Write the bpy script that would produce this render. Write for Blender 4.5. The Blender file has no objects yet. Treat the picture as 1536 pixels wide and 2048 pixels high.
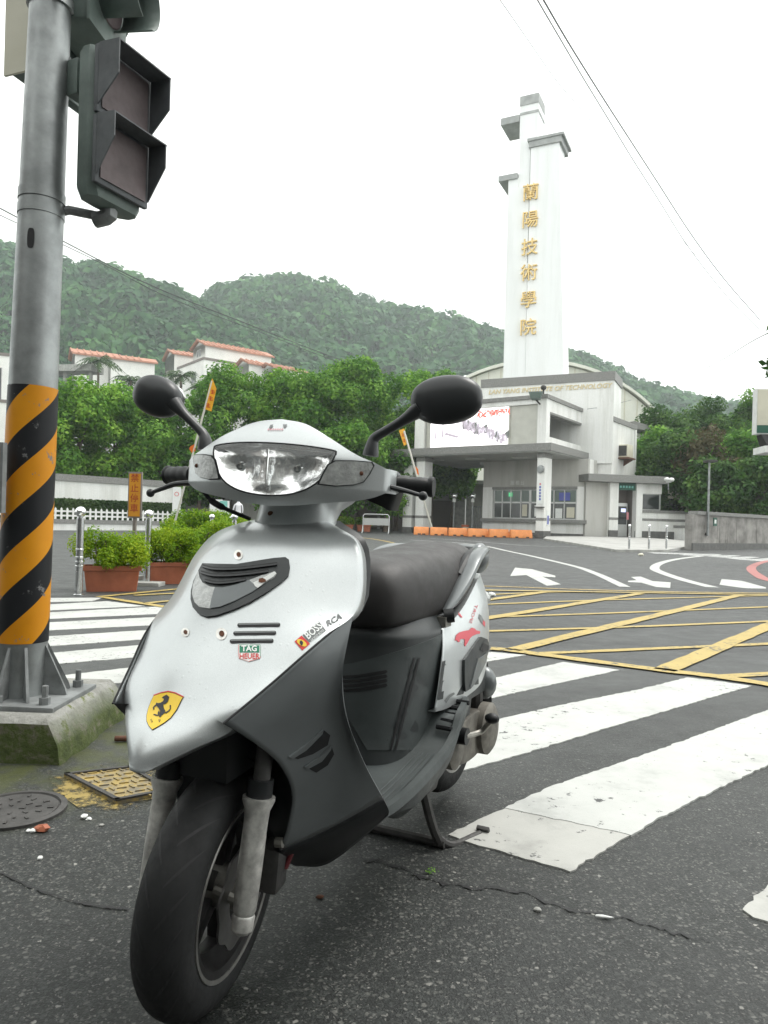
import bpy, bmesh, math, random
from mathutils import Vector, Matrix
R = math.radians
scn = bpy.context.scene
col = scn.collection

# ---------------------------------------------------------------- camera
F, HC, ROLL, U0, V0 = 1450.0, 0.83, R(1.55), 768.0, 1046.0   # focal px, height m, roll, principal point (full-size photo pixels)
CR, SR = math.cos(ROLL), math.sin(ROLL)
cam = bpy.data.cameras.new('camera')
cam.sensor_fit = 'VERTICAL'; cam.sensor_height = 36.0; cam.lens = 36.0 * F / 2048.0
cam.shift_y = (V0 - 1024.0) / 2048.0
cam.clip_start = 0.05; cam.clip_end = 3000.0
camo = bpy.data.objects.new('camera', cam); col.objects.link(camo)
camo.matrix_world = Matrix(((CR, -SR, 0, 0), (0, 0, -1, 0), (SR, CR, 0, HC), (0, 0, 0, 1)))
scn.camera = camo

# ---------------------------------------------------------------- sky (bright overcast) and sun
SUN_EL, SUN_AZ = R(62), R(62)
world = bpy.data.worlds.new('World'); scn.world = world; world.use_nodes = True
wn = world.node_tree.nodes; wl = world.node_tree.links; wn.clear()
wo = wn.new('ShaderNodeOutputWorld'); wb = wn.new('ShaderNodeBackground')
sky = wn.new('ShaderNodeTexSky'); sky.sky_type = 'NISHITA'; sky.sun_disc = False
sky.sun_elevation = SUN_EL; sky.sun_rotation = SUN_AZ; sky.air_density = 1.0; sky.dust_density = 4.0; sky.ozone_density = 1.0
hs = wn.new('ShaderNodeHueSaturation'); hs.inputs['Saturation'].default_value = 0.18
mx = wn.new('ShaderNodeMix'); mx.data_type = 'RGBA'; mx.inputs[0].default_value = 0.72
mx.inputs[7].default_value = (10.0, 10.2, 9.8, 1)      # even cloud deck
wl.new(sky.outputs[0], hs.inputs['Color']); wl.new(hs.outputs[0], mx.inputs[6]); wl.new(mx.outputs[2], wb.inputs['Color'])
wb.inputs['Strength'].default_value = 0.12
wl.new(wb.outputs[0], wo.inputs['Surface'])
sun = bpy.data.lights.new('sun', 'SUN'); sun.energy = 1.3; sun.angle = R(24); sun.color = (1.0, 0.97, 0.92)
suno = bpy.data.objects.new('sun', sun); col.objects.link(suno)
suno.rotation_euler = (R(90) - SUN_EL, 0, -SUN_AZ + math.pi)   # light comes from high on the right, a little ahead
vs = scn.view_settings
vs.view_transform = 'Standard'; vs.look = 'None'; vs.gamma = 1.0; vs.exposure = 0.85; vs.use_curve_mapping = False
scn.cycles.use_denoising = True
scn.cycles.max_bounces = 8; scn.cycles.volume_bounces = 1; scn.cycles.transparent_max_bounces = 12

# ---------------------------------------------------------------- photo pixel -> place
def ab(u, v):
    du, dv = u - U0, v - V0
    return (du * CR + dv * SR) / F, -(-du * SR + dv * CR) / F
def gz(y):                       # the road rises a little towards the gate
    return 0.0 if y < 24 else min((y - 24) * 0.012, 0.45)
def P(u, v, Y):                  # a direction taken to depth Y
    a, b = ab(u, v); return Vector((a * Y, Y, HC + b * Y))
def G(u, v, lift=0.0):           # a direction taken to the ground
    a, b = ab(u, v); z = 0.0
    for _ in range(40):
        t = (z - HC) / b; z = 0.5 * z + 0.5 * gz(t)
    return Vector((a * t, t, gz(t) + lift))
# ---------------------------------------------------------------- scene-building helpers
random.seed(7)
class MB:
    """collects shapes; build() links them as ONE mesh object"""
    def __init__(s): s.v = []; s.f = []
    def add(s, vs, fs):
        o = len(s.v); s.v += [tuple(x) for x in vs]; s.f += [tuple(i + o for i in q) for q in fs]; return s
    def box(s, c, d, m=None):
        hx, hy, hz = d[0] / 2, d[1] / 2, d[2] / 2
        vs = [Vector((sx * hx, sy * hy, sz * hz)) for sz in (-1, 1) for sx, sy in ((-1, -1), (1, -1), (1, 1), (-1, 1))]
        if m is not None: vs = [m @ v for v in vs]
        vs = [v + Vector(c) for v in vs]
        return s.add(vs, [(3, 2, 1, 0), (4, 5, 6, 7), (0, 1, 5, 4), (1, 2, 6, 5), (2, 3, 7, 6), (3, 0, 4, 7)])
    def bbox(s, a, b):
        return s.box([(a[i] + b[i]) / 2 for i in range(3)], [abs(b[i] - a[i]) for i in range(3)])
    def ring(s, rings, close=True, caps=True):
        n = len(rings[0]); o = len(s.v); fs = []
        for r_ in rings: s.v += [tuple(x) for x in r_]
        for i in range(len(rings) - 1):
            for j in range(n if close else n - 1):
                k = (j + 1) % n
                fs.append((o + i * n + j, o + i * n + k, o + (i + 1) * n + k, o + (i + 1) * n + j))
        if caps and close:
            fs.append(tuple(o + j for j in reversed(range(n)))); fs.append(tuple(o + (len(rings) - 1) * n + j for j in range(n)))
        s.f += fs; return s
    def tube(s, pts, r, n=10, caps=True, flat=None):
        pts = [Vector(p) for p in pts]; rs = r if isinstance(r, (list, tuple)) else [r] * len(pts)
        rings = []; up = Vector((0, 0, 1)); prev = None
        for i, p in enumerate(pts):
            t = (pts[min(i + 1, len(pts) - 1)] - pts[max(i - 1, 0)]).normalized()
            if prev is None:
                x = t.cross(up); x = x if x.length > 1e-3 else t.cross(Vector((1, 0, 0)))
            else: x = prev - t * prev.dot(t)
            x.normalize(); prev = x; y = x.cross(t)
            fl = flat if flat else 1.0
            rings.append([p + (x * math.cos(k * 2 * math.pi / n) + y * math.sin(k * 2 * math.pi / n) * fl) * rs[i] for k in range(n)])
        return s.ring(rings, True, caps)
    def cyl(s, a, b, r0, r1=None, n=16): return s.tube([a, b], [r0, r0 if r1 is None else r1], n)
    def lathe(s, prof, c=(0, 0, 0), ax='z', n=24, close=False):
        rings = []
        for rr, h in prof:
            q = []
            for k in range(n):
                a = 2 * math.pi * k / n; x, y = rr * math.cos(a), rr * math.sin(a)
                q.append(Vector(c) + Vector({'z': (x, y, h), 'x': (h, x, y), 'y': (y, h, x)}[ax]))
            rings.append(q)
        if close: rings.append(rings[0])
        return s.ring(rings, True, not close)
    def prism(s, poly, d):
        n = len(poly); d = Vector(d); poly = [Vector(p) for p in poly]
        return s.add(poly + [p + d for p in poly], [tuple(reversed(range(n))), tuple(range(n, 2 * n))] +
                     [(i, (i + 1) % n, n + (i + 1) % n, n + i) for i in range(n)])
    def grid(s, rows, closed=False):
        n = len(rows[0]); o = len(s.v)
        for r_ in rows: s.v += [tuple(x) for x in r_]
        for i in range(len(rows) - 1):
            for j in range(n if closed else n - 1):
                k = (j + 1) % n
                s.f.append((o + i * n + j, o + i * n + k, o + (i + 1) * n + k, o + (i + 1) * n + j))
        return s
    def ellipsoid(s, c, rx, ry, rz, nu=16, nv=10, m=None, p=1.0):
        rows = []
        sg = lambda x: math.copysign(abs(x) ** p, x)
        for i in range(nv + 1):
            t = math.pi * i / nv; row = []
            for j in range(nu):
                a = 2 * math.pi * j / nu
                q = Vector((rx * math.sin(t) * sg(math.cos(a)), ry * math.sin(t) * sg(math.sin(a)), rz * sg(math.cos(t))))
                row.append(Vector(c) + (m @ q if m is not None else q))
            rows.append(row)
        return s.grid(rows, True)
    def xf(s, m, start=0):
        for i in range(start, len(s.v)): s.v[i] = tuple(m @ Vector(s.v[i]))
        return s
    def build(s, name, mat, parent=None, sharp=35, bevel=0, fixn=True, solid=0):
        me = bpy.data.meshes.new(name); me.from_pydata(s.v, [], s.f); me.validate(); me.update()
        if fixn or bevel:
            bm = bmesh.new(); bm.from_mesh(me)
            bmesh.ops.remove_doubles(bm, verts=bm.verts, dist=1e-5)
            if fixn: bmesh.ops.recalc_face_normals(bm, faces=bm.faces)
            if bevel:
                es = [e for e in bm.edges if len(e.link_faces) == 2 and e.calc_face_angle(0) > R(40)]
                bmesh.ops.bevel(bm, geom=es, offset=bevel, segments=2, affect='EDGES', profile=0.6)
            bm.to_mesh(me); bm.free()
        if sharp:
            me.shade_smooth(); me.set_sharp_from_angle(angle=R(sharp))
        me.materials.append(mat)
        o = bpy.data.objects.new(name, me); col.objects.link(o)
        if parent is not None: o.parent = parent
        if solid:
            md = o.modifiers.new('thickness', 'SOLIDIFY'); md.thickness = solid; md.offset = -1
        return o
def tag(o, label=None, cat=None, group=None, kind=None):
    for k, v in (('label', label), ('category', cat), ('group', group), ('kind', kind)):
        if v: o[k] = v
    return o
def thing(name, label, cat, loc=(0, 0, 0), rz=0.0, group=None):
    o = bpy.data.objects.new(name, None); o.empty_display_size = 0.2; col.objects.link(o)
    o.location = loc; o.rotation_euler = (0, 0, rz)
    return tag(o, label, cat, group)
def clone(root, loc=None, rz=None, label=None, scale=None, parent=None):
    c = root.copy(); col.objects.link(c); c.parent = parent
    if loc is not None: c.location = loc
    if rz is not None: c.rotation_euler = (0, 0, rz)
    if scale is not None: c.scale = scale if isinstance(scale, (list, tuple)) else (scale,) * 3
    if label: c['label'] = label
    for ch in list(root.children): clone(ch, parent=c)
    return c
def text_mesh(txt, size, depth=0.0, align='CENTER', bold=0.0, shear=0.0, res=2):
    cu = bpy.data.curves.new('lettering', 'FONT'); cu.body = txt; cu.size = size; cu.extrude = depth
    cu.align_x = align; cu.align_y = 'CENTER'; cu.offset = bold; cu.shear = shear; cu.resolution_u = res
    o = bpy.data.objects.new('lettering', cu); col.objects.link(o)
    dg = bpy.context.evaluated_depsgraph_get(); me = bpy.data.meshes.new_from_object(o.evaluated_get(dg))
    vs = [Vector(v.co) for v in me.vertices]; fs = [tuple(p.vertices) for p in me.polygons]
    bpy.data.objects.remove(o); bpy.data.curves.remove(cu); bpy.data.meshes.remove(me)
    return vs, fs
def letter(name, txt, size, M, mat, parent, depth=0.0, **k):
    vs, fs = text_mesh(txt, size, depth, **k); mb = MB(); mb.add([M @ v for v in vs], fs)
    return mb.build(name, mat, parent, sharp=0, fixn=False)
def frame_m(o, x, y):            # matrix: local x, y in the face, z out of it
    x = Vector(x).normalized(); y = Vector(y).normalized(); z = x.cross(y)
    return Matrix(((x.x, y.x, z.x, o[0]), (x.y, y.y, z.y, o[1]), (x.z, y.z, z.z, o[2]), (0, 0, 0, 1)))
def cr(p, t):                    # catmull-rom through a list of vectors, t in 0..1
    n = len(p) - 1; x = min(max(t, 0), 1) * n; i = min(int(x), n - 1); f = x - i
    a = p[i - 1] if i > 0 else p[0] * 2 - p[1]; b, c = p[i], p[i + 1]; d = p[i + 2] if i + 2 <= n else p[n] * 2 - p[n - 1]
    return (b * 2 + (c - a) * f + (a * 2 - b * 5 + c * 4 - d) * f * f + (b * 3 - a - c * 3 + d) * f ** 3) * 0.5
def curve(p, n): p = [Vector(q) for q in p]; return [cr(p, i / (n - 1)) for i in range(n)]
def patch(rows, nu, nv):         # rows of control points -> smooth grid
    cs = [curve(r_, nu) for r_ in rows]
    return [[cr([c[j] for c in cs], i / (nv - 1)) for j in range(nu)] for i in range(nv)]
def lerp(a, b, t): return a + (b - a) * t
def pl(t, pts):                  # piecewise-linear lookup
    for (x0, y0), (x1, y1) in zip(pts, pts[1:]):
        if t <= x1: return lerp(y0, y1, max(0, (t - x0) / (x1 - x0)))
    return pts[-1][1]
# ---------------------------------------------------------------- procedural materials
def nodes(name):
    m = bpy.data.materials.new(name); m.use_nodes = True
    n, l = m.node_tree.nodes, m.node_tree.links
    return m, n, l, n['Principled BSDF']
def ramp(n, l, src, stops):
    r_ = n.new('ShaderNodeValToRGB'); e = r_.color_ramp.elements
    while len(e) < len(stops): e.new(0.5)
    for el, (p, c) in zip(e, stops): el.position = p; el.color = (*c, 1) if len(c) == 3 else c
    l.new(src, r_.inputs[0]); return r_.outputs[0]
def noise(n, l, vec, scale, detail=4, rough=0.55, dist=0.0):
    t = n.new('ShaderNodeTexNoise'); t.inputs['Scale'].default_value = scale; t.inputs['Detail'].default_value = detail
    t.inputs['Roughness'].default_value = rough; t.inputs['Distortion'].default_value = dist
    if vec is not None: l.new(vec, t.inputs['Vector'])
    return t.outputs['Fac']
def mixc(n, l, fac, a, b, mode='MIX'):
    m = n.new('ShaderNodeMix'); m.data_type = 'RGBA'; m.blend_type = mode
    for sock, val in ((m.inputs[0], fac), (m.inputs[6], a), (m.inputs[7], b)):
        if isinstance(val, (int, float)): sock.default_value = val
        elif isinstance(val, tuple): sock.default_value = (*val, 1)
        else: l.new(val, sock)
    return m.outputs[2]
def coord(n, l, kind='Object'):
    if kind == 'World': return n.new('ShaderNodeNewGeometry').outputs['Position']
    return n.new('ShaderNodeTexCoord').outputs[kind]
def bump(n, l, bsdf, h, strength=0.3, dist=0.01):
    b = n.new('ShaderNodeBump'); b.inputs['Strength'].default_value = strength; b.inputs['Distance'].default_value = dist
    l.new(h, b.inputs['Height']); l.new(b.outputs[0], bsdf.inputs['Normal']); return b
def basic(name, c, rough=0.5, metal=0.0, var=0.0, vscale=8.0, bmp=0.0, bscale=200.0, coat=0.0, spec=0.5, c2=None, space='Object', bdist=0.002):
    m, n, l, b = nodes(name)
    b.inputs['Base Color'].default_value = (*c, 1); b.inputs['Roughness'].default_value = rough; b.inputs['Metallic'].default_value = metal
    b.inputs['Specular IOR Level'].default_value = spec
    if coat: b.inputs['Coat Weight'].default_value = coat; b.inputs['Coat Roughness'].default_value = 0.06
    co = coord(n, l, space)
    if var or c2:
        f = noise(n, l, co, vscale, 5, 0.6)
        hi = c2 if c2 else tuple(min(1, x * (1 + var)) for x in c); lo = c if c2 else tuple(x * (1 - var) for x in c)
        l.new(ramp(n, l, f, [(0.35, lo), (0.65, hi)]), b.inputs['Base Color'])
        g = noise(n, l, co, vscale * 3.1, 6, 0.7); l.new(ramp(n, l, g, [(0.3, (rough * .82,) * 3), (0.7, (min(1, rough * 1.28),) * 3)]), b.inputs['Roughness'])
    if bmp: bump(n, l, b, noise(n, l, co, bscale, 3), bmp, bdist)
    return m
def leafmat(name, c1, c2, c3, trans=0.35, rough=0.62, rnd_=0.34, sc=0.8):
    m, n, l, b = nodes(name)
    g = n.new('ShaderNodeNewGeometry'); w = ramp(n, l, noise(n, l, g.outputs['Position'], sc, 4, .6), [(0.30, (.18,) * 3), (0.70, (.86,) * 3)])
    a = n.new('ShaderNodeMath'); a.operation = 'MULTIPLY_ADD'; l.new(g.outputs['Random Per Island'], a.inputs[0]); a.inputs[1].default_value = rnd_
    l.new(w, a.inputs[2])
    cc = ramp(n, l, a.outputs[0], [(0.28, c1), (0.66, c2), (1.02, c3)])
    l.new(cc, b.inputs['Base Color']); b.inputs['Roughness'].default_value = rough; b.inputs['Specular IOR Level'].default_value = 0.16
    tr = n.new('ShaderNodeBsdfTranslucent'); l.new(cc, tr.inputs['Color'])
    ms = n.new('ShaderNodeMixShader'); ms.inputs[0].default_value = trans
    l.new(b.outputs[0], ms.inputs[1]); l.new(tr.outputs[0], ms.inputs[2]); l.new(ms.outputs[0], n['Material Output'].inputs['Surface'])
    return m

def asphalt():
    m, n, l, b = nodes('wet_asphalt'); co = coord(n, l, 'World')
    wv = n.new('ShaderNodeVectorMath'); wv.operation = 'MULTIPLY_ADD'; wt = n.new('ShaderNodeTexNoise'); wt.inputs['Scale'].default_value = 90; l.new(co, wt.inputs['Vector'])
    l.new(wt.outputs['Color'], wv.inputs[0]); wv.inputs[1].default_value = (.010, .010, .010); l.new(co, wv.inputs[2])
    vo = n.new('ShaderNodeTexVoronoi'); vo.inputs['Scale'].default_value = 92; l.new(wv.outputs[0], vo.inputs['Vector'])
    sp = n.new('ShaderNodeSeparateColor'); l.new(vo.outputs['Color'], sp.inputs[0])
    v2 = n.new('ShaderNodeTexVoronoi'); v2.inputs['Scale'].default_value = 260; l.new(wv.outputs[0], v2.inputs['Vector']); sp2 = n.new('ShaderNodeSeparateColor'); l.new(v2.outputs['Color'], sp2.inputs[0])
    fineagg = ramp(n, l, sp2.outputs[1], [(0.0, (.006, .007, .007)), (0.55, (.016, .019, .018)), (0.9, (.045, .048, .046)), (1.0, (.16, .155, .145))])
    stone = ramp(n, l, vo.outputs['Distance'], [(0.30, (1, 1, 1)), (0.50, (0, 0, 0))])
    agg = ramp(n, l, sp.outputs[0], [(0.0, (.007, .008, .008)), (0.45, (.015, .018, .017)), (0.74, (.038, .042, .040)), (0.90, (.095, .095, .088)), (0.985, (.14, .138, .13)), (1.0, (.32, .31, .29))])
    agg = mixc(n, l, stone, fineagg, agg)
    big = noise(n, l, co, 0.55, 5, 0.6); med = noise(n, l, co, 5.0, 5, 0.65)
    tint = ramp(n, l, big, [(0.3, (.64, .66, .66)), (0.7, (1.02, 1.02, 1.0))])
    c1 = mixc(n, l, 1.0, agg, tint, 'MULTIPLY')
    mpx = n.new('ShaderNodeMapping'); mpx.inputs['Rotation'].default_value = (0, 0, .35); mpx.inputs['Scale'].default_value = (.16, 1.5, 1); l.new(co, mpx.inputs[0])
    trk = ramp(n, l, noise(n, l, mpx.outputs[0], 1.1, 5, 0.6), [(0.30, (.62, .62, .62)), (0.48, (1, 1, 1)), (0.72, (1.24, 1.24, 1.22))])
    t2 = ramp(n, l, med, [(0.3, (.82, .82, .82)), (0.7, (1.12, 1.12, 1.12))]); c2 = mixc(n, l, 1.0, c1, t2, 'MULTIPLY')
    # far road surface is finer and paler
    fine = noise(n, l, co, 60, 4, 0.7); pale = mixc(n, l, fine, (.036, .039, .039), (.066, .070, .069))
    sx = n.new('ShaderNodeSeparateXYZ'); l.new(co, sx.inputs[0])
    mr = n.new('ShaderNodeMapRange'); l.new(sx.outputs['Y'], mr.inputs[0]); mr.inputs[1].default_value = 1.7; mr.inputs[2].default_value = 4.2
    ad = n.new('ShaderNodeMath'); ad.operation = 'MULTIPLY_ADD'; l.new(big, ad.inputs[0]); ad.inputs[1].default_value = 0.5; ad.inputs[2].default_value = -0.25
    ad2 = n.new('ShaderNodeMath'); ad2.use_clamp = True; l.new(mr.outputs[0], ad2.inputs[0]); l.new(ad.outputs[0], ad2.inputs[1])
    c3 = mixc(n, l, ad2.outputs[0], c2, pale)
    # moss and silt gathered round the signal footing
    vm = n.new('ShaderNodeVectorMath'); vm.operation = 'DISTANCE'; l.new(co, vm.inputs[0]); vm.inputs[1].default_value = (-1.15, 2.55, 0)
    md = n.new('ShaderNodeMapRange'); l.new(vm.outputs['Value'], md.inputs[0]); md.inputs[1].default_value = 0.75; md.inputs[2].default_value = 0.25; md.inputs[3].default_value = 0; md.inputs[4].default_value = 1
    mm = n.new('ShaderNodeMath'); mm.operation = 'MULTIPLY'; l.new(md.outputs[0], mm.inputs[0])
    l.new(ramp(n, l, noise(n, l, co, 9, 6, 0.7), [(0.38, (0, 0, 0)), (0.6, (1, 1, 1))]), mm.inputs[1])
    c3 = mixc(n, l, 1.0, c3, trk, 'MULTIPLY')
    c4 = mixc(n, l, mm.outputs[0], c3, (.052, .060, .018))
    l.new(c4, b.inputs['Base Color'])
    l.new(ramp(n, l, med, [(0.3, (.46,) * 3), (0.7, (.66,) * 3)]), b.inputs['Roughness'])
    b.inputs['Specular IOR Level'].default_value = 0.45
    hb = mixc(n, l, 0.35, sp.outputs[0], noise(n, l, co, 240, 3))
    bump(n, l, b, hb, 0.9, 0.006)
    return m
def paint(name, c, wear=0.50, under=(.05, .052, .052), soft=0.04, centre=None):
    m, n, l, b = nodes(name); co = coord(n, l, 'World')
    f = noise(n, l, co, 26, 8, 0.72); g = noise(n, l, co, 2.2, 4)
    s = n.new('ShaderNodeMath'); s.operation = 'MULTIPLY_ADD'; l.new(g, s.inputs[0]); s.inputs[1].default_value = 0.35; l.new(f, s.inputs[2])
    if centre:                      # sprayed on: cover thins out away from the middle
        vm = n.new('ShaderNodeVectorMath'); vm.operation = 'DISTANCE'; l.new(co, vm.inputs[0]); vm.inputs[1].default_value = centre
        mr = n.new('ShaderNodeMapRange'); l.new(vm.outputs['Value'], mr.inputs[0]); mr.inputs[1].default_value = .12; mr.inputs[2].default_value = .36; mr.inputs[3].default_value = 0; mr.inputs[4].default_value = .45
        s2 = n.new('ShaderNodeMath'); s2.operation = 'SUBTRACT'; l.new(s.outputs[0], s2.inputs[0]); l.new(mr.outputs[0], s2.inputs[1]); s = s2
    w = ramp(n, l, s.outputs[0], [(wear, (1, 1, 1)), (wear + soft, (0, 0, 0))])
    dirt = ramp(n, l, noise(n, l, co, 3.5, 6, 0.7), [(0.28, tuple(x * .66 for x in c)), (0.45, tuple(x * .9 for x in c)), (0.66, c)])
    l.new(mixc(n, l, w, dirt, under), b.inputs['Base Color']); b.inputs['Roughness'].default_value = 0.55
    bump(n, l, b, noise(n, l, co, 170, 3), 0.25, 0.002)
    if centre:                      # where the paint has gone the asphalt itself shows
        tr = n.new('ShaderNodeBsdfTransparent'); ms = n.new('ShaderNodeMixShader'); l.new(w, ms.inputs[0]); l.new(b.outputs[0], ms.inputs[1]); l.new(tr.outputs[0], ms.inputs[2]); l.new(ms.outputs[0], n['Material Output'].inputs['Surface'])
    return m
def tiles(name, c, su=0.1, sv=0.045, grout=0.82, var=0.05, streak=1.0):
    """small facing tiles: brick texture laid along the wall's own length and height"""
    m, n, l, b = nodes(name); co = coord(n, l, 'Object')
    sx = n.new('ShaderNodeSeparateXYZ'); l.new(co, sx.inputs[0]); ad = n.new('ShaderNodeMath'); ad.operation = 'ADD'
    l.new(sx.outputs['X'], ad.inputs[0]); l.new(sx.outputs['Y'], ad.inputs[1])
    cb = n.new('ShaderNodeCombineXYZ'); l.new(ad.outputs[0], cb.inputs[0]); l.new(sx.outputs['Z'], cb.inputs[1])
    br = n.new('ShaderNodeTexBrick'); l.new(cb.outputs[0], br.inputs['Vector'])
    br.inputs['Scale'].default_value = 1.0; br.inputs['Brick Width'].default_value = su; br.inputs['Row Height'].default_value = sv
    br.inputs['Mortar Size'].default_value = 0.004; br.offset = 0.0
    br.inputs['Color1'].default_value = (*c, 1); br.inputs['Color2'].default_value = (*[x * (1 - var) for x in c], 1); br.inputs['Mortar'].default_value = (*[x * grout for x in c], 1)
    mp = n.new('ShaderNodeMapping'); mp.inputs['Scale'].default_value = (1.2, 1.2, 0.12); l.new(co, mp.inputs[0])
    st = ramp(n, l, noise(n, l, mp.outputs[0], 1.3, 6, 0.65), [(0.30, tuple(1 - (1 - k) * streak for k in (.76, .76, .73))), (0.5, tuple(1 - (1 - k) * streak for k in (.95, .95, .94))), (0.6, (1, 1, 1))])
    l.new(mixc(n, l, 1.0, br.outputs[0], st, 'MULTIPLY'), b.inputs['Base Color']); b.inputs['Roughness'].default_value = 0.4
    return m

M = {}
M['asphalt'] = asphalt()
M['white_paint'] = paint('white_road_paint', (.47, .48, .46), 0.515)
M['old_white'] = paint('old_white_road_paint', (.42, .42, .395), 0.53)
M['faded_white'] = paint('faded_white_road_paint', (.45, .46, .45), 0.62)
M['yellow_paint'] = paint('yellow_road_paint', (.43, .32, .095), 0.56)
M['faded_yellow'] = paint('faded_yellow_road_paint', (.40, .29, .10), 0.6)
M['red_paint'] = paint('red_road_paint', (.36, .12, .11), 0.50)
M['kerb_yellow'] = paint('flaking_yellow_paint', (.36, .26, .075), 0.60, (.17, .145, .095), .14)
M['yellow_dust'] = paint('scuffed_yellow_overspray', (.30, .22, .055), 0.50, (.028, .030, .028), .20, (-.82, 2.22, 0))
M['concrete'] = basic('concrete', (.34, .34, .32), .8, var=.22, vscale=3, bmp=.3, bscale=60)
M['pale_concrete'] = basic('pale_concrete_paving', (.35, .35, .335), .8, var=.16, vscale=1.2, bmp=.2, bscale=40, space='World')
M['weathered'] = basic('weathered_concrete_wall', (.26, .25, .235), .85, var=.35, vscale=1.6, bmp=.3, bscale=30)
M['granite'] = basic('grey_granite_band', (.215, .215, .205), .55, var=.28, vscale=18, bmp=.1)
M['tower_grey'] = basic('pale_grey_cap', (.36, .375, .37), .6, var=.15, vscale=2)
M['dark_band'] = basic('dark_grey_tile', (.105, .105, .10), .5, var=.2, vscale=6)
M['tile_white'] = tiles('white_facing_tile', (.85, .86, .84))
M['tile_booth'] = tiles('white_booth_tile', (.86, .865, .845))
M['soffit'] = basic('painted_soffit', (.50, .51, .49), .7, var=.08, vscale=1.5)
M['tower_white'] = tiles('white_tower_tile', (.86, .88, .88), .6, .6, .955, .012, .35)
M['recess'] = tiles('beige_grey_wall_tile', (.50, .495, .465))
M['panel_beige'] = basic('beige_metal_panel', (.50, .50, .45), .45, var=.06, vscale=2)
M['gold'] = basic('gilded_letter', (.80, .60, .26), .45, .25, var=.15, vscale=4)
M['gold_dull'] = basic('dull_gilded_letter', (.66, .56, .34), .5, .2)
M['glass_dark'] = basic('dark_window_glass', (.020, .026, .026), .08, 0, spec=.7)
M['glass_green'] = basic('green_tinted_glass', (.03, .07, .05), .08, 0, spec=.7)
M['alu'] = basic('aluminium_frame', (.48, .49, .48), .4, .6)
M['steel'] = basic('stainless_steel', (.56, .57, .57), .22, 1.0, var=.06, vscale=20)
M['galv'] = basic('galvanised_pole_steel', (.29, .305, .305), .42, .75, var=.22, vscale=7, bmp=.1, bscale=50)
M['galv_dark'] = basic('dull_galvanised_plate', (.20, .21, .21), .6, .45, var=.3, vscale=9)
M['signal_green'] = basic('dull_green_signal_housing', (.115, .15, .135), .55, 0, var=.18, vscale=6)
M['signal_visor'] = basic('dark_signal_visor', (.082, .09, .096), .6, 0, var=.15, vscale=9)
M['signal_dark'] = basic('signal_mask', (.125, .098, .100), .6, var=.15, vscale=10)
M['rubber'] = basic('tyre_rubber', (.0125, .0128, .0132), .62, spec=.3, var=.25, vscale=14, bmp=.15, bscale=90)
M['black_plastic'] = basic('black_plastic', (.010, .011, .012), .45, spec=.35, bmp=.1, bscale=500)
M['mirror_shell'] = basic('satin_black_mirror_shell', (.020, .022, .024), .36, bmp=.06, bscale=700, bdist=.001)
M['grey_plastic'] = basic('dark_grey_plastic', (.030, .034, .035), .42, var=.12, vscale=8, bmp=.12, bscale=420, bdist=.001)
M['floor_plastic'] = basic('grey_floorboard_plastic', (.045, .053, .053), .5, var=.15, vscale=9, bmp=.15, bscale=300, bdist=.001)
M['lower_grey'] = basic('gunmetal_leg_shield_paint', (.135, .147, .15), .34, .40, var=.08, vscale=6, coat=.3)
M['seat'] = basic('brown_black_seat_vinyl', (.0245, .0222, .0218), .52, var=.1, vscale=5, bmp=.2, bscale=350, bdist=.001)
M['alloy'] = basic('dull_cast_alloy', (.27, .26, .235), .45, .8, var=.22, vscale=25, bmp=.1, bscale=120)
M['fork_alloy'] = basic('corroded_fork_alloy', (.70, .685, .65), .42, .8, var=.28, vscale=40, bmp=.15, bscale=180)
M['engine'] = basic('grubby_engine_casting', (.15, .14, .122), .55, .5, var=.35, vscale=18)
M['rim'] = basic('dark_painted_rim', (.022, .021, .021), .4, .5, var=.2, vscale=20)
M['rim_lip'] = basic('machined_rim_edge', (.42, .41, .39), .32, .9, var=.2, vscale=30)
M['disc'] = basic('brake_disc_steel', (.22, .215, .21), .35, .9, var=.15, vscale=20)
M['chrome'] = basic('chrome_reflector', (.88, .90, .90), .09, 1.0)
M['reflector'] = basic('faceted_headlight_reflector', (.96, .97, .97), .20, .92, bmp=.3, bscale=70, bdist=.003)
M['signal_lens'] = basic('clear_ribbed_signal_lens', (.40, .41, .40), .16, .15, var=.22, vscale=60, bmp=.5, bscale=140, coat=.6, bdist=.003)
M['red_hose'] = basic('dark_red_hose', (.10, .012, .016), .5)
M['rust'] = basic('rusty_metal', (.11, .045, .025), .8, var=.4, vscale=20)
M['iron'] = basic('cast_iron', (.060, .058, .056), .6, .3, var=.3, vscale=12, bmp=.3, bscale=90)
M['orange_black'] = None
M['terracotta'] = basic('terracotta_plastic', (.34, .105, .052), .6, var=.18, vscale=5)
M['barrier_orange'] = basic('faded_orange_plastic', (.70, .255, .075), .55, var=.14, vscale=2.5)
M['sign_orange'] = basic('orange_sign_sheet', (.60, .255, .010), .5, var=.1, vscale=3)
M['flag_yellow'] = basic('yellow_flag_cloth', (.80, .40, .02), .7, var=.1, vscale=8)
M['flag_red'] = basic('red_flag_print', (.55, .06, .01), .7)
M['flag_orange'] = basic('orange_ribbon', (.72, .16, .01), .7)
M['sign_red'] = basic('faded_red_lettering', (.36, .040, .012), .6)
M['bamboo'] = basic('pale_pole', (.62, .61, .54), .6)
M['white_enamel'] = basic('white_enamel', (.72, .73, .71), .45, var=.08, vscale=6)
M['soil'] = basic('potting_soil', (.035, .025, .016), .9)
M['bark'] = basic('grey_brown_bark', (.11, .085, .062), .85, var=.35, vscale=4, bmp=.5, bscale=14, bdist=.03)
M['leaf_row'] = leafmat('broadleaf_foliage', (.028, .095, .012), (.085, .220, .026), (.23, .42, .065))
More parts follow.
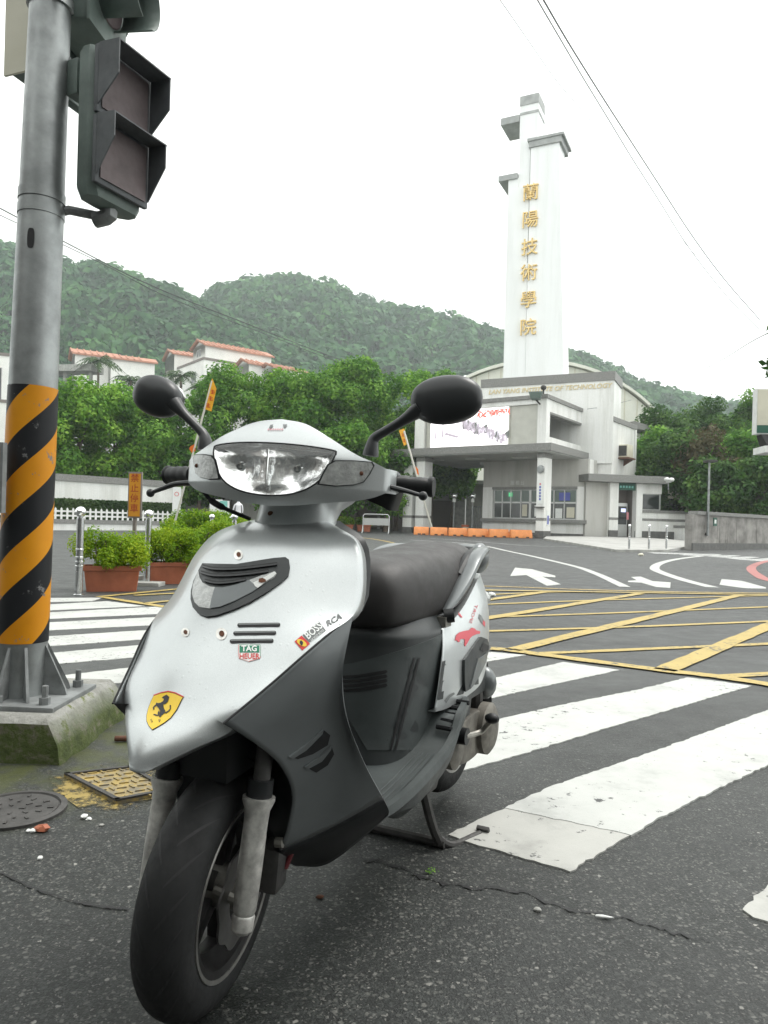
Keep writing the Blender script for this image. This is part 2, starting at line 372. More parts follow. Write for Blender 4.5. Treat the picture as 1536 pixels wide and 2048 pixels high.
M['leaf_lush'] = leafmat('fresh_broadleaf_foliage', (.038, .120, .012), (.115, .275, .024), (.30, .50, .070))
M['leaf_dark'] = leafmat('dark_evergreen_foliage', (.016, .052, .010), (.044, .115, .022), (.12, .22, .045))
M['leaf_dry'] = leafmat('dry_brownish_twigs', (.050, .042, .020), (.080, .070, .030), (.11, .11, .045))
M['leaf_shrub'] = leafmat('yellow_green_shrub_foliage', (.050, .13, .006), (.15, .29, .010), (.36, .46, .022), .4)
M['leaf_hedge'] = leafmat('clipped_hedge_foliage', (.016, .040, .010), (.032, .072, .016), (.060, .10, .03), .25)
M['leaf_hill'] = leafmat('hillside_forest_foliage', (.006, .038, .012), (.022, .096, .028), (.075, .20, .052), .25, .62, .30, .075)
M['leaf_palm'] = leafmat('palm_frond', (.020, .050, .016), (.040, .085, .026), (.075, .125, .04), .3)
M['hill'] = basic('hillside_soil_and_undergrowth', (.022, .042, .014), .95, var=.4, vscale=.05, space='World')
M['lawn'] = basic('lawn', (.035, .065, .018), .95, var=.3, vscale=.6, space='World')
M['roof_red'] = basic('terracotta_roof', (.40, .19, .125), .7, var=.15, vscale=1.2)
M['house_white'] = basic('cream_white_render', (.80, .80, .76), .7, var=.06, vscale=.4)
M['house_trim'] = basic('grey_brown_trim', (.19, .165, .15), .7)
M['hall_roof'] = basic('pale_cream_roof_sheet', (.70, .71, .63), .5, var=.08, vscale=.3)
M['sign_green'] = basic('dark_green_sign', (.012, .090, .055), .5)
M['sign_white'] = basic('white_sign_sheet', (.76, .78, .76), .5, var=.05)
M['sign_cream'] = basic('cream_sign_sheet', (.58, .56, .45), .5, var=.06, vscale=2)
M['ink'] = basic('dark_print', (.03, .032, .05), .6)
M['blue_print'] = basic('blue_print', (.10, .12, .40), .6)
M['pink_print'] = basic('pink_print', (.60, .25, .28), .6)
M['teal_print'] = basic('teal_print', (.20, .52, .46), .6)
M['black'] = basic('deep_black', (.006, .006, .007), .6)
M['cable'] = basic('overhead_cable', (.05, .052, .055), .6)
M['moss'] = None
def silver():
    m, n, l, b = nodes('silver_metallic_paint'); co = coord(n, l, 'Object')
    b.inputs['Metallic'].default_value = 0.68; b.inputs['Roughness'].default_value = 0.36
    fl = noise(n, l, co, 900, 2); dirt = noise(n, l, co, 7, 6, 0.65)
    c = ramp(n, l, dirt, [(0.28, (.50, .525, .53)), (0.6, (.55, .575, .578))])
    l.new(mixc(n, l, 0.10, c, ramp(n, l, fl, [(0.4, (.3, .32, .32)), (0.6, (.95, .97, .97))])), b.inputs['Base Color'])
    b.inputs['Coat Weight'].default_value = 0.35; b.inputs['Coat Roughness'].default_value = 0.10
    # rain beads left on the paint
    vo = n.new('ShaderNodeTexVoronoi'); vo.inputs['Scale'].default_value = 130; vo.inputs['Randomness'].default_value = 1.0; l.new(co, vo.inputs['Vector'])
    d = ramp(n, l, vo.outputs['Distance'], [(0.0, (1, 1, 1)), (0.26, (.6, .6, .6)), (0.34, (0, 0, 0))])
    sp = n.new('ShaderNodeSeparateColor'); l.new(vo.outputs['Color'], sp.inputs[0])
    k = ramp(n, l, sp.outputs[1], [(0.86, (0, 0, 0)), (0.9, (1, 1, 1))])
    bump(n, l, b, mixc(n, l, 1.0, d, k, 'MULTIPLY'), 0.22, 0.0012)
    return m
def hazard(r=0.088, pitch=0.28):
    m, n, l, b = nodes('black_and_orange_warning_sleeve'); co = coord(n, l, 'Object')
    sx = n.new('ShaderNodeSeparateXYZ'); l.new(co, sx.inputs[0])
    at = n.new('ShaderNodeMath'); at.operation = 'ARCTAN2'; l.new(sx.outputs['Y'], at.inputs[0]); l.new(sx.outputs['X'], at.inputs[1])
    k = n.new('ShaderNodeMath'); k.operation = 'MULTIPLY_ADD'; l.new(at.outputs[0], k.inputs[0]); k.inputs[1].default_value = -2 * pitch / (2 * math.pi); l.new(sx.outputs['Z'], k.inputs[2])
    dv = n.new('ShaderNodeMath'); dv.operation = 'DIVIDE'; l.new(k.outputs[0], dv.inputs[0]); dv.inputs[1].default_value = pitch
    fr = n.new('ShaderNodeMath'); fr.operation = 'FRACT'; l.new(dv.outputs[0], fr.inputs[0])
    gt = n.new('ShaderNodeMath'); gt.operation = 'GREATER_THAN'; l.new(fr.outputs[0], gt.inputs[0]); gt.inputs[1].default_value = 0.5
    sc = ramp(n, l, noise(n, l, co, 14, 7, 0.7), [(0.605, (1, 1, 1)), (0.65, (0, 0, 0))])
    org = ramp(n, l, noise(n, l, co, 5, 5), [(0.3, (.52, .20, .004)), (0.7, (.62, .26, .008))])
    c = mixc(n, l, gt.outputs[0], org, (.011, .012, .014))
    l.new(mixc(n, l, sc, (.16, .16, .16), c), b.inputs['Base Color']); b.inputs['Roughness'].default_value = 0.45; b.inputs['Specular IOR Level'].default_value = 0.25
    return m
def mossy():
    m, n, l, b = nodes('moss_grown_concrete'); co = coord(n, l, 'World')
    g = n.new('ShaderNodeNewGeometry'); sx = n.new('ShaderNodeSeparateXYZ'); l.new(g.outputs['Normal'], sx.inputs[0])
    top = ramp(n, l, sx.outputs['Z'], [(0.3, (0, 0, 0)), (0.8, (1, 1, 1))])
    gr = ramp(n, l, noise(n, l, co, 16, 7, 0.7), [(0.32, (.030, .042, .012)), (0.52, (.060, .082, .016)), (0.66, (.13, .12, .09))])
    cc = ramp(n, l, noise(n, l, co, 11, 6, 0.7), [(0.3, (.17, .17, .15)), (0.58, (.30, .30, .28)), (0.66, (.12, .14, .04))])
    l.new(mixc(n, l, top, gr, cc), b.inputs['Base Color']); b.inputs['Roughness'].default_value = 0.9
    bump(n, l, b, noise(n, l, co, 40, 6, 0.7), 0.7, 0.02)
    return m
def clear_glass(name, tint=(1, 1, 1), rough=0.02):
    m, n, l, b = nodes(name)
    tr = n.new('ShaderNodeBsdfTransparent'); tr.inputs[0].default_value = (*tint, 1)
    gl = n.new('ShaderNodeBsdfGlossy'); gl.inputs['Roughness'].default_value = rough
    lw = n.new('ShaderNodeLayerWeight'); lw.inputs['Blend'].default_value = 0.5       # thin sheet: same gloss from both sides
    pw = n.new('ShaderNodeMath'); pw.operation = 'POWER'; l.new(lw.outputs['Facing'], pw.inputs[0]); pw.inputs[1].default_value = 5.0
    fr = n.new('ShaderNodeMath'); fr.operation = 'MULTIPLY_ADD'; l.new(pw.outputs[0], fr.inputs[0]); fr.inputs[1].default_value = 0.8; fr.inputs[2].default_value = 0.05
    ms = n.new('ShaderNodeMixShader'); l.new(fr.outputs[0], ms.inputs[0]); l.new(tr.outputs[0], ms.inputs[1]); l.new(gl.outputs[0], ms.inputs[2])
    l.new(ms.outputs[0], n['Material Output'].inputs['Surface']); n.remove(b)
    return m
def emit(name, c, s=1.0, base=(.02, .02, .02)):
    m, n, l, b = nodes(name); b.inputs['Base Color'].default_value = (*base, 1); b.inputs['Roughness'].default_value = .4
    b.inputs['Emission Color'].default_value = (*c, 1); b.inputs['Emission Strength'].default_value = s
    return m
def brake_tyre():
    m = M['rubber']; return m
M['silver'] = silver(); M['hazard'] = hazard(); M['moss'] = mossy()
M['lens'] = clear_glass('headlight_glass'); M['lamp_lens'] = clear_glass('smoked_lamp_lens', (.62, .64, .64))
M['led_white'] = emit('led_screen_white', (1, .97, .99), 1.35)
M['led_grey'] = emit('led_screen_grey', (.34, .30, .34), 1.0); M['led_pale'] = emit('led_screen_pale', (.62, .58, .66), 1.1)
M['led_red'] = emit('led_screen_red', (.95, .10, .07), 1.1); M['led_dark'] = emit('led_screen_dark', (.10, .11, .10), 1.0)
M['atm_glow'] = emit('lit_machine_screen', (.50, .55, .85), 1.1); M['green_glow'] = emit('lit_green_lamp', (.05, .42, .16), 1.0)
# stickers
M['st_yellow'] = basic('yellow_sticker', (.78, .52, .012), .35, coat=.4); M['st_red'] = basic('red_sticker', (.62, .035, .03), .4)
M['st_black'] = basic('black_sticker', (.012, .012, .016), .4); M['st_green'] = basic('green_sticker', (.02, .22, .12), .4)
M['st_white'] = basic('white_sticker', (.80, .82, .80), .4); M['st_grey'] = basic('grey_sticker', (.16, .17, .17), .4); M['cat_red'] = basic('faded_red_decal', (.60, .075, .10), .4)
# ---------------------------------------------------------------- ground, road markings
mb = MB(); ys = [-40, -12, -4, 0, 2, 4, 8, 16, 24, 30, 36, 42, 48, 54, 60, 61.5, 80, 140, 260, 420, 700, 1100]; xs = [-700, -300, -120, -60, -30, -12, -4, 0, 4, 12, 30, 60, 120, 300, 700]
mb.grid([[(x, y, gz(y)) for x in xs] for y in ys])
road = mb.build('road', M['asphalt'], sharp=0); tag(road, kind='structure')
road['label'] = 'wet dark grey asphalt junction with road markings'
rnd = random.Random(3)
def gpoly(name, px, mat, lift=0.004, jag=0.0, thick=True, step=0.022):
    pts = [G(u, v) for u, v in px]; out = []
    for a, b in zip(pts, pts[1:] + pts[:1]):
        d = (b - a).length; n = max(1, min(140, int(d / step))) if jag else max(1, int(d / 3))
        for i in range(n):
            q = a.lerp(b, i / n)
            if jag and i: q = q + Vector((rnd.uniform(-jag, jag), rnd.uniform(-jag, jag), 0))
            out.append(Vector((q.x, q.y, gz(q.y) + lift)))
    bm = bmesh.new(); vs = [bm.verts.new(q) for q in out]; f = bm.faces.new(vs)
    if f.normal.z < 0: f.normal_flip()
    bmesh.ops.triangulate(bm, faces=[f])
    if thick:
        es = [e for e in bm.edges if len(e.link_faces) == 1]
        r_ = bmesh.ops.extrude_edge_only(bm, edges=es)
        for e in r_['geom']:
            if isinstance(e, bmesh.types.BMVert): e.co.z -= lift + 0.002
    me = bpy.data.meshes.new(name); bm.to_mesh(me); bm.free(); me.materials.append(mat)
    o = bpy.data.objects.new(name, me); col.objects.link(o); o.parent = road
    return o
def gline(name, px, w, mat, lift=0.004, jag=0.0, seg=0.6):
    pts = [G(u, v) for u, v in px]
    if len(pts) > 2: pts = curve(pts, len(pts) * 5)
    fine = []
    for a, b in zip(pts, pts[1:]):
        n = max(1, int((b - a).length / seg)); fine += [a.lerp(b, i / n) for i in range(n)]
    fine.append(pts[-1]); L_, R_ = [], []
    for i, p in enumerate(fine):
        t = fine[min(i + 1, len(fine) - 1)] - fine[max(i - 1, 0)]; nrm = Vector((-t.y, t.x, 0)).normalized()
        for lst, sg in ((L_, 1), (R_, -1)):
            q = p + nrm * sg * (w / 2 + rnd.uniform(-jag, jag)); lst.append((q.x, q.y, gz(q.y) + lift))
    mb = MB(); mb.grid([L_, R_]); o = mb.build(name, mat, road, sharp=0); return o
# zebra crossing, right of the scooter
S = 'crosswalk_stripe'
gpoly(S, [(1485, 1822), (1536, 1772), (1640, 1690), (1800, 1720), (1680, 1800), (1536, 1846), (1507, 1838)], M['old_white'], jag=.004, step=.02)
gpoly(S, [(897, 1672), (955, 1642), (1015, 1617), (1262, 1672), (1238, 1684), (1140, 1746), (1068, 1724), (958, 1694)], M['old_white'], .004, .004, step=.02)
gpoly(S, [(1010, 1619), (1100, 1576), (1297, 1509), (1431, 1460), (1536, 1422), (1700, 1372), (1800, 1415), (1536, 1532), (1453, 1572), (1310, 1643), (1262, 1674)], M['white_paint'], .0055, .004, step=.02)
gpoly(S, [(800, 1490), (957, 1449), (1118, 1412), (1279, 1380), (1375, 1356), (1440, 1364), (1503, 1373), (1400, 1403), (1250, 1447), (1197, 1463), (1050, 1508), (912, 1547), (760, 1590)], M['white_paint'], .004, .0045)
gpoly(S, [(850, 1393), (973, 1361), (1126, 1325), (1239, 1341), (1110, 1369), (981, 1398), (850, 1428)], M['white_paint'], .004, .0045)
gpoly(S, [(880, 1335), (981, 1305), (1052, 1311), (981, 1323), (880, 1348)], M['white_paint'], .004, .0045)
# zebra crossing, left of the scooter
for q in ([(40, 1197), (205, 1196), (183, 1203), (40, 1206)], [(40, 1213), (215, 1203), (290, 1213), (88, 1222), (40, 1224)],
          [(40, 1229), (90, 1226), (312, 1214), (420, 1208), (440, 1221), (312, 1229), (90, 1239), (40, 1242)],
          [(40, 1248), (90, 1246), (312, 1235), (440, 1228), (450, 1242), (312, 1251), (90, 1262), (40, 1265)],
          [(40, 1277), (90, 1274), (312, 1260), (440, 1251), (450, 1268), (312, 1278), (90, 1294), (40, 1297)],
          [(40, 1312), (90, 1308), (281, 1291), (440, 1276), (450, 1298), (281, 1315), (90, 1331), (40, 1336)],
          [(108, 1354), (255, 1337), (430, 1316), (440, 1342), (255, 1365), (125, 1381)],
          [(182, 1404), (245, 1394), (430, 1366), (440, 1398), (245, 1434), (196, 1441)]):
    gpoly(S, q, M['white_paint'], .004, .0045)
# yellow no-stopping box
B_ = 'yellow_box_line'
for px, w in (([(981, 1299), (1018, 1302), (1142, 1319), (1328, 1343), (1433, 1355), (1536, 1371), (1640, 1388)], .11), ([(1328, 1343), (1440, 1295), (1560, 1243)], .13),
              ([(1023, 1302), (1230, 1252), (1330, 1228), (1483, 1190)], .12), ([(960, 1240), (1072, 1222), (1212, 1199), (1281, 1188)], .12), ([(960, 1203), (1103, 1183)], .12)):
    gline(B_, px, w, M['yellow_paint'], .009, .007, .15)
for px in ([(1052, 1309), (1300, 1299), (1600, 1286)], [(960, 1264), (1250, 1255), (1600, 1241)], [(960, 1236), (1250, 1226), (1600, 1212)], [(960, 1210), (1231, 1200), (1600, 1190)], [(1433, 1355), (1600, 1346)],
           [(960, 1191), (1110, 1185), (1300, 1187)]):
    gline(B_, px, .08, M['yellow_paint'], .0065, .006)
gline(B_, [(940, 1181), (1173, 1185), (1360, 1188), (1600, 1192)], .12, M['yellow_paint'], .0115, .006)
gline(B_, [(940, 1172), (1040, 1175), (1140, 1179), (1330, 1184), (1600, 1188)], .12, M['faded_yellow'], .006, .006)
for px in ([(197, 1195), (345, 1180), (420, 1172)], [(208, 1196), (329, 1215), (420, 1230)], [(268, 1192), (345, 1188), (430, 1185)], [(290, 1208), (340, 1203), (430, 1197)]):
    gline(B_, px, .09, M['yellow_paint'], .0085, .004)
gline('yellow_lane_line', [(640, 1070), (681, 1072), (745, 1078), (806, 1090), (850, 1100)], .16, M['yellow_paint'])
# white lane lines, arrows, give-way curve
gline('white_lane_line', [(820, 1080), (940, 1088), (1018, 1103), (1134, 1129), (1188, 1146), (1250, 1174)], .16, M['white_paint'])
gline('white_lane_line', [(860, 1077), (940, 1082), (1049, 1091), (1153, 1094)], .16, M['faded_white'])
gline('white_lane_line', [(1425, 1175), (1367, 1160), (1320, 1144), (1309, 1136), (1320, 1127), (1351, 1119), (1398, 1113), (1440, 1110)], .2, M['white_paint'])
gline('red_lane_line', [(1600, 1108), (1536, 1122), (1508, 1131), (1503, 1140), (1518, 1152), (1536, 1160), (1600, 1175)], .2, M['red_paint'])
def z6(pts): return [(940 + .388 * x, 1020 + .388 * y) for x, y in pts]
gpoly('lane_arrow', z6([(232, 298), (320, 306), (440, 340), (440, 348), (372, 344), (468, 384), (396, 391), (290, 336), (207, 341)]), M['white_paint'])
gpoly('lane_arrow', z6([(830, 346), (880, 344), (942, 368), (1034, 374), (1032, 403), (960, 398), (885, 376), (815, 372), (815, 366), (860, 363)]), M['white_paint'])
gpoly('lane_arrow', z6([(1297, 357), (1400, 366), (1525, 400), (1525, 406), (1440, 405), (1400, 402), (1286, 386)]), M['white_paint'])
def zk(pts): return [(1120 + .271 * x, 1040 + .271 * y) for x, y in pts]
for q in ([(630, 238), (900, 244), (1050, 250), (960, 256), (700, 248)], [(880, 256), (1100, 250), (1195, 255), (1060, 267), (930, 264)], [(1050, 266), (1250, 260), (1335, 264), (1200, 279)], [(1200, 278), (1390, 270), (1475, 275), (1340, 295)], [(1340, 294), (1560, 280), (1640, 284), (1480, 305)]):
    gpoly('far_crosswalk_stripe', zk(q), M['faded_white'])
# seal crack between two asphalt pours
cpx = [(700, 1716), (770, 1727), (850, 1757), (930, 1775), (1040, 1785), (1130, 1818), (1240, 1836), (1310, 1855), (1350, 1868), (1420, 1885)]
cp = curve([G(u, v) for u, v in cpx], 170); mb = MB(); a_, b_ = [], []
for i, p in enumerate(cp):
    w = (.0012 + .007 * max(0, math.sin(i * .31) * math.sin(i * .83 + 1)) + .004 * rnd.random() ** 2) * (1 if 8 < i < 160 else .3)
    j = rnd.uniform(-.004, .004) + .006 * math.sin(i * .5); a_.append((p.x, p.y + j + w, .003)); b_.append((p.x, p.y + j - w, .003))
mb.grid([a_, b_]); mb.build('asphalt_crack', M['black'], road, sharp=0)
cpx = [(0, 1745), (60, 1775), (130, 1800), (200, 1815), (255, 1820)]
cp = curve([G(u, v) for u, v in cpx], 40); mb = MB()
mb.grid([[(p.x, p.y + .006 * rnd.random(), .003) for p in cp], [(p.x, p.y - .006 * rnd.random(), .003) for p in cp]]); mb.build('asphalt_crack', M['black'], road, sharp=0)
# paving apron in front of the gatehouse, with its kerb
ap = [(1088, 1080), (1150, 1090), (1231, 1104), (1257, 1104.5), (1297, 1104.5), (1340, 1104), (1372, 1098), (1383, 1090)]
edge = [G(u, v) for u, v in ap]
back = [Vector((9.3, 41.5, .33)), Vector((10.6, 42.5, .35)), Vector((12.0, 43.2, .38)), Vector((13.2, 43.6, .38)), Vector((14.5, 44, .38)), Vector((15.5, 44, .38)), Vector((16.5, 43, .35)), Vector((17.5, 42, .3))]
mb = MB(); rows = [[Vector((e.x, e.y, gz(e.y) - .02)) for e in edge], [Vector((e.x, e.y, gz(e.y) + .10)) for e in edge]]
rows += [[e.lerp(b, t) + Vector((0, 0, lerp(.10, 0, t))) for e, b in zip(edge, back)] for t in (.02, .35, .7, 1)]
mb.grid(rows); tag(mb.build('pavement', M['pale_concrete'], sharp=20), kind='structure')['label'] = 'pale concrete pavement apron before the white gatehouse'
mb = MB(); mb.grid([[Vector((e.x, e.y, gz(e.y) - .02)) + Vector((-.06, -.10, 0)) for e in edge], [Vector((e.x, e.y, gz(e.y) + .09)) + Vector((-.06, -.10, 0)) for e in edge], [Vector((e.x, e.y, gz(e.y) + .105)) + Vector((-.03, -.03, 0)) for e in edge], [Vector((e.x, e.y, gz(e.y) + .104)) + Vector((.03, .06, 0)) for e in edge]])
tag(mb.build('kerb', M['concrete'], sharp=30), kind='structure')['label'] = 'worn concrete kerb along the gatehouse pavement'
# lawns behind the walls
for nm, q in (('lawn', [(-90, 34.6), (-3.4, 50), (-3, 62), (-90, 62)]), ('planted_bank', [(19, 37), (60, 45), (60, 70), (19, 60)])):
    mb = MB(); mb.add([(x, y, gz(y) + .02) for x, y in q], [(0, 1, 2, 3)]); tag(mb.build(nm, M['lawn'], sharp=0), kind='structure')
# ---------------------------------------------------------------- foliage, hills, far houses
import numpy as np
rg = np.random.default_rng(11)
def rdir(n):
    d = rg.normal(size=(n, 3)); return d / np.linalg.norm(d, axis=1, keepdims=True)
def leafmesh(name, C, N, size, mat, parent=None, aspect=0.55):
    """many small pointed leaf faces: centres C, facing N"""
    n = len(C); size = np.asarray(size).reshape(-1, 1) * np.ones((n, 1))
    t = np.cross(N, rdir(n)); t /= np.linalg.norm(t, axis=1, keepdims=True) + 1e-9; b = np.cross(N, t)
    bend = N * size * 0.12
    V = np.stack([C - t * size, C + b * size * aspect + bend, C + t * size, C - b * size * aspect + bend], axis=1).reshape(-1, 3)
    me = bpy.data.meshes.new(name); me.vertices.add(n * 4); me.vertices.foreach_set('co', V.astype('f').ravel())
    me.loops.add(n * 4); me.loops.foreach_set('vertex_index', np.arange(n * 4, dtype='i'))
    me.polygons.add(n); me.polygons.foreach_set('loop_start', np.arange(0, n * 4, 4, dtype='i'))
    me.update(calc_edges=True); me.validate(); me.materials.append(mat)
    o = bpy.data.objects.new(name, me); col.objects.link(o)
    if parent is not None: o.parent = parent
    return o
def crown_points(lobes, per_m2, fill=0.45):
    Cs, Ns = [], []
    for (c, r_) in lobes:
        r_ = np.array(r_ if isinstance(r_, (tuple, list)) else (r_, r_, r_)); n = int(per_m2 * 4 * math.pi * (r_.prod() ** (2 / 3)))
        d = rdir(n); k = (fill + (1 - fill) * rg.random((n, 1)) ** 0.5) * (1 + 0.12 * rg.normal(size=(n, 1)))
        Cs.append(np.array(c) + d * r_ * k); nn = d * 0.7 + rdir(n) * 0.7 + np.array((0, 0, .35)); Ns.append(nn / np.linalg.norm(nn, axis=1, keepdims=True))
    return np.concatenate(Cs), np.concatenate(Ns)
def make_lobes(rx, rz, h, n, rs, seed):
    q = random.Random(seed); out = []
    for i in range(n):
        a = q.uniform(0, 2 * math.pi); rr = q.random() ** .5 * rx * .75; zz = q.uniform(-.8, .85)
        k = math.sqrt(max(.15, 1 - zz * zz)); s = q.uniform(.7, 1.15) * rs
        out.append(((rr * k * math.cos(a), rr * k * math.sin(a), h + zz * rz), (s, s, s * .8)))
    return out
def tree(name, label, loc, height, rx, crown_h, mat, leaf=.26, dens=16, seed=1, group=None, rs=.42, nl=26, trunk_r=.14):
    t = thing(name, label, 'tree', loc, 0, group); q = random.Random(seed)
    ch = crown_h / 2; h = height - ch
    lob = make_lobes(rx, ch * .95, h, nl, rs * rx, seed)
    C, N = crown_points(lob, dens); leafmesh('crown', C, N, leaf * (0.6 + 0.7 * rg.random(len(C))), mat, t)
    mb = MB(); top = Vector((q.uniform(-.3, .3), q.uniform(-.3, .3), h)); mid = Vector((q.uniform(-.2, .2), q.uniform(-.2, .2), h * .5))
    tr = curve([(0, 0, -.1), mid, top], 7); mb.tube(tr, [trunk_r * (1.25 - .8 * i / 6) for i in range(7)], 8)
    mb.build('trunk', M['bark'], t)
    for (c, r_) in lob[:7]:
        k = q.uniform(.45, .8); s0 = Vector((mid + (top - mid) * k)); e = Vector(c); m_ = s0.lerp(e, .5) + Vector((0, 0, .25))
        MB().tube(curve([s0, m_, e], 5), [trunk_r * .45 * (1 - .17 * i) for i in range(5)], 6).build('limb', M['bark'], t)
    return t
# --- hills
def hill(name, label, prof, Yr, Yf, z0, Yb):
    top = curve([P(u, v, Yr) for u, v in prof], 60); rows = []
    for k in range(15):
        t = k / 14; zf = t ** 0.85 * (1 - .12 * math.sin(t * 6.3)); row = []
        for i, p in enumerate(top):
            y = lerp(Yf, Yr, t); x = p.x * lerp(Yf / Yr, 1, t); wob = 5 * math.sin(i * .7 + k * .9) * math.sin(t * math.pi)
            row.append((x, y + wob, lerp(z0, p.z - 11.5, zf)))
        rows.append(row)
    rows.append([(p.x * Yb / Yr, Yb, (p.z - 11.5) * .55) for p in top]); rows.append([(p.x * Yb / Yr, Yb + 90, 0) for p in top])
    mb = MB(); mb.grid(rows); o = mb.build(name, M['hill'], sharp=0); tag(o, label, None, None, 'structure')
    return rows
hA = hill('hill', 'forested hill ridge rising behind the campus houses', [(-260, 470), (-80, 478), (0, 486), (60, 503), (115, 515), (170, 524), (230, 530), (300, 552), (360, 580), (420, 604), (480, 640), (560, 690), (650, 740)], 330, 165, 8, 400)
hB = hill('hill', 'rounded forested hill with a long slope down to the right', [(180, 700), (300, 650), (400, 608), (440, 592), (500, 568), (560, 562), (620, 567), (700, 590), (800, 626), (900, 640), (960, 655), (1010, 672), (1140, 708), (1200, 728), (1260, 763), (1310, 774), (1380, 795), (1450, 808), (1650, 830)], 450, 190, 6, 540)
def forest(name, label, rows, n, rmin, rmax, seed, per=62):
    q = np.random.default_rng(seed); A = np.array([[tuple(v) for v in r_] for r_ in rows[:16]]); nr, nc, _ = A.shape
    a = q.random(n) ** .9 * (nr - 1.05); b = q.random(n) * (nc - 1.001); i, j = a.astype(int), b.astype(int); fa, fb = (a - i)[:, None], (b - j)[:, None]
    c = (A[i, j] * (1 - fa) + A[i + 1, j] * fa) * (1 - fb) + (A[i, j + 1] * (1 - fa) + A[i + 1, j + 1] * fa) * fb
    rad = rmin + (rmax - rmin) * q.random((n, 1)) ** 1.5; c[:, 2:] += rad * .55
    d = rdir(n * per).reshape(n, per, 3); d[:, :, 2] = np.abs(d[:, :, 2]) * 1.0 - .25
    pts = c[:, None, :] + d * rad[:, None, :] * np.array((1, 1, .85)) * (0.75 + .35 * q.random((n, per, 1)))
    nn = (d + rdir(n * per).reshape(n, per, 3) * .55 + np.array((0, 0, .3))).reshape(-1, 3); nn /= np.linalg.norm(nn, axis=1, keepdims=True)
    sz = (rad[:, None, :] * (0.15 + .15 * q.random((n, per, 1)))).reshape(-1, 1)
    o = leafmesh(name, pts.reshape(-1, 3), nn, sz, M['leaf_hill'], None, .7); tag(o, label, None, None, 'stuff')
forest('forest', 'dense green woodland covering the left hill ridge', hA, 2300, 2.2, 7.0, 5)
forest('forest', 'dense green woodland covering the rounded hill', hB, 3600, 2.6, 8.6, 6)
# --- houses on the slope, terracotta roofs
def house(name, label, near, az, L_, W_, zb, zt, roof=None, wins=(), trim=True, over=.5):
    """near: top near corner; long side runs along az (from +Y to the right), gable side runs to the left"""
    t = thing(name, label, 'building', (near.x, near.y, zb), -az + math.pi / 2)     # local x along the long side, local y to the back-left
    h = zt - zb; mb = MB(); mb.bbox((0, 0, 0), (L_, W_, h))
    if roof: mb.prism([(0, 0, h), (0, W_, h), (0, W_ / 2, h + roof)], (L_, 0, 0))
    mb.build('wall', M['house_white'], t, sharp=20)
    if roof:
        for sgn, y0 in ((1, 0), (-1, W_)):
            mb = MB(); e = Vector((0, -over * sgn, -over * roof / (W_ / 2))); a = Vector((-over, y0, h)) + e; r_ = Vector((-over, W_ / 2, h + roof + .12)); dx = Vector((L_ + 2 * over, 0, 0))
            mb.prism([a, a + Vector((0, 0, .3)), r_ + Vector((0, 0, .25)), r_ - Vector((0, 0, .05))], dx); o = mb.build('roof', M['roof_red'], t, sharp=20)
            rb = MB()
            for k in range(int(L_ / 1.1)):
                p = Vector((k * 1.1, 0, .33)); rb.tube([a + p, r_ + p - Vector((0, 0, .05))], .16, 5)
            rb.build('roof_tile_ridges', M['roof_red'], o)
    if trim:
        for zz in ([h * .99, h * .52] if not roof else [h * .05]):
            mb = MB(); mb.bbox((-.12, -.12, zz - .25), (L_ + .1, W_ + .1, zz + .22)); mb.build('trim_band', M['house_trim'], t, sharp=20)
    for (face, p, z, w, hh) in wins:
        for nm, mt, g, d in (('window', M['alu'], .0, .05), ):
            mb = MB()
            if face == 'L': mb.bbox((-.05, p, z), (.05, p + w, z + hh))
            else: mb.bbox((p, -.05, z), (p + w, .05, z + hh))
            o = mb.build('window', M['alu'], t, sharp=20); pm = MB()
            for k in (0, 1):
                x0, x1 = p + .1 + k * (w - .1) / 2, p + (k + 1) * (w - .1) / 2
                if face == 'L': pm.bbox((-.08, x0, z + .1), (-.03, x1, z + hh - .1))
                else: pm.bbox((x0, -.08, z + .1), (x1, -.03, z + hh - .1))
            pm.build('pane', M['glass_dark'], o, sharp=20)
    return t
c1 = P(408, 714, 140); house('campus_building', 'white campus block with grey trim bands below the red gabled storey', c1, R(52), 13, 19, 10, c1.z, None, [('L', 3.5, 17.5, 2.2, 2.2), ('F', 2, 8, 2, 2), ('L', 9, 12, 2, 2)])
c2 = P(411, 690, 141); house('campus_building', 'tall white gabled storey with long red tiled roof above trim band', c2, R(52), 14.5, 5.8, c1.z - .3, c2.z, 1.15, [('L', 2.0, 1.0, .7, 1.4), ('L', 3.2, 1.0, .7, 1.4)])
c3 = P(349, 708, 150); house('campus_building', 'small white gabled house with red roof left of the tall storey', c3, R(60), 8, 8, 20, c3.z, 1.3, [('F', 2.8, 6.5, 1.6, 1.7)])
c4 = P(498, 727, 139); house('campus_building', 'low white gabled wing right of the tall gabled storey', c4, R(52), 5, 5, 15, c4.z, .9)
c5 = P(548, 735, 138); house('campus_building', 'low white wing showing above the treetops', c5, R(52), 7, 5, 15, c5.z, .8)
c6 = P(150, 707, 128); house('campus_building', 'white gabled house with red roof behind the tall palm', c6, R(62), 7, 6, 12, c6.z, 1.1, [('L', 2, 8, 1.4, 2)])
c7 = P(222, 716, 128); house('campus_building', 'white house with low red roof right of the tall palm', c7, R(62), 7.5, 4, 12, c7.z, .75)
c8 = P(-30, 703, 110); house('campus_building', 'plain white block behind the signal pole', c8, R(70), 4.2, 8, 10, c8.z, None, [('F', 1.6, 8, .8, 5)])
t = thing('walkway_canopy', 'long grey flat canopy roof between palms and pole', 'canopy', (P(130, 735, 100).x, 100, 8), R(-12))
mb = MB(); zc = P(130, 733, 100).z - 8; mb.bbox((-6, 0, zc - .6), (4, 3, zc + .3)); mb.build('roof_slab', M['concrete'], t)
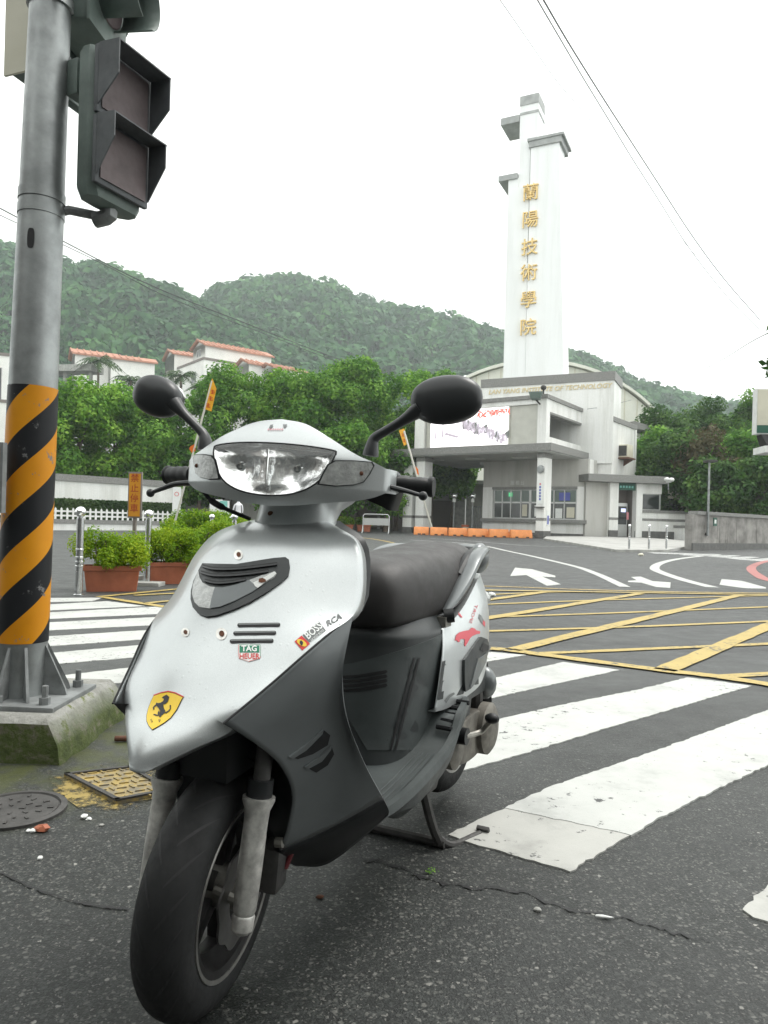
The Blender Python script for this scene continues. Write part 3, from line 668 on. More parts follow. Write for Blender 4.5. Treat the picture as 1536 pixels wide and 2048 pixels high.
for x in (-5, -1, 3): MB().bbox((x, 1, -1), (x + .4, 1.4, zc - .62)).build('post', M['concrete'], t)
# --- palms
def palm(label, loc, h, r_, seed):
    t = thing('palm_tree', label, 'palm tree', loc, 0, 'palms by the campus houses'); q = random.Random(seed)
    MB().tube([(0, 0, -1), (.1, 0, h * .5), (0, 0, h)], [.28, .2, .16], 8).build('trunk', M['bark'], t)
    for k in range(15):
        a = k * 2.399; el = q.uniform(-.1, 1.1); Ln = r_ * q.uniform(.85, 1.1); d = Vector((math.cos(a), math.sin(a), 0)); mb = MB(); sp = []
        for i in range(9):
            s = i / 8; sp.append(Vector((0, 0, h)) + d * Ln * s * math.cos(el * .6) + Vector((0, 0, Ln * (s * math.sin(el) - s * s * (.55 + .35 * math.sin(el))))))
        side = d.cross(Vector((0, 0, 1)))
        for i in range(1, 9):
            w = .9 * math.sin(min(1, i / 8 * 1.1) * math.pi * .92) * r_ * .26 + .05
            for sg in (-1, 1):
                b0, b1 = sp[i - 1].lerp(sp[i], .1), sp[i - 1].lerp(sp[i], .75); tip = sp[i] + side * sg * w - Vector((0, 0, w * .55)) + d * .15
                mb.add([b0, b1, tip], [(0, 1, 2)])
                b2 = sp[i - 1].lerp(sp[i], .5); b3 = sp[i]; tip2 = sp[i] + side * sg * w * .8 - Vector((0, 0, w * .8)) + d * .3; mb.add([b2, b3, tip2], [(0, 1, 2)])
        mb.build('frond', M['leaf_palm'], t, sharp=0, fixn=False)
    return t
for (u, v, Y, rr, sd, lb) in ((197, 722, 100, 3.6, 1, 'tall palm before the white gabled house with red roof'), (362, 752, 95, 2.9, 2, 'palm before the grey trimmed white block'), (402, 772, 92, 2.2, 3, 'small palm right of the palm before the white block'), (132, 768, 96, 2.8, 4, 'palm below the grey canopy roof'), (262, 762, 96, 3.2, 5, 'dark palm below the low red roof')):
    c = P(u, v, Y); palm(lb, (c.x, c.y, 4), c.z - 4, rr, sd)
# --- trees along the campus wall
row = [(150, 758, 41.5, 3.1, 'lush'), (238, 768, 43, 2.8, 'lush'), (318, 786, 44, 3.0, 'row'), (400, 840, 45, 2.3, 'row'), (470, 728, 47, 3.2, 'row'), (552, 716, 48, 3.2, 'lush'), (640, 730, 47, 3.2, 'row'), (722, 702, 49, 3.2, 'row'), (800, 706, 50, 3.0, 'lush'), (868, 728, 53, 2.8, 'row'), (95, 820, 40, 2.4, 'row'), (560, 850, 44, 2.6, 'row'), (690, 850, 45, 2.7, 'row'), (775, 870, 46.5, 2.0, 'row')]
tl = ['full bright green tree beside the striped signal pole', 'bright green tree behind the orange no parking sign', 'deep green tree below the left scooter mirror', 'low tree between the left mirror and the flag', 'tall green tree right of the yellow pennant', 'tall fresh green tree above the scooter headlight', 'broad tree behind the top of the scooter cowl', 'tallest tree between headlight cowl and right mirror', 'fresh green tree left of the right mirror', 'tree beside the hall roof behind the right mirror', 'small dark tree right beside the striped pole', 'lower front tree behind the left half of the cowl', 'lower front tree behind the right mirror arm', 'small lower tree behind the right grip']
for i, (u, vt, Y, rx, kd) in enumerate(row):
    c = P(u, vt, Y); h = c.z - gz(Y); tree('broadleaf_tree', tl[i], (c.x, Y, gz(Y)), h, rx, h * .86, M['leaf_' + kd], .125, 52, 20 + i, 'trees behind the campus wall', .34, 40)
c = P(905, 905, 56); tree('broadleaf_tree', 'rounded tree seen under the gatehouse canopy', (c.x, 56, gz(56)), c.z - gz(56) + .8, 2.3, 4.2, M['leaf_row'], .22, 22, 61, None, .5, 20)
# --- dark growth behind the right-hand wall
rrow = [(1300, 850, 50, 2.6, 'row'), (1335, 796, 58, 3.4, 'dark'), (1405, 780, 60, 3.6, 'dark'), (1475, 774, 60, 3.6, 'row'), (1545, 785, 60, 3.6, 'dark'), (1360, 860, 48, 2.7, 'dark'), (1420, 845, 46, 2.2, 'dry'), (1490, 850, 47, 2.8, 'row'), (1550, 860, 48, 2.8, 'dark'), (1440, 915, 43, 2.2, 'dark'), (1520, 920, 43, 2.4, 'dark'), (1620, 850, 50, 3.4, 'dark')]
rl = ['pale green tree beside the air conditioner wall', 'dark tree behind the overhanging eave', 'dark tree above the dry twiggy shrub', 'green tree left of the cream signboard', 'dark tree beside the cream signboard', 'dark leafy tree above the white security camera', 'dry brownish twiggy shrub behind the grey lamp post', 'green tree below the dark skyline tree', 'dark tree under the cream signboard', 'dark shrub behind the mossy shed roof', 'dark shrub above the long concrete wall', 'dark tree beyond the signboard']
for i, (u, vt, Y, rx, kd) in enumerate(rrow):
    c = P(u, vt, Y); h = c.z - gz(Y); tree('broadleaf_tree', rl[i], (c.x, Y, gz(Y)), h, rx, h * .9, M['leaf_' + kd], .15, 36 if kd != 'dry' else 14, 70 + i, 'trees behind the right-hand wall', .36, 34)
c = P(1612, 650, 11); tree('street_tree', 'leafy branch of a near street tree by the overhead cables', (c.x, 11, 0), c.z + .35, .52, 1.3, M['leaf_dark'], .09, 60, 91, None, .5, 16, .05)
# ---------------------------------------------------------------- gatehouse
def bar(parent, name, a, b, mat, bev=0): return MB().bbox(a, b).build(name, mat, parent, sharp=25, bevel=bev)
g0 = G(1086, 1077)
gh = thing('gatehouse', 'white tiled two storey gatehouse with deep grey canopy slab', 'gatehouse', g0, R(55))   # local x runs back to the right, y back to the left
TW, GR, DK = M['tile_booth'], M['granite'], M['dark_band']
def pillar(x0, y0, x1, y1, zt):
    p = bar(gh, 'pillar', (x0, y0, -.15), (x1, y1, zt), TW)
    bar(p, 'pillar_plinth', (x0 - .03, y0 - .03, -.2), (x1 + .03, y1 + .03, .42), M['dark_band']); bar(p, 'pillar_band', (x0 - .012, y0 - .012, 1.0), (x1 + .012, y1 + .012, 1.16), GR)
    bar(p, 'pillar_capital', (x0 - .02, y0 - .02, 4.55), (x1 + .02, y1 + .02, 4.84), GR)
pillar(0, 0, 1.0, .46, 4.84); pillar(0, 8.85, .5, 9.5, 4.84); pillar(0, 7.95, .95, 8.55, 4.84)
bar(gh, 'canopy_slab', (-.4, -.5, 4.9), (9.2, 10.6, 5.33), GR)
bar(gh, 'canopy_soffit', (-.3, -.4, 4.845), (9.1, 10.5, 4.896), M['soffit'])
for x, y in ((2, 1.8), (2, 5), (2, 8), (5.5, 1.5)): bar(gh, 'soffit_light', (x, y, 4.79), (x + .5, y + 1.2, 4.843), M['white_enamel'])
# upper storey
bar(gh, 'corner_column', (0, 0, 5.33), (.55, .53, 7.9), TW); bar(gh, 'upper_beam', (.02, .53, 7.62), (.5, 8.75, 7.9), TW)
bar(gh, 'wall_panel', (.12, .54, 5.33), (.3, 2.25, 7.61), M['panel_beige']); bar(gh, 'screen_backing', (.2, 2.26, 5.33), (.55, 8.0, 7.61), M['panel_beige'])
bar(gh, 'upper_pillar', (.0, 8.05, 5.33), (.9, 8.75, 7.61), TW)
bar(gh, 'parapet_coping', (-.08, -.08, 7.9), (9.2, 8.9, 8.12), GR)
bar(gh, 'balcony_wall', (.56, .0, 5.33), (5.98, .28, 5.78), TW); bar(gh, 'parapet_beam', (.56, .01, 7.2), (9.0, .4, 7.898), TW); bar(gh, 'beam_soffit_band', (.56, -.02, 7.08), (6.0, .42, 7.198), GR)
bar(gh, 'loggia_back_wall', (1.0, 3.4, 5.33), (6.0, 3.6, 7.88), M['recess']); bar(gh, 'loggia_rail', (.9, 2.6, 6.35), (6.0, 2.72, 6.45), GR); bar(gh, 'loggia_end_wall', (5.98, .3, 5.33), (6.2, 3.4, 7.88), TW)
bar(gh, 'pier', (6.0, .0, 5.33), (6.95, .5, 7.2), TW); bar(gh, 'pier_window_panel', (6.96, .12, 5.33), (8.3, .3, 6.3), M['panel_beige'])
w = bar(gh, 'window', (6.96, .1, 6.35), (8.3, .3, 7.19), M['alu']); bar(w, 'pane', (7.02, .08, 6.4), (8.24, .14, 7.1), M['glass_dark'])
bar(gh, 'main_pier', (8.35, -.12, -.1), (11.2, .9, 7.88), TW)
bar(gh, 'downpipe', (6.35, -.12, 5.34), (6.45, -.02, 7.9), M['black_plastic'])
bar(gh, 'downpipe', (8.9, -.25, 2.6), (9.0, -.14, 4.9), M['black_plastic'])
# recessed office under the canopy
RW = M['recess']
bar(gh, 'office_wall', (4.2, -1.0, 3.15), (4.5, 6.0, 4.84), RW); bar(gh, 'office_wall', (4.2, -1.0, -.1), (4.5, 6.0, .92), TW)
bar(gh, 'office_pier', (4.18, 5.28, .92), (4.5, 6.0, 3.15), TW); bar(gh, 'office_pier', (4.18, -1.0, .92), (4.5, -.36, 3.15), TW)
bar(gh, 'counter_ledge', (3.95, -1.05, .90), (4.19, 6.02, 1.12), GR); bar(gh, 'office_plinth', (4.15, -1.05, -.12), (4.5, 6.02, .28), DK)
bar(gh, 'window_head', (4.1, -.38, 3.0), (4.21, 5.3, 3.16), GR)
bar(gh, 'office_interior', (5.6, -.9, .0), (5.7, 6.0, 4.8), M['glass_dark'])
wf = bar(gh, 'office_window', (4.28, -.36, 1.12), (4.34, 5.28, 1.2), M['alu'])
for z_ in (2.12, 2.94): bar(wf, 'window_rail', (4.27, -.36, z_), (4.35, 5.28, z_ + .1), M['alu'])
for y in (-.34, .42, 1.1, 1.9, 2.62, 3.3, 4.0, 4.6, 5.18): bar(wf, 'window_mullion', (4.27, y, 1.2), (4.35, y + (.16 if y == 2.62 else .07), 2.94), M['alu'])
for y0, y1 in ((-.26, .4), (.5, 1.08), (1.18, 1.88), (1.98, 2.6), (2.8, 3.28), (3.38, 3.98), (4.08, 4.58), (4.68, 5.16)):
    bar(wf, 'pane', (4.30, y0, 1.2), (4.32, y1, 2.12), M['glass_dark']); bar(wf, 'pane', (4.30, y0, 2.22), (4.32, y1, 2.94), M['glass_green'])
for y, z_, w_, h_, mt in ((-.2, 1.25, .5, .65, 'sign_cream'), (.58, 1.22, .44, .6, 'sign_white'), (2.0, 1.3, .4, .7, 'sign_white'), (2.9, 1.3, .34, .75, 'sign_cream'), (.1, 2.3, .7, .5, 'blue_print')):
    bar(wf, 'notice', (4.27, y, z_), (4.285, y + w_, z_ + h_), M[mt])
bar(gh, 'green_lamp', (4.28, 3.95, 2.55), (4.3, 4.2, 2.8), M['green_glow'])
for k, ch in enumerate('服務台'): letter('lettering', ch, .3, frame_m((4.17, 3.9 - k * .34, 3.4), (0, -1, 0), (0, 0, 1)), M['sign_white'], gh)
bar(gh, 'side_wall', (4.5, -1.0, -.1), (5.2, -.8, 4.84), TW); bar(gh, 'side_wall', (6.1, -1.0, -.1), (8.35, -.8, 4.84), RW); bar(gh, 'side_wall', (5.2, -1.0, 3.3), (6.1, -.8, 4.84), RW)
d_ = bar(gh, 'glazed_door', (5.2, -.98, .7), (6.1, -.9, 3.3), M['alu']); bar(d_, 'pane', (5.28, -1.0, 1.9), (6.02, -.97, 3.2), M['glass_green']); bar(d_, 'door_panel', (5.28, -1.0, .75), (6.02, -.97, 1.8), M['panel_beige'])
bar(gh, 'side_ledge', (4.4, -1.15, .9), (8.35, -1.01, 1.12), GR); bar(gh, 'side_plinth', (4.4, -1.06, -.12), (8.35, -1.005, .3), DK)
# plates on the pillars
s = bar(gh, 'name_board', (-.035, .1, 1.95), (-.005, .36, 3.3), M['sign_white'])
for k in range(6): bar(s, 'written_mark', (-.038, .18, 3.0 - k * .17), (-.034, .29, 3.12 - k * .17), M['blue_print'] if k else M['pink_print'])
s = bar(gh, 'poster', (.42, -.035, .75), (.72, -.005, 1.6), M['sign_white']); bar(s, 'print', (.46, -.038, .8), (.68, -.034, 1.3), M['blue_print'])
MB().lathe([(.0, 0), (.2, .03), (.23, .1), (.2, .16), (0, .16)], (-.16, .23, 3.9), 'x', 16).build('wall_lamp', M['galv'], gh)
bar(gh, 'ledge_shelf', (-.3, -.05, 1.72), (-.02, .56, 1.78), M['iron'])
for k, ch in enumerate('出口'): letter('lettering', ch, .34, frame_m((-.01, 9.15, 2.2 - k * .36), (0, -1, 0), (0, 0, 1)), M['ink'], gh)

# tower frame: the big wall and the tower face a little further round
AZ = R(26); dx = Vector((math.sin(AZ), math.cos(AZ), 0)); dl = Vector((-math.cos(AZ), math.sin(AZ), 0))
k0 = P(1225, 900, 44.5); zb = .38
mbk = thing('entrance_wall', 'high white wall with grey coping and gilded English lettering behind the gatehouse', 'wall', (k0.x, k0.y, zb), math.atan2(dx.y, dx.x))   # local x back, y to the left
zt = P(1225, 742, 44.5).z - zb
bar(mbk, 'wall', (0, 0, 4.5), (3, 8.5, zt - .55), M['tile_white']); bar(mbk, 'coping', (-.06, -.06, zt - .55), (3.06, 8.56, zt), GR)
letter('lettering', 'LAN YANG INSTITUTE OF TECHNOLOGY', .42, frame_m((-.03, 4.1, zt - .88), (0, -1, 0), (0, 0, 1)), M['gold_dull'], mbk, .02, shear=.25, bold=.004)
TY = 48.6; KS = TY / 45.6 * 1.06
t0 = P(1133, 740, TY); zt0 = zt + zb
tw = thing('clock_free_tower', 'tall white stepped tower with gilded Chinese characters and grey caps', 'tower', (t0.x, t0.y, zt0 - 3.5), math.atan2(dx.y, dx.x)); tw.name = 'gate_tower'
Wb = 3.9 * KS; zo = zt0 - 3.5
def TZ(v): return .83 + (1053 - v) / 1450 * (TY + 1.35) - zo
def tslab(name, w0b, w1b, w0t, w1t, ztop, x0, x1, mat):
    w0b, w1b, w0t, w1t = w0b * KS, w1b * KS if w1b != Wb else Wb, w0t * KS, w1t * KS   # w measured from the left edge; local y = Wb - w
    mb = MB(); mb.add([(x0, Wb - w0b, 0), (x0, Wb - w1b, 0), (x1, Wb - w1b, 0), (x1, Wb - w0b, 0), (x0, Wb - w0t, ztop), (x0, Wb - w1t, ztop), (x1, Wb - w1t, ztop), (x1, Wb - w0t, ztop)],
                      [(0, 1, 2, 3), (4, 5, 6, 7), (0, 1, 5, 4), (1, 2, 6, 5), (2, 3, 7, 6), (3, 0, 4, 7)])
    return mb.build(name, mat, tw, sharp=20)
W_ = M['tower_white']
tslab('side_slab', 0, .75, 0, .62, TZ(350), .12, 1.6, W_); tslab('middle_slab', .7, 1.62, .6, 1.74, TZ(205), .2, 1.9, W_); tslab('right_slab', 1.42, Wb, 1.38, 3.1, TZ(296), .0, 1.7, W_)
tslab('face_slab', .02, 1.40, .1, 1.34, TZ(372), .08, .3, W_)
def tbox(name, w0, w1, z0, z1, x0, x1, mat): return bar(tw, name, (x0, Wb - w1 * KS, z0), (x1, Wb - w0 * KS, z1), mat)
tbox('cap', 1.28, 3.25, TZ(297), TZ(285), -.12, 2.2, M['tower_grey']); tbox('cap_rim', 1.2, 3.4, TZ(285), TZ(280), -.2, 2.4, M['tower_grey'])
tbox('fin', -.62, .58, TZ(352), TZ(341), .0, 2.4, M['tower_grey']); tbox('fin', -.60, .58, TZ(236), TZ(222), .12, 2.4, M['tower_grey'])
tbox('band', .585, 1.76, TZ(224), TZ(219), .17, 1.95, M['tower_grey']); tbox('cap', .585, 1.76, TZ(205), TZ(186), .15, 1.95, M['tower_grey'])
tbox('dark_joint', 1.34, 1.40, TZ(525), TZ(300), .06, .09, M['granite'])
for ch, v in zip('蘭陽技術學院', (388, 442, 497, 548, 602, 657)):
    w = 1.46 + (v - 388) / 269 * .06
    letter('character', ch, 1.08 * KS, frame_m((-.08, Wb - w * KS, TZ(v) - .03), (0, -1, 0), (0, 0, 1)), M['gold'], tw, .07, bold=-.004)
# side wing right of the big wall, with its eave
wg = thing('side_wing', 'narrow white tiled wing with grey top band beside the high wall', 'building', (k0.x + .02, k0.y + .06, .3), R(53))
zw = P(1227, 826, 44.5).z - .3
bar(wg, 'wall', (0, 0.02, 0), (4.4, 3, zw - .5), M['tile_booth']); bar(wg, 'coping', (-.05, -.05, zw - .5), (4.45, 3, zw - .2), GR); bar(wg, 'corner_strip', (4.1, -.04, 3.4), (4.4, .0, zw - .52), M['tile_white'])
# gym hall with barrel roof behind
cY = 72.0; ca = P(1075, 726, cY); hl_ = thing('sports_hall', 'big hall with pale cream barrel roof behind the tower', 'building', (ca.x, cY, .4), R(-8))
ht = ca.z - .4; arc = []
rw, rise = 12.0, 6.0; rad = (rw * rw + rise * rise) / (2 * rise)
for i in range(25):
    a = (i / 24 * 2 - 1) * math.asin(rw / rad); arc.append((rad * math.sin(a), ht - rad * (1 - math.cos(a))))
mb = MB(); mb.prism([(-rw, 0, 0)] + [(x, 0, z_ - .05) for x, z_ in arc] + [(rw, 0, 0)], (0, 26, 0)); mb.build('wall', M['hall_roof'], hl_, sharp=20)
mb = MB(); mb.ring([[(x * 1.02, y, z_) for x, z_ in arc] + [(x * 1.02, y, z_ + .3) for x, z_ in reversed(arc)] for y in (-.5, 26.5)]); mb.build('roof', M['hall_roof'], hl_, sharp=30)
for k in range(-9, 10):
    x = k * 1.2; zz = ht - rad + math.sqrt(rad * rad - x * x) - .1; bar(hl_, 'panel_rib', (x, -.06, 3), (x + .08, -.002, zz), M['sign_cream'])
MB().lathe([(.35, 0), (.35, .8), (.5, .9), (.42, 1.3), (.1, 1.5)], (-7.2, 4, ht - 1.9), 'z', 14).build('roof_ventilator', M['white_enamel'], hl_)
e0 = P(1268, 842, 56); ev = thing('side_annex', 'grey overhanging eave and pale wall behind the air conditioner wing', 'building', (e0.x, e0.y, .4), R(14))
ze = e0.z - .4; MB().prism([(0, 0, ze), (4.0, 0, ze - .75), (4.0, 0, ze - 1.0), (0, 0, ze - .55)], (0, 5, 0)).build('roof_slab', GR, ev, sharp=20); bar(ev, 'wall', (-2, .8, 0), (1.6, 5, ze - .8), M['house_white'])

# ATM bay, its canopy and the low wall to the right
q0 = P(1218, 1073, 43.4); aw = thing('cash_machine_bay', 'white tiled bay with grey slab canopy and dark alcove', 'building', q0, R(10))
bar(aw, 'pier', (0, 0, -.1), (.55, .5, 3.24), TW); bar(aw, 'pier', (1.72, 0, -.1), (2.12, .5, 3.24), TW); bar(aw, 'canopy_slab', (-1.65, -.5, 3.25), (3.5, 1.6, 3.68), GR)
bar(aw, 'alcove_back', (.3, 1.2, -.1), (1.9, 1.3, 3.24), M['house_trim']); bar(aw, 'alcove_side', (.5, .5, -.1), (.56, 1.2, 3.24), M['house_trim']); bar(aw, 'alcove_side', (1.72, .5, -.1), (1.78, 1.2, 3.24), M['house_trim'])
bar(aw, 'wall', (-1.4, .3, -.1), (0, .6, 3.24), M['recess'])
s = bar(aw, 'green_sign', (.56, .12, 2.82), (1.71, .2, 3.24), M['sign_green'])
for k in range(5): bar(s, 'written_mark', (.68 + k * .19, .112, 2.95), (.8 + k * .19, .119, 3.08), M['teal_print'])
bar(aw, 'wall', (2.13, .1, 2.65), (3.42, .5, 3.24), TW); bar(aw, 'wall', (2.13, .1, -.1), (5.5, .5, 1.5), TW); bar(aw, 'wall_coping', (2.13, .04, 1.5), (5.55, .56, 1.66), GR)
wf = bar(aw, 'window', (2.13, .2, 1.66), (3.42, .26, 2.65), M['alu']); bar(wf, 'pane', (2.2, .17, 1.72), (3.3, .2, 2.6), M['glass_dark'])
for x0, x1 in ((0, .55), (1.72, 5.5)): bar(aw, 'grey_band', (x0 - .01, -.015 if x0 == 0 else .085, 1.0), (x1, .09, 1.15), GR); bar(aw, 'plinth', (x0 - .02, -.03 if x0 == 0 else .06, -.15), (x1, .1, .38), DK)
bar(aw, 'stepped_wall', (4.3, -.9, -.2), (5.1, .08, .62), TW); bar(aw, 'stepped_coping', (4.25, -1.0, .62), (5.9, .09, .78), GR)
at = thing('cash_machine', 'grey cash machine with lit screen standing in the alcove', 'cash machine', q0 + Vector((1.0, .75, 0)), R(10))
bar(at, 'cabinet', (-.34, 0, .0), (.34, .5, 2.05), M['alu'], .02); s = bar(at, 'fascia', (-.27, -.03, .75), (.27, 0.0, 1.85), M['grey_plastic']); bar(at, 'screen', (-.1, -.045, 1.5), (.2, -.032, 1.72), M['atm_glow']); bar(at, 'keypad', (-.2, -.1, 1.1), (.2, -.032, 1.2), M['black_plastic'])
bar(at, 'notice', (.28, -.02, 1.05), (.42, -.01, 1.5), M['pink_print'])
# air conditioner on the wing
a0 = P(1239, 905, 46.0); ac = thing('air_conditioner', 'boxy rust stained air conditioner on a bracket of the narrow wing', 'air conditioner', a0, R(53))
bar(ac, 'casing', (-.5, -.7, -.35), (.5, -.04, .45), M['sign_cream'], .02); f_ = bar(ac, 'grille', (-.52, -.62, -.27), (-.5, -.12, .37), M['iron'])
for k in range(6): bar(f_, 'grille_slat', (-.54, -.62, -.25 + k * .1), (-.521, -.12, -.19 + k * .1), M['iron'])
bar(ac, 'bracket', (-.6, -.8, -.45), (.7, -.02, -.36), M['rust']); MB().prism([(.4, -.02, -.46), (.4, -.75, -.46), (.4, -.02, -.9)], (.06, 0, 0)).build('bracket_brace', M['rust'], ac)
# floodlight and camera on the roof corner
f0 = P(1072, 792, 40.2); fl = thing('floodlight', 'dark green floodlight on the gatehouse roof corner', 'floodlight', f0, R(-20))
MB().prism([(-.42, -.1, .25), (.36, -.1, .25), (.2, -.1, -.2), (-.25, -.1, -.2)], (0, .4, 0)).build('lamp_housing', M['signal_green'], fl, bevel=.02); bar(fl, 'glass', (-.3, -.13, -.12), (.28, -.101, .18), M['glass_green']); MB().tube([(0, .1, -.2), (.2, .3, -.42)], .05, 8).build('bracket', M['iron'], fl)
f1 = P(1087, 777, 40.6); bl = thing('roof_ball_lamp', 'small dark ball lamp on top of the gatehouse corner', 'lamp', f1 - Vector((0, 0, .25)))
MB().ellipsoid((0, 0, .3), .16, .16, .15).build('globe', M['iron'], bl); MB().cyl((0, 0, -.05), (0, 0, .18), .05).build('stem', M['iron'], bl)
# LED screen
ls = thing('led_screen', 'bright video screen on the gatehouse showing red writing over a gym scene', 'screen', g0, R(55))
bar(ls, 'frame', (.02, 2.24, 5.335), (.19, 7.66, 7.64), M['panel_beige']); bar(ls, 'display', (.0, 2.33, 5.4), (.018, 7.58, 7.58), M['led_white'])
def lquad(name, pts, mat):   # y measured from the screen's left end, z from its bottom
    mb = MB(); mb.prism([(-.004, 7.58 - y, 5.4 + z_) for y, z_ in pts], (.003, 0, 0)); mb.build(name, mat, ls, sharp=0)
for k, ch in enumerate('心館個因專'): letter('red_writing', ch, .44, frame_m((-.006, 4.15 - k * .42, 7.22), (0, -1, 0), (0, 0, 1)), M['led_red'], ls, bold=.03)
q = random.Random(5)
for k in range(120):
    y = 2.2 + k * .0245 + q.uniform(-.1, .1); h0 = max(.05, 1.0 - (y - 2.3) * .34 + q.uniform(-.1, .35)); s_ = q.uniform(.08, .22)
    lquad('screen_picture', [(y, h0), (y + s_, h0 + q.uniform(-.1, .1)), (y + s_ * q.uniform(.6, 1.2), h0 + s_ * 2.2), (y - s_ * .2, h0 + s_ * 1.6)], M[q.choice(['led_grey', 'led_dark', 'led_grey', 'led_pale'])])
lquad('screen_picture', [(.25, .1), (1.2, .02), (1.55, .25), (.55, .45)], M['led_pale']); lquad('screen_picture', [(.3, .5), (.36, 1.3), (.44, 1.3), (.4, .5)], M['led_grey']); lquad('screen_picture', [(.8, .6), (.84, 1.35), (.93, 1.35), (.92, .6)], M['led_grey']); lquad('screen_picture', [(.95, .75), (1.9, .5), (2.05, .6), (1.1, .88)], M['led_grey'])
# gate railing and stair seen below the canopy
gr = thing('gate_railing', 'grey upright bar gate beside the office under the canopy', 'gate', g0 + Vector((0, 0, 0)), R(55))
for k in range(9): bar(gr, 'gate_bar', (5.0, 5.7 + k * .17, 0), (5.05, 5.75 + k * .17, 1.9), M['galv'])
bar(gr, 'gate_rail', (4.99, 5.6, 1.86), (5.06, 7.2, 1.94), M['galv']); bar(gr, 'gate_rail', (4.99, 5.6, .12), (5.06, 7.2, .2), M['galv'])
x0 = P(835, 1060, 58); bk = thing('service_building', 'shaded grey building with stair and doors behind the gate canopy', 'building', (x0.x, 58, .45), R(-5))
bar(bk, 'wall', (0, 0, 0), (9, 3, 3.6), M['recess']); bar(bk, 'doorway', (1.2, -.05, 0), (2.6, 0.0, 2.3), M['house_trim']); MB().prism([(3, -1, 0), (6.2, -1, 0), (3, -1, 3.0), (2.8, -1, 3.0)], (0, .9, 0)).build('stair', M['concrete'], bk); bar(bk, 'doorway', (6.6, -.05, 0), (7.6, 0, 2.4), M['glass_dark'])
bar(bk, 'canopy', (-.3, -1.2, 3.6), (9.2, 3, 3.9), GR)
x0 = P(560, 1060, 54); b2 = thing('campus_block', 'dark shaded low building behind the crowd barriers', 'building', (x0.x, 54, .4), R(3))
bar(b2, 'wall', (0, 0, 0), (9.5, 4, 3.4), M['house_trim']); bar(b2, 'window', (.8, -.06, .9), (2.2, 0, 2.2), M['glass_dark']); bar(b2, 'post', (4.2, -1, 0), (4.4, -.8, 3.3), M['concrete']); bar(b2, 'post', (7.2, -1, 0), (7.4, -.8, 3.3), M['concrete']); bar(b2, 'canopy', (-.4, -1.3, 3.3), (9.9, 4, 3.6), M['concrete'])
# ---------------------------------------------------------------- signal pole and its fittings
PY = 2.68
ft = MB(); x0, x1, y0, y1 = -1.95, -1.045, 2.40, 3.02
q = random.Random(2); ring0, ring1, ring2 = [], [], []
def rrect(x0, x1, y0, y1, z, j, n=9):
    out = []
    for (ax, ay), (bx, by) in zip(((x0, y0), (x1, y0), (x1, y1), (x0, y1)), ((x1, y0), (x1, y1), (x0, y1), (x0, y0))):
        for i in range(n): out.append((lerp(ax, bx, i / n) + q.uniform(-j, j), lerp(ay, by, i / n) + q.uniform(-j, j), z + q.uniform(-j, j) * .5))
    return out
ft.ring([rrect(x0, x1, y0, y1, -.05, .012), rrect(x0, x1 - .01, y0 + .005, y1, .06, .010), rrect(x0, x1 - .05, y0 + .012, y1, .128, .007), rrect(x0, x1 - .075, y0 + .035, y1, .148, .004)])
tag(ft.build('concrete_footing', M['moss'], sharp=40), 'low moss grown concrete block under the signal pole', 'footing')
pa, pb = P(39, 1396, PY), P(101.5, 0, PY); pdir = (pb - pa).normalized()
pole = thing('signal_pole', 'thick galvanised signal pole with orange and black warning sleeve', 'pole', pa)
pole.rotation_mode = 'QUATERNION'; pole.rotation_quaternion = Vector((0, 0, 1)).rotation_difference(pdir)
def pz(v): return (P(60, v, PY).z - pa.z) / pdir.z
MB().lathe([(.090, .0), (.088, .3), (.0835, pz(780)), (.071, pz(0)), (.062, pz(-500))], n=40).build('shaft', M['galv'], pole)
MB().lathe([(.0905, pz(1281)), (.0855, pz(776))], n=48).build('warning_sleeve', M['hazard'], pole)
MB().bbox((-.21, -.19, -.012), (.21, .19, .02)).build('base_plate', M['galv_dark'], pole, bevel=.006)
for a in (35, 125, 215, 305, 0, 180, 270):
    d = Vector((math.cos(R(a)), math.sin(R(a)), 0)); n_ = Vector((-d.y, d.x, 0)) * .005
    MB().prism([d * .08 - n_ + Vector((0, 0, .021)), d * .175 - n_ + Vector((0, 0, .021)), d * .168 - n_ + Vector((0, 0, .045)), d * .09 - n_ + Vector((0, 0, .20))], n_ * 2).build('gusset', M['galv_dark'], pole)
for x, y in ((-.16, -.15), (.0, -.16), (.16, -.145), (.16, .13), (-.16, .13)):
    o = MB().cyl((x, y, .02), (x, y, .045), .019, n=6).build('anchor_nut', M['galv_dark'], pole, sharp=20); MB().cyl((x, y, .04), (x, y, .085), .0105, n=10).build('anchor_bolt', M['galv_dark'], o)
# cable slot: flat black oval stands in for its shaded recess
sl = MB(); zc = pz(492)
for k in range(1): sl.lathe([(0, 0), (1, 0)], n=24)
sl = MB(); pts = []
for i in range(28):
    a = 2 * math.pi * i / 28; sx, sz = .0125 * math.copysign(abs(math.cos(a)) ** .5, math.cos(a)), .036 * math.copysign(abs(math.sin(a)) ** .75, math.sin(a))
    th = math.asin(sx / .08) + R(-90 + 4); rr = .0808; pts.append((rr * math.cos(th), rr * math.sin(th), zc + sz))
sl.add(pts, [tuple(range(28))]); sl.build('cable_slot', M['black'], pole, sharp=0)
for v in (8, 395, 425):
    MB().lathe([(.077, pz(v) - .018), (.081, pz(v) - .018), (.081, pz(v) + .018), (.077, pz(v) + .018)], n=32).build('clamp_band', M['galv'], pole)
MB().bbox((.06, -.10, pz(20)), (.125, -.086, pz(-40))).build('clamp_lug', M['galv'], pole); MB().cyl((.10, -.115, pz(15)), (.10, -.08, pz(15)), .010, n=6).build('clamp_bolt', M['galv_dark'], pole)
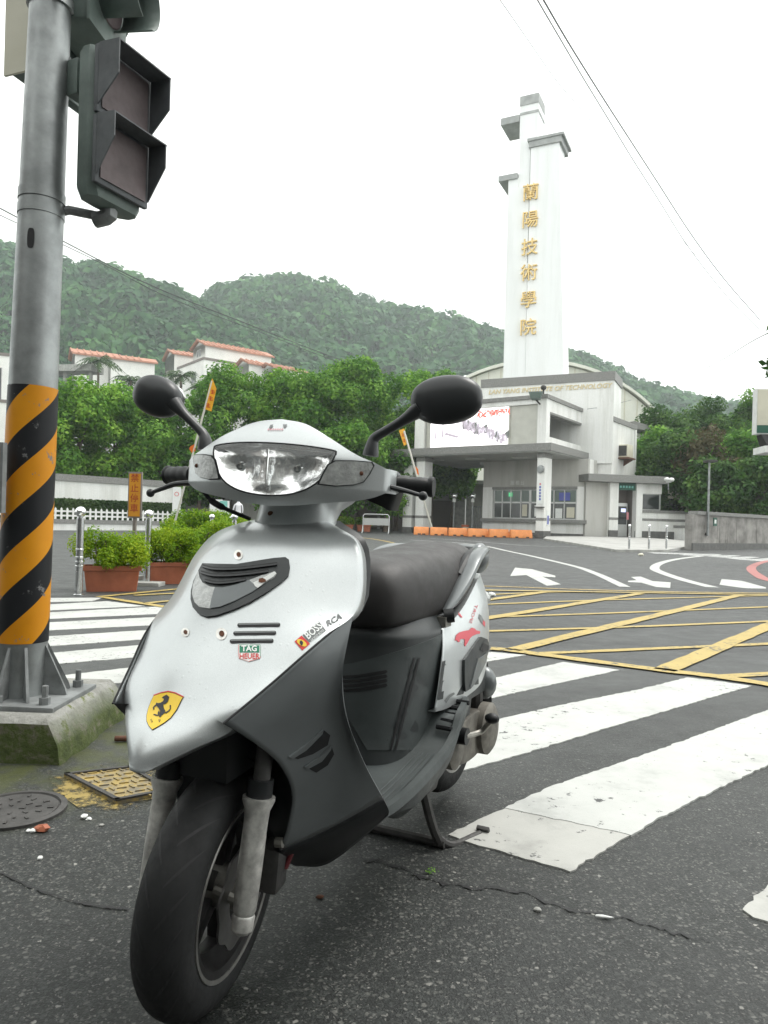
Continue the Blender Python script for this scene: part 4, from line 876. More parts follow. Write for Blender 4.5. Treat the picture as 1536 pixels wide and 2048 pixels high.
# framed striped panel strapped to the pole's far left
fp = thing('striped_panel', 'striped panel in an aluminium frame strapped to the pole', 'panel', P(-42, 955, 2.56), R(-14))
MB().bbox((-.10, -.004, -.115), (.10, .006, .115)).build('sheet', M['hazard'], fp)
for a, b in (((-.108, -.012, -.123), (.108, .008, -.108)), ((-.108, -.012, .108), (.108, .008, .123)), ((-.108, -.012, -.108), (-.096, .008, .108)), ((.096, -.012, -.108), (.108, .008, .108))): MB().bbox(a, b).build('frame', M['galv_dark'], fp)
# pedestrian signal
ps0 = P(238, 402, 2.72); ped = thing('pedestrian_signal', 'dull green two lamp pedestrian signal with dark square visors', 'traffic light', ps0, R(64))
ped.scale = (.86, .86, .83); GN, DKm = M['signal_green'], M['signal_visor']
hb = MB()
def rr2(w, d, z, c=.03): return [(-w + c, -d, z), (w - c, -d, z), (w, -d + c, z), (w, d - c, z), (w - c, d, z), (-w + c, d, z), (-w, d - c, z), (-w, -d + c, z)]
hb.ring([[Vector(p) + Vector((0, .06, 0)) for p in rr2(w, d, z)] for w, d, z in ((.09, .03, -.035), (.135, .05, -.02), (.152, .056, .02), (.152, .056, .60), (.14, .048, .635))]); hb.build('housing', GN, ped)
for k, z0 in enumerate((.03, .335)):
    fr = MB(); fr.bbox((-.15, -.02, z0 - .01), (.15, .004, z0 + .285)); o = fr.build('door', DKm, ped, bevel=.008)
    MB().bbox((-.128, -.026, z0 + .015), (.128, -.0205, z0 + .262)).build('lens', M['signal_dark'], o)
    v_ = MB(); zt, zb_ = z0 + .285, z0 + .02; D = .115 if k else .10
    v_.prism([(-.15, -.022, zt), (-.145, -.022 - D, zt - .012), (-.145, -.022 - D, zt - .018), (-.15, -.022, zt - .008)], (.298, 0, 0))
    for sg in (-1, 1): v_.prism([(sg * .15, -.022, zt), (sg * .15, -.022 - D, zt - .012), (sg * .15, -.022 - D, zt - (.16 if k else .12)), (sg * .15, -.022, zb_)], (-sg * .006, 0, 0))
    v_.build('visor', DKm, ped, sharp=30)
MB().tube(curve([(0, .06, -.03), (0, .06, -.06), (-.02, .12, -.075)], 6), .035, 10).build('lower_hub', M['galv_dark'], ped)
ml = ped.matrix_basis.copy()
iv = (Matrix.Translation(ps0) @ Matrix.Rotation(R(64), 4, 'Z') @ Matrix.Diagonal((.86, .86, .83, 1))).inverted()
pp = iv @ (pa + pdir * pz(432)); pq = iv @ (pa + pdir * pz(75))
MB().tube([(0, .10, -.055), (pp.x * .55, lerp(.10, pp.y, .55), -.05), pp], .020, 10).build('lower_arm', M['galv_dark'], ped); MB().tube([(-.05, .14, .50), pq], .024, 10).build('upper_arm', M['galv_dark'], ped); MB().bbox((-.14, .115, .44), (-.02, .18, .60)).build('terminal_box', GN, ped, bevel=.008)
# vehicle signal heads higher on the pole
vs0 = P(196, 84, 2.84); v1 = thing('vehicle_signal', 'green signal head with a round hood facing along the side road', 'traffic light', vs0, R(84))
MB().bbox((-.14, -.03, 0), (.14, .14, 1.0)).build('housing', GN, v1, bevel=.015); MB().bbox((-.145, -.042, -.01), (.145, -.031, 1.01)).build('back_board', M['signal_green'], v1)
for zc in (.17, .50, .83):
    rows = []
    for y in (-.045, -.20):
        rows.append([Vector((.115 * math.cos(a), y, zc + .115 * math.sin(a))) for a in [R(-70 + i * 320 / 20) for i in range(21)]])
    h_ = MB(); h_.grid(rows); h_.build('visor', GN, v1, solid=.004); MB().lathe([(0, -.05), (.10, -.048), (.105, -.044)], (0, 0, zc), 'y', 20).build('lens', M['signal_dark'], v1)
MB().tube([(.0, .12, .45), (-.02, .32, .42)], .02, 8).build('arm', M['galv_dark'], v1)
vs1 = P(110, 172, 3.0); v2 = thing('vehicle_signal', 'pale backed signal head behind the pole with its hood turned away', 'traffic light', vs1, R(160))
MB().bbox((-.12, -.02, 0), (.12, .12, 1.0)).build('housing', GN, v2, bevel=.015); MB().bbox((-.135, .121, -.01), (.135, .131, 1.0)).build('back_board', M['sign_cream'], v2)
for zc in (.06, .40, .72):
    rows = [[Vector((-.06 + .12 * math.cos(a), y, zc + .12 * math.sin(a))) for a in [R(-160 + i * 320 / 20 + 90 - 20) for i in range(21)]] for y in (-.022, -.24)]
    MB().grid(rows).build('visor', M['signal_green'], v2, solid=.004)
MB().tube([(0, .13, .5), (.1, .3, .5)], .02, 8).build('arm', M['galv_dark'], v2)
# ---------------------------------------------------------------- covers, litter at the footing
c = G(30, 1622); mh = thing('manhole_cover', 'round cast iron manhole cover on the asphalt', 'manhole cover', c)
MB().lathe([(.135, .0), (.135, .008), (.118, .010), (.116, .006), (.115, .004)], n=40).build('rim', M['iron'], mh); MB().lathe([(.0, .0075), (.08, .0075), (.111, .007), (.112, .003)], n=40).build('lid', M['iron'], mh)
for k in range(24):
    a = k * 2.4; r_ = .10 * math.sqrt((k + 1) / 25); MB().box((r_ * math.cos(a), r_ * math.sin(a), .0085), (.016, .007, .003), Matrix.Rotation(a, 3, 'Z')).build('lid_stud', M['iron'], mh)
sq = [G(128, 1555), G(232, 1610), G(345, 1588), G(262, 1540)]
sc_ = thing('access_cover', 'square metal access cover with flaking yellow paint and chevron ribs', 'access cover', (0, 0, 0))
MB().prism([Vector((p.x, p.y, -.004)) for p in sq], (0, 0, .014)).build('plate', M['kerb_yellow'], sc_, sharp=20)
ce = sum(sq, Vector()) / 4
for i in range(4):
    a, b = sq[i], sq[(i + 1) % 4]; n_ = (ce - (a + b) / 2).normalized() * .014; MB().prism([Vector((*p.xy, .0102)) for p in (a, b, b + n_, a + n_)], (0, 0, .006)).build('frame_edge', M['iron'], sc_, sharp=20)
e1, e2 = sq[1] - sq[0], sq[3] - sq[0]
for i in range(7):
    for j in range(7):
        cc = sq[0] + e1 * ((i + .5) / 7) + e2 * ((j + .5) / 7); d = (e1 if (i + j) % 2 else e2).normalized(); MB().box((cc.x, cc.y, .0118), (.028, .005, .0035), Matrix.Rotation(math.atan2(d.y, d.x), 3, 'Z')).build('rib', M['kerb_yellow'], sc_, sharp=20)
pz_ = [(95, 1545), (140, 1522), (250, 1515), (340, 1530), (360, 1600), (300, 1628), (225, 1640), (150, 1612), (105, 1580)]
gpoly('yellow_paint_patch', pz_, M['yellow_dust'], .003, .014, False, .03)
lit = [('stone', 'white stone chip beside the yellow access cover', 168, 1636, .011, 'white_enamel'), ('stone', 'small white chip next to the white stone chip', 178, 1640, .007, 'white_enamel'), ('brick_piece', 'orange brick piece beside the manhole cover', 84, 1662, .016, 'terracotta'), ('stone', 'pale stone chip left of the orange brick piece', 66, 1664, .009, 'white_enamel'), ('stone', 'white chip between brick piece and manhole cover', 57, 1664, .007, 'white_enamel'), ('stone', 'lone white chip on the asphalt left of the tyre', 80, 1718, .007, 'white_enamel'), ('stone', 'pale stone chip right of the yellow access cover edge', 203, 1652, .006, 'concrete'),
       ('stone', 'white paint crumb on the footing edge', 146, 1470, .007, 'white_enamel'), ('cigarette_end', 'white cigarette end lying in the asphalt crack', 1208, 1838, .012, 'white_enamel'), ('leaf_litter', 'dry brown leaf on the asphalt under the scooter', 640, 1796, .007, 'rust'), ('stone', 'pale grit chip near the asphalt crack', 1075, 1822, .008, 'concrete'), ('paper_scrap', 'white paper scrap on the yellow box beside the tail', 983, 1193, .05, 'white_enamel'), ('paper_scrap', 'pale scrap on the road before the far bollards', 1282, 1112, .09, 'sign_cream')]
for nm, lb, u, v, s, mt in lit:
    c = G(u, v); mb = MB(); mb.ellipsoid((0, 0, 0), s * rnd.uniform(.8, 1.4), s, s * .6, 7, 5)
    mb.v = [tuple(x * rnd.uniform(.75, 1.2) for x in p) for p in mb.v]; o = mb.build(nm, M[mt], None, sharp=20); o.location = (c.x, c.y, c.z + s * .45 + (.148 if 'footing' in lb else 0)); tag(o, lb, nm.split('_')[0])
    if nm == 'cigarette_end': o.scale = (1.2, .32, .4); o.rotation_euler = (0, 0, -.2)
rs = thing('rusty_pipe_stub', 'rusty pipe stub lying on the moss by the footing', 'pipe', G(246, 1484)); MB().tube([(-.03, 0, .012), (.06, .01, .012)], .010, 10).build('pipe', M['rust'], rs)
tf = thing('weed', 'tiny green weed growing in the asphalt crack', 'weed', G(862, 1748)); C = rg.normal(size=(26, 3)) * np.array((.009, .005, .003)) + np.array((0, 0, .008)); leafmesh('leaves', C, rdir(26) * .4 + np.array((0, 0, .8)), .0038, M['leaf_row'], tf)
# ---------------------------------------------------------------- bollards
def bollard(loc, label, group, h=.905, r_=.038, ball=.055):
    t = thing('steel_bollard', label, 'bollard', loc, 0, group)
    MB().lathe([(r_ * 1.5, -.01), (r_ * 1.5, .012), (r_, .02), (r_, h - .11), (r_ * .7, h - .10), (r_ * .7, h - .085)], n=20).build('post', M['steel'], t)
    for z in (.30, .345, .39, .47): MB().lathe([(r_, z - .012), (r_ * 1.12, z - .008), (r_ * 1.12, z + .008), (r_, z + .012)], n=20).build('collar', M['chrome'], t)
    MB().ellipsoid((0, 0, h - .045), ball, ball, ball, 20, 12).build('ball_cap', M['chrome'], t)
    return t
b0 = bollard(G(157, 1191), 'stainless bollard left of the first terracotta planter', 'bollards along the planters')
for u, v, Y, lb in ((294, 1169, None, 'stainless bollard on the slab before the second planter'), (424, None, 14.2, 'stainless bollard standing before the white notice board'), (469, None, 11.2, 'stainless bollard peeping over the scooter shield'), (404, None, 22, 'stainless bollard beside the red flowered shrub'), (460, None, 25, 'stainless bollard before the person in white'), (495, None, 28, 'farthest stainless bollard behind the brake cable')):
    p = G(u, v) if Y is None else P(u, 1036, Y); clone(b0, (p.x, p.y, gz(p.y)), label=lb)
for i, (u, v) in enumerate(((1257, 1104), (1297, 1104), (1332, 1103))):
    p = G(u, v); o = clone(b0, (p.x + .1, p.y + .25, gz(p.y) + .09), label=['stainless bollard on the pavement in line with the cash machine', 'middle one of three stainless bollards on the pavement edge', 'stainless bollard on the pavement nearest the concrete wall'][i]); o['group'] = 'bollards on the gatehouse pavement'
# ---------------------------------------------------------------- planters
def shrub(parent, w, d, z0, z1, n, leaf, mat='leaf_shrub', lob=26, seed=1):
    q = random.Random(seed); L_ = []
    for k in range(lob):
        rr = min(w, d) * q.uniform(.34, .5); L_.append(((q.uniform(-1, 1) * (w - rr * .6), q.uniform(-1, 1) * (d - rr * .6), q.uniform(z0 + rr * .6, z1 - rr * .75)), rr))
    tot = sum(4 * math.pi * r_ * r_ for _, r_ in L_); C, N = crown_points(L_, n / tot, .55)
    k = rg.integers(0, len(C), max(6, n // 60)); C2 = C[k] + np.array((0, 0, 1)) * rg.random((len(k), 1)) * .06
    C = np.concatenate([C, C2]); N = np.concatenate([N, N[k]]); leafmesh('foliage', C, N, leaf * (.6 + .7 * rg.random(len(C))), M[mat], parent, .5)
    for k in range(5): MB().tube([(q.uniform(-.4, .4) * w, q.uniform(-.3, .3) * d, z0 - .1), (q.uniform(-.7, .7) * w, q.uniform(-.6, .6) * d, lerp(z0, z1, .7))], .007, 5).build('stem', M['bark'], parent)
def planter(label, loc, rz, w=.52, d=.26, h=.28, fw=.36, fd=.30, ft_=.70, seed=1, n=2600, leaf=.020):
    t = thing('planter', label, 'planter', loc, rz, 'terracotta planters with shrubs')
    rings = []
    def rect(sw, sd, z, n_=10):
        out = []
        for (ax, ay), (bx, by) in zip(((-1, -1), (1, -1), (1, 1), (-1, 1)), ((1, -1), (1, 1), (-1, 1), (-1, -1))):
            for i in range(n_):
                x, y = lerp(ax, bx, i / n_), lerp(ay, by, i / n_); k = 1 - .018 * (i % 3 == 0)
                out.append((x * sw / 2 * k, y * sd / 2 * k, z))
        return out
    mb = MB(); mb.ring([rect(w * .86, d * .82, 0), rect(w * .95, d * .94, h * .80), rect(w * .96, d * .95, h * .82)], caps=True); mb.build('trough', M['terracotta'], t, sharp=20)
    mb = MB(); mb.ring([rect(w * .97, d * .96, h * .80), rect(w * 1.03, d * 1.04, h * .82), rect(w * 1.04, d * 1.06, h), rect(w * .95, d * .92, h), rect(w * .93, d * .9, h * .86)], caps=False); mb.build('rim', M['terracotta'], t, sharp=20)
    MB().bbox((-w * .46, -d * .44, h * .84), (w * .46, d * .44, h * .90)).build('soil', M['soil'], t)
    shrub(t, fw, fd, h - .03, ft_, int(n * 1.7), leaf * 1.15, seed=seed)
    return t
pA = G(215, 1183); planter('first terracotta planter with bushy yellow green shrub beside the end bollard', pA + Vector((0, .12, 0)), R(20), w=.6, d=.3, fw=.40, ft_=.68, seed=1, n=7000, leaf=.015)
pA = G(330, 1168); planter('second terracotta planter right of the orange sign post', pA + Vector((0, .12, 0)), R(25), .6, .3, .27, .42, .3, .68, 2, 6200, .015)
pA = P(398, 1036, 10.2); planter('third terracotta planter against the scooter shield edge', Vector((pA.x, pA.y, 0)), R(30), .62, .32, .27, .5, .36, .80, 3, 5200, .018)
pA = P(455, 1036, 11.8); planter('fourth terracotta planter mostly hidden by the scooter shield', Vector((pA.x, pA.y, 0)), R(30), .62, .32, .27, .5, .36, .80, 4, 4200, .02)
for i, (u, Y, lb) in enumerate(((392, 17.5, 'back row planter with round shrub and reddish leaves'), (452, 19, 'back row planter right of the white notice board'))):
    p = P(u, 1036, Y); planter(lb, Vector((p.x, p.y, 0)), R(30), 1.0, .45, .4, .72, .5, 1.02, 6 + i, 4200, .03)
for i, (u, Y, lb) in enumerate(((692, 44.5, 'far planter with clipped shrub between the crowd barriers'), (728, 45.5, 'far planter with shrub behind the right crowd barrier'))):
    p = P(u, 1050, Y); planter(lb, Vector((p.x, p.y, gz(Y))), 0, .9, .5, .42, .5, .4, .92, 9 + i, 900, .06)
sl0 = G(276, 1172); tag(MB().bbox((-.17, -.05, -.01), (.26, .22, .045)).build('paving_slab', M['concrete'], None, bevel=.006), 'loose concrete slab under the orange sign and bollard', 'slab').location = sl0
# orange no-parking sign
sg0 = P(267, 1168, 9.25); sg0.z = .04; sg = thing('no_parking_sign', 'narrow orange sign with four red characters on a steel post', 'sign', sg0, R(-10))
zt = P(270, 944, 9.25).z - .04; zb_ = P(268, 1036, 9.25).z - .04
MB().bbox((-.10, -.02, zb_), (.085, .012, zt)).build('frame', M['house_trim'], sg, bevel=.004); o = MB().bbox((-.082, -.026, zb_ + .02), (.072, -.0205, zt - .022)).build('sheet', M['sign_orange'], sg)
MB().bbox((-.03, -.01, 0), (.01, .022, zb_)).build('post', M['house_trim'], sg); MB().bbox((-.1, -.1, -.02), (.1, .1, .03)).build('base', M['concrete'], sg)
for k, ch in enumerate('禁止停車'): letter('character', ch, .115, frame_m((-.005, -.0275, zt - .085 - k * .128), (1, 0, 0), (0, 0, 1)), M['sign_red'], sg, bold=.001)
# pennants on leaning poles
def pennant(label, Y, top, foot, poly, marks, ribbon):
    t = thing('warning_pennant', label, 'flag', P(*foot, Y)); o0 = P(*foot, Y); L_ = lambda u, v, d=0: P(u, v, Y) - o0 + Vector((0, d, 0))
    w = .0014 * Y; MB().tube([L_(*foot), L_(*top)], w, 8).build('pole', M['bamboo'], t)
    fl = MB(); fl.prism([L_(u, v, -.01) for u, v in poly], (0, .006, 0)); f_ = fl.build('pennant', M['flag_yellow'], t, sharp=0)
    for (u, v, du, dv) in marks:
        for a in (-1, 0, 1): MB().prism([L_(u - du, v + a * dv * .33 - dv * .1, -.014), L_(u + du, v + a * dv * .33 + dv * .1, -.014), L_(u + du, v + a * dv * .33 + dv * .22, -.014), L_(u - du, v + a * dv * .33 + dv * .04, -.014)], (0, .002, 0)).build('red_mark', M['flag_red'], f_, sharp=0)
        MB().prism([L_(u - du * .2, v - dv * .5, -.015), L_(u + du * .2, v - dv * .5, -.015), L_(u + du * .05, v + dv * .5, -.015), L_(u - du * .35, v + dv * .5, -.015)], (0, .002, 0)).build('red_mark', M['flag_red'], f_, sharp=0)
    MB().prism([L_(u, v, -.012) for u, v in ribbon], (0, .005, 0)).build('ribbon', M['flag_orange'], t, sharp=0)
pennant('tall yellow pennant with red marks on a leaning white pole', 11.0, (424, 762), (322, 1150), [(409, 818), (423, 823), (430, 792), (433, 778), (425, 757), (420, 768), (413, 797)], [(426, 784, 4, 9), (422, 797, 4, 9), (417, 811, 4, 9)], [(381, 893), (390, 888), (391, 902), (384, 906), (379, 898)])
pennant('small yellow pennant leaning before the gatehouse pillars', 43.6, (808, 862), (870, 1077), [(798, 861), (808, 857), (817, 886), (808, 892)], [(806, 870, 3, 7), (809, 881, 3, 7)], [(831, 932), (836, 938), (838, 950), (833, 947), (832, 940)])
# ---------------------------------------------------------------- campus wall, hedge, picket fence
def along(a, b): d = (b - a); d.z = 0; return d.length, math.atan2(d.y, d.x)
w0, w1 = P(-70, 1035, 31.8), P(345, 1040, 39.4); w0.z = gz(31.8); w1.z = gz(39.4); Lw, aw_ = along(w0, w1)
cw = thing('campus_wall', 'long white tiled wall with grey coping below the tree row', 'wall', w0, aw_)
bar(cw, 'wall', (0, 0, -.1), (Lw, .3, 2.35), M['tile_white']); bar(cw, 'coping', (-.05, -.06, 2.352), (Lw + .05, .36, 2.68), M['granite'])
bar(cw, 'end_post', (Lw, -.1, -.1), (Lw + .5, .4, 2.3), M['concrete'])
h0 = w0 + Vector((math.sin(aw_), -math.cos(aw_), 0)) * 1.2
hd = thing('clipped_hedge', 'long clipped green hedge in front of the white wall', 'hedge', h0, aw_)
n = 9000; C = rg.random((n, 3)) * np.array((Lw, .8, 1.42)); side = rg.integers(0, 3, n); C[side == 0, 2] = 1.42 + rg.normal(size=(side == 0).sum()) * .03; C[side > 0, 1] = rg.normal(size=(side > 0).sum()) * .03; N = rdir(n) * .7 + np.where((side == 0)[:, None], np.array((0, 0, 1.)), np.array((0, -1., .2)))
leafmesh('foliage', C, N / np.linalg.norm(N, axis=1, keepdims=True), .075, M['leaf_hedge'], hd); MB().bbox((0.05, .06, 0), (Lw - .05, .8, 1.36)).build('branches', M['leaf_hedge'], hd)
f0 = w0 + Vector((math.sin(aw_), -math.cos(aw_), 0)) * 2.1
lw = thing('planter_wall', 'low white tiled wall with grey coping under the picket fence', 'wall', f0, aw_); bar(lw, 'wall', (0, 0, -.1), (Lw, .3, .33), M['tile_white']); bar(lw, 'coping', (-.03, -.05, .331), (Lw + .03, .36, .52), M['granite'])
fe = thing('picket_fence', 'white picket fence standing on the low tiled wall', 'fence', f0 + Vector((0, 0, .522)), aw_)
npk = int(Lw / .27)
pk = MB(); pk.prism([(-.045, 0, 0), (.045, 0, 0), (.045, 0, .46), (0, 0, .53), (-.045, 0, .46)], (0, .03, 0)); p0_ = pk.build('picket', M['white_enamel'], fe, sharp=20); p0_.location = (.1, .1, 0)
for k in range(1, npk):
    o = p0_.copy(); col.objects.link(o); o.parent = fe; o.location = (.1 + k * .27, .1, 0)
for z in (.12, .32): bar(fe, 'rail', (0, .131, z), (Lw, .16, z + .08), M['white_enamel'])
nb0 = P(352, 1040, 36); nb = thing('wall_notice', 'white notice with red prohibition mark beside the wall end', 'sign', (nb0.x, nb0.y, gz(36)), R(5)); zt = P(352, 974, 36).z - gz(36); bar(nb, 'board', (-.2, 0, .9), (.2, .03, zt), M['sign_white']); MB().lathe([(.085, -.01), (.11, -.01), (.11, -.004), (.085, -.004)], (0, 0, zt - .35), 'y', 20, True).build('red_ring', M['st_red'], nb); bar(nb, 'post', (-.04, .031, 0), (.04, .1, zt), M['alu'])
nb0 = P(438, 1040, 27); nb = thing('notice_board', 'white framed notice board with a teal print', 'notice board', (nb0.x, nb0.y, gz(27)), R(-4)); z0, z1 = P(438, 1031, 27).z, P(438, 1001, 27).z; bar(nb, 'board', (-.37, 0, z0), (.37, .03, z1), M['sign_white']); bar(nb, 'print', (.02, -.006, z0 + .22), (.3, -.001, z1 - .05), M['teal_print']); bar(nb, 'print', (-.3, -.006, z0 + .06), (.28, -.001, z0 + .2), M['sign_white'])
for x in (-.33, .29): bar(nb, 'post', (x, .031, 0), (x + .04, .07, z1), M['alu'])
x0 = P(362, 1050, 47); b3 = thing('guard_house', 'beige low building with a barred dark window behind the planters', 'building', (x0.x, 47, gz(47)), R(4)); bar(b3, 'wall', (0, 0, -.1), (5.5, 3, 3.3), M['recess']); wi = bar(b3, 'window', (.65, -.05, 1.5), (1.4, 0, 2.45), M['glass_dark']); bar(b3, 'roof_slab', (-.3, -.6, 3.3), (5.8, 3.2, 3.6), M['concrete'])
for k in range(6): bar(wi, 'window_bar', (.7 + k * .13, -.08, 1.5), (.73 + k * .13, -.051, 2.45), M['iron'])
# person walking off behind the planters
pr0 = P(476, 1040, 38.5); pr = thing('person', 'person in white shirt and dark trousers seen from behind beyond the planters', 'person', (pr0.x, 38.5, gz(38.5)), R(15))
me = bpy.data.meshes.new('body'); V_ = [(0, 0, .93), (0, -.01, 1.12), (0, -.02, 1.34), (0, -.02, 1.47), (0, 0, 1.55), (0, .01, 1.68), (.19, -.01, 1.40), (.23, 0, 1.12), (.22, .06, .86), (-.19, -.01, 1.40), (-.26, 0, 1.14), (-.25, .08, .90), (.09, 0, .88), (.10, .03, .48), (.10, -.02, .06), (.10, .13, .03), (-.09, 0, .88), (-.10, -.08, .48), (-.10, -.12, .07), (-.10, .03, .04)]
E_ = [(0, 1), (1, 2), (2, 3), (3, 4), (4, 5), (3, 6), (6, 7), (7, 8), (3, 9), (9, 10), (10, 11), (0, 12), (12, 13), (13, 14), (14, 15), (0, 16), (16, 17), (17, 18), (18, 19)]
rad = [.15, .145, .16, .09, .055, .10, .06, .045, .04, .06, .045, .04, .09, .06, .04, .04, .09, .06, .04, .04]
me.from_pydata(V_, E_, []); bo = bpy.data.objects.new('body', me); col.objects.link(bo); bo.parent = pr
md = bo.modifiers.new('skin', 'SKIN'); sk = me.skin_vertices[0].data
for s_, r_ in zip(sk, rad): s_.radius = (r_, r_ * .85)
sk[0].use_root = True; bo.modifiers.new('smooth', 'SUBSURF').levels = 1; bo.modifiers['smooth'].render_levels = 2
def person_mat():
    m, n, l, b = nodes('white_shirt_dark_trousers_skin'); sx = n.new('ShaderNodeSeparateXYZ'); l.new(coord(n, l, 'Object'), sx.inputs[0])
    l.new(ramp(n, l, sx.outputs['Z'], [(0.0, (.02, .02, .025)), (.982, (.02, .02, .025)), (.985, (.78, .78, .80)), (1.0, (.78, .78, .80))]), b.inputs['Base Color']); b.inputs['Roughness'].default_value = .8; return m
me.materials.append(person_mat()); hr = MB(); hr.ellipsoid((0, -.01, 1.70), .105, .115, .12, 12, 8); hr.build('hair', M['st_black'], pr)
# ---------------------------------------------------------------- crowd barriers, orange barriers
def crowd(label, u, v, Y, rz, L_=1.5):
    p = P(u, v, Y); t = thing('crowd_barrier', label, 'barrier', (p.x, p.y, gz(Y)), rz, 'steel crowd barriers across the gate road')
    MB().tube(curve([(-L_ / 2, 0, .08), (-L_ / 2, 0, .9), (-L_ / 2 + .06, 0, 1.06), (-L_ / 2 + .2, 0, 1.1), (L_ / 2 - .2, 0, 1.1), (L_ / 2 - .06, 0, 1.06), (L_ / 2, 0, .9), (L_ / 2, 0, .08)], 26), .032, 8).build('frame', M['steel'], t)
    bar(t, 'panel', (-L_ / 2 + .03, -.015, .48), (L_ / 2 - .03, .015, .88), M['alu'])
    for x in (-L_ / 2, L_ / 2): MB().tube([(x, -.4, .0), (x, -.05, .4), (x, .05, .4), (x, .4, .0)], .026, 6).build('foot', M['steel'], t)
crowd('steel crowd barrier standing clear right of the shield', 752, 1050, 41.5, R(-6)); crowd('steel crowd barrier partly hidden by the scooter neck', 640, 1050, 39.5, R(-4))
ob = [(143, 222), (225, 314), (318, 411), (414, 516), (520, 621), (628, 737)]
for i, (a, b) in enumerate(ob):
    u0, u1 = 770 + .397 * a, 770 + .397 * b; vv = lerp(1069, 1075.5, i / 5); p, p2 = G(u0, vv), G(u1, vv + .9); L_, an = along(p, p2); L_ = min(L_, 1.5)
    t = thing('road_barrier', ['faded orange plastic barrier at the gate pillar end of the row', 'second orange barrier from the gate pillar', 'third orange barrier from the gate pillar', 'third orange barrier counted from the corner pillar', 'second orange barrier counted from the corner pillar', 'orange barrier closest to the gatehouse corner pillar'][i], 'barrier', p, an, 'orange barriers closing the gate lane')
    mb = MB(); mb.ring([[(x, y, z) for y, z in ((-.21, 0), (-.2, .12), (-.12, .40), (-.06, .46), (.06, .46), (.12, .40), (.2, .12), (.21, 0))] for x in (0.02, L_ - .02)]); mb.build('body', M['barrier_orange'], t, bevel=.015)
    for x in (.25, L_ - .4): bar(t, 'fork_slot', (x, -.2125, .01), (x + .18, -.19, .08), M['iron'])
bn = P(930, 1058, 45.5); t = thing('litter_pot', 'cream pot with orange rim behind the orange barriers', 'pot', (bn.x, bn.y, gz(45.5)), 0); MB().lathe([(.16, 0), (.22, .5)], n=12).build('pot', M['sign_cream'], t); MB().lathe([(.235, .45), (.24, .6), (.2, .6)], n=12).build('rim', M['terracotta'], t); MB().cyl((0, 0, .3), (0, 0, 2.2), .035).build('pole', M['alu'], t)
for i, u in enumerate((907, 944)):
    p = P(u, 1050, 47.5); t = thing('globe_lamp', ['white globe lamp left of the pot pole', 'white globe lamp right of the pot pole'][i], 'lamp', (p.x, p.y, gz(47))); z = P(u, 992, 47.5).z - gz(47); MB().ellipsoid((0, 0, z), .2, .2, .2).build('globe', M['chrome'], t); MB().lathe([(.12, z - .4), (.1, z - .18)], n=10).build('collar', M['white_enamel'], t); MB().cyl((0, 0, -.1), (0, 0, z - .4), .05).build('post', M['galv'], t)
# ---------------------------------------------------------------- right-hand wall and its neighbours
r0, r1 = G(1383, 1101), G(1640, 1092); Lr, ar = along(r0, r1); Lr = 12.5
rw_ = thing('boundary_wall', 'long weathered concrete wall with dark coping and plinth', 'wall', r0, R(40))
bar(rw_, 'wall', (0, 0, -.1), (Lr, .3, 1.45), M['weathered']); bar(rw_, 'coping', (.35, -.06, 1.452), (Lr, .36, 1.60), M['granite']); bar(rw_, 'plinth', (-.02, -.06, -.15), (Lr, .0, .30), M['dark_band'])
q = random.Random(4)
for k in range(16): x = q.uniform(.3, Lr - .3); bar(rw_, 'wall_rib', (x, -.012, .31), (x + q.uniform(.05, .2), -.001, q.uniform(1.2, 1.44)), M['weathered'])
sb = bar(rw_, 'number_plate', (1.75, -.03, 1.02), (2.05, -.012, 1.36), M['sign_green']); bar(sb, 'written_mark', (1.82, -.034, 1.12), (1.98, -.031, 1.28), M['sign_white'])
lp0 = r0 + Vector((math.cos(R(40)), math.sin(R(40)), 0)) * 1.15 + Vector((.02, -.12, 0)); lp = thing('lamp_post', 'thin grey lamp post before the concrete wall', 'lamp post', lp0); zt = P(1426, 928, lp0.y).z
MB().cyl((0, 0, .6), (0, 0, zt), .05, .04).build('post', M['galv'], lp); MB().bbox((-.18, -.25, zt), (.22, .2, zt + .09)).build('lamp_head', M['iron'], lp, bevel=.01); MB().bbox((-.05, .03, .62), (.05, .13, .72)).build('bracket', M['iron'], lp)
cm0 = P(1337, 963, 43.0); cmr = thing('security_camera', 'white twin lamp camera on a post at the bay corner', 'security camera', cm0)
MB().ellipsoid((-.12, -.05, .12), .16, .16, .12).build('lamp', M['white_enamel'], cmr); MB().ellipsoid((.14, -.08, .10), .17, .17, .13).build('lamp', M['white_enamel'], cmr); MB().bbox((-.12, -.04, -.06), (.16, .1, .08)).build('body', M['white_enamel'], cmr, bevel=.02); MB().cyl((0, 0, -.5), (0, 0, 0), .035).build('stem', M['galv'], cmr)
s0 = P(1336, 1005, 47); sh = thing('shed', 'open shed with mossy yellow roof edge over a black shade sheet', 'shed', (s0.x, 47, .35), R(-16)); zr = P(1336, 981, 47).z - .35
MB().prism([(0, 0, zr), (3.2, 0, zr - .28), (3.2, 0, zr - .75), (0, 0, zr - .5)], (0, .25, 0)).build('roof_edge', M['sign_cream'], sh, sharp=20); bar(sh, 'shade_sheet', (.1, .4, -.1), (7.5, .5, zr - .5), M['black']); MB().prism([(3.2, 0, zr - .35), (7.6, 0, zr - .75), (7.6, 0, zr - .95), (3.2, 0, zr - .6)], (0, .25, 0)).build('roof_edge', M['house_trim'], sh, sharp=20); bar(sh, 'roof', (.1, .26, zr - .5), (7.5, 3, zr - .4), M['house_trim'])  # black sheet stands in for the shade under the shed roof
for x in (3.3, 7.3): bar(sh, 'post', (x, .1, -.1), (x + .12, .22, zr - .6), M['iron'])
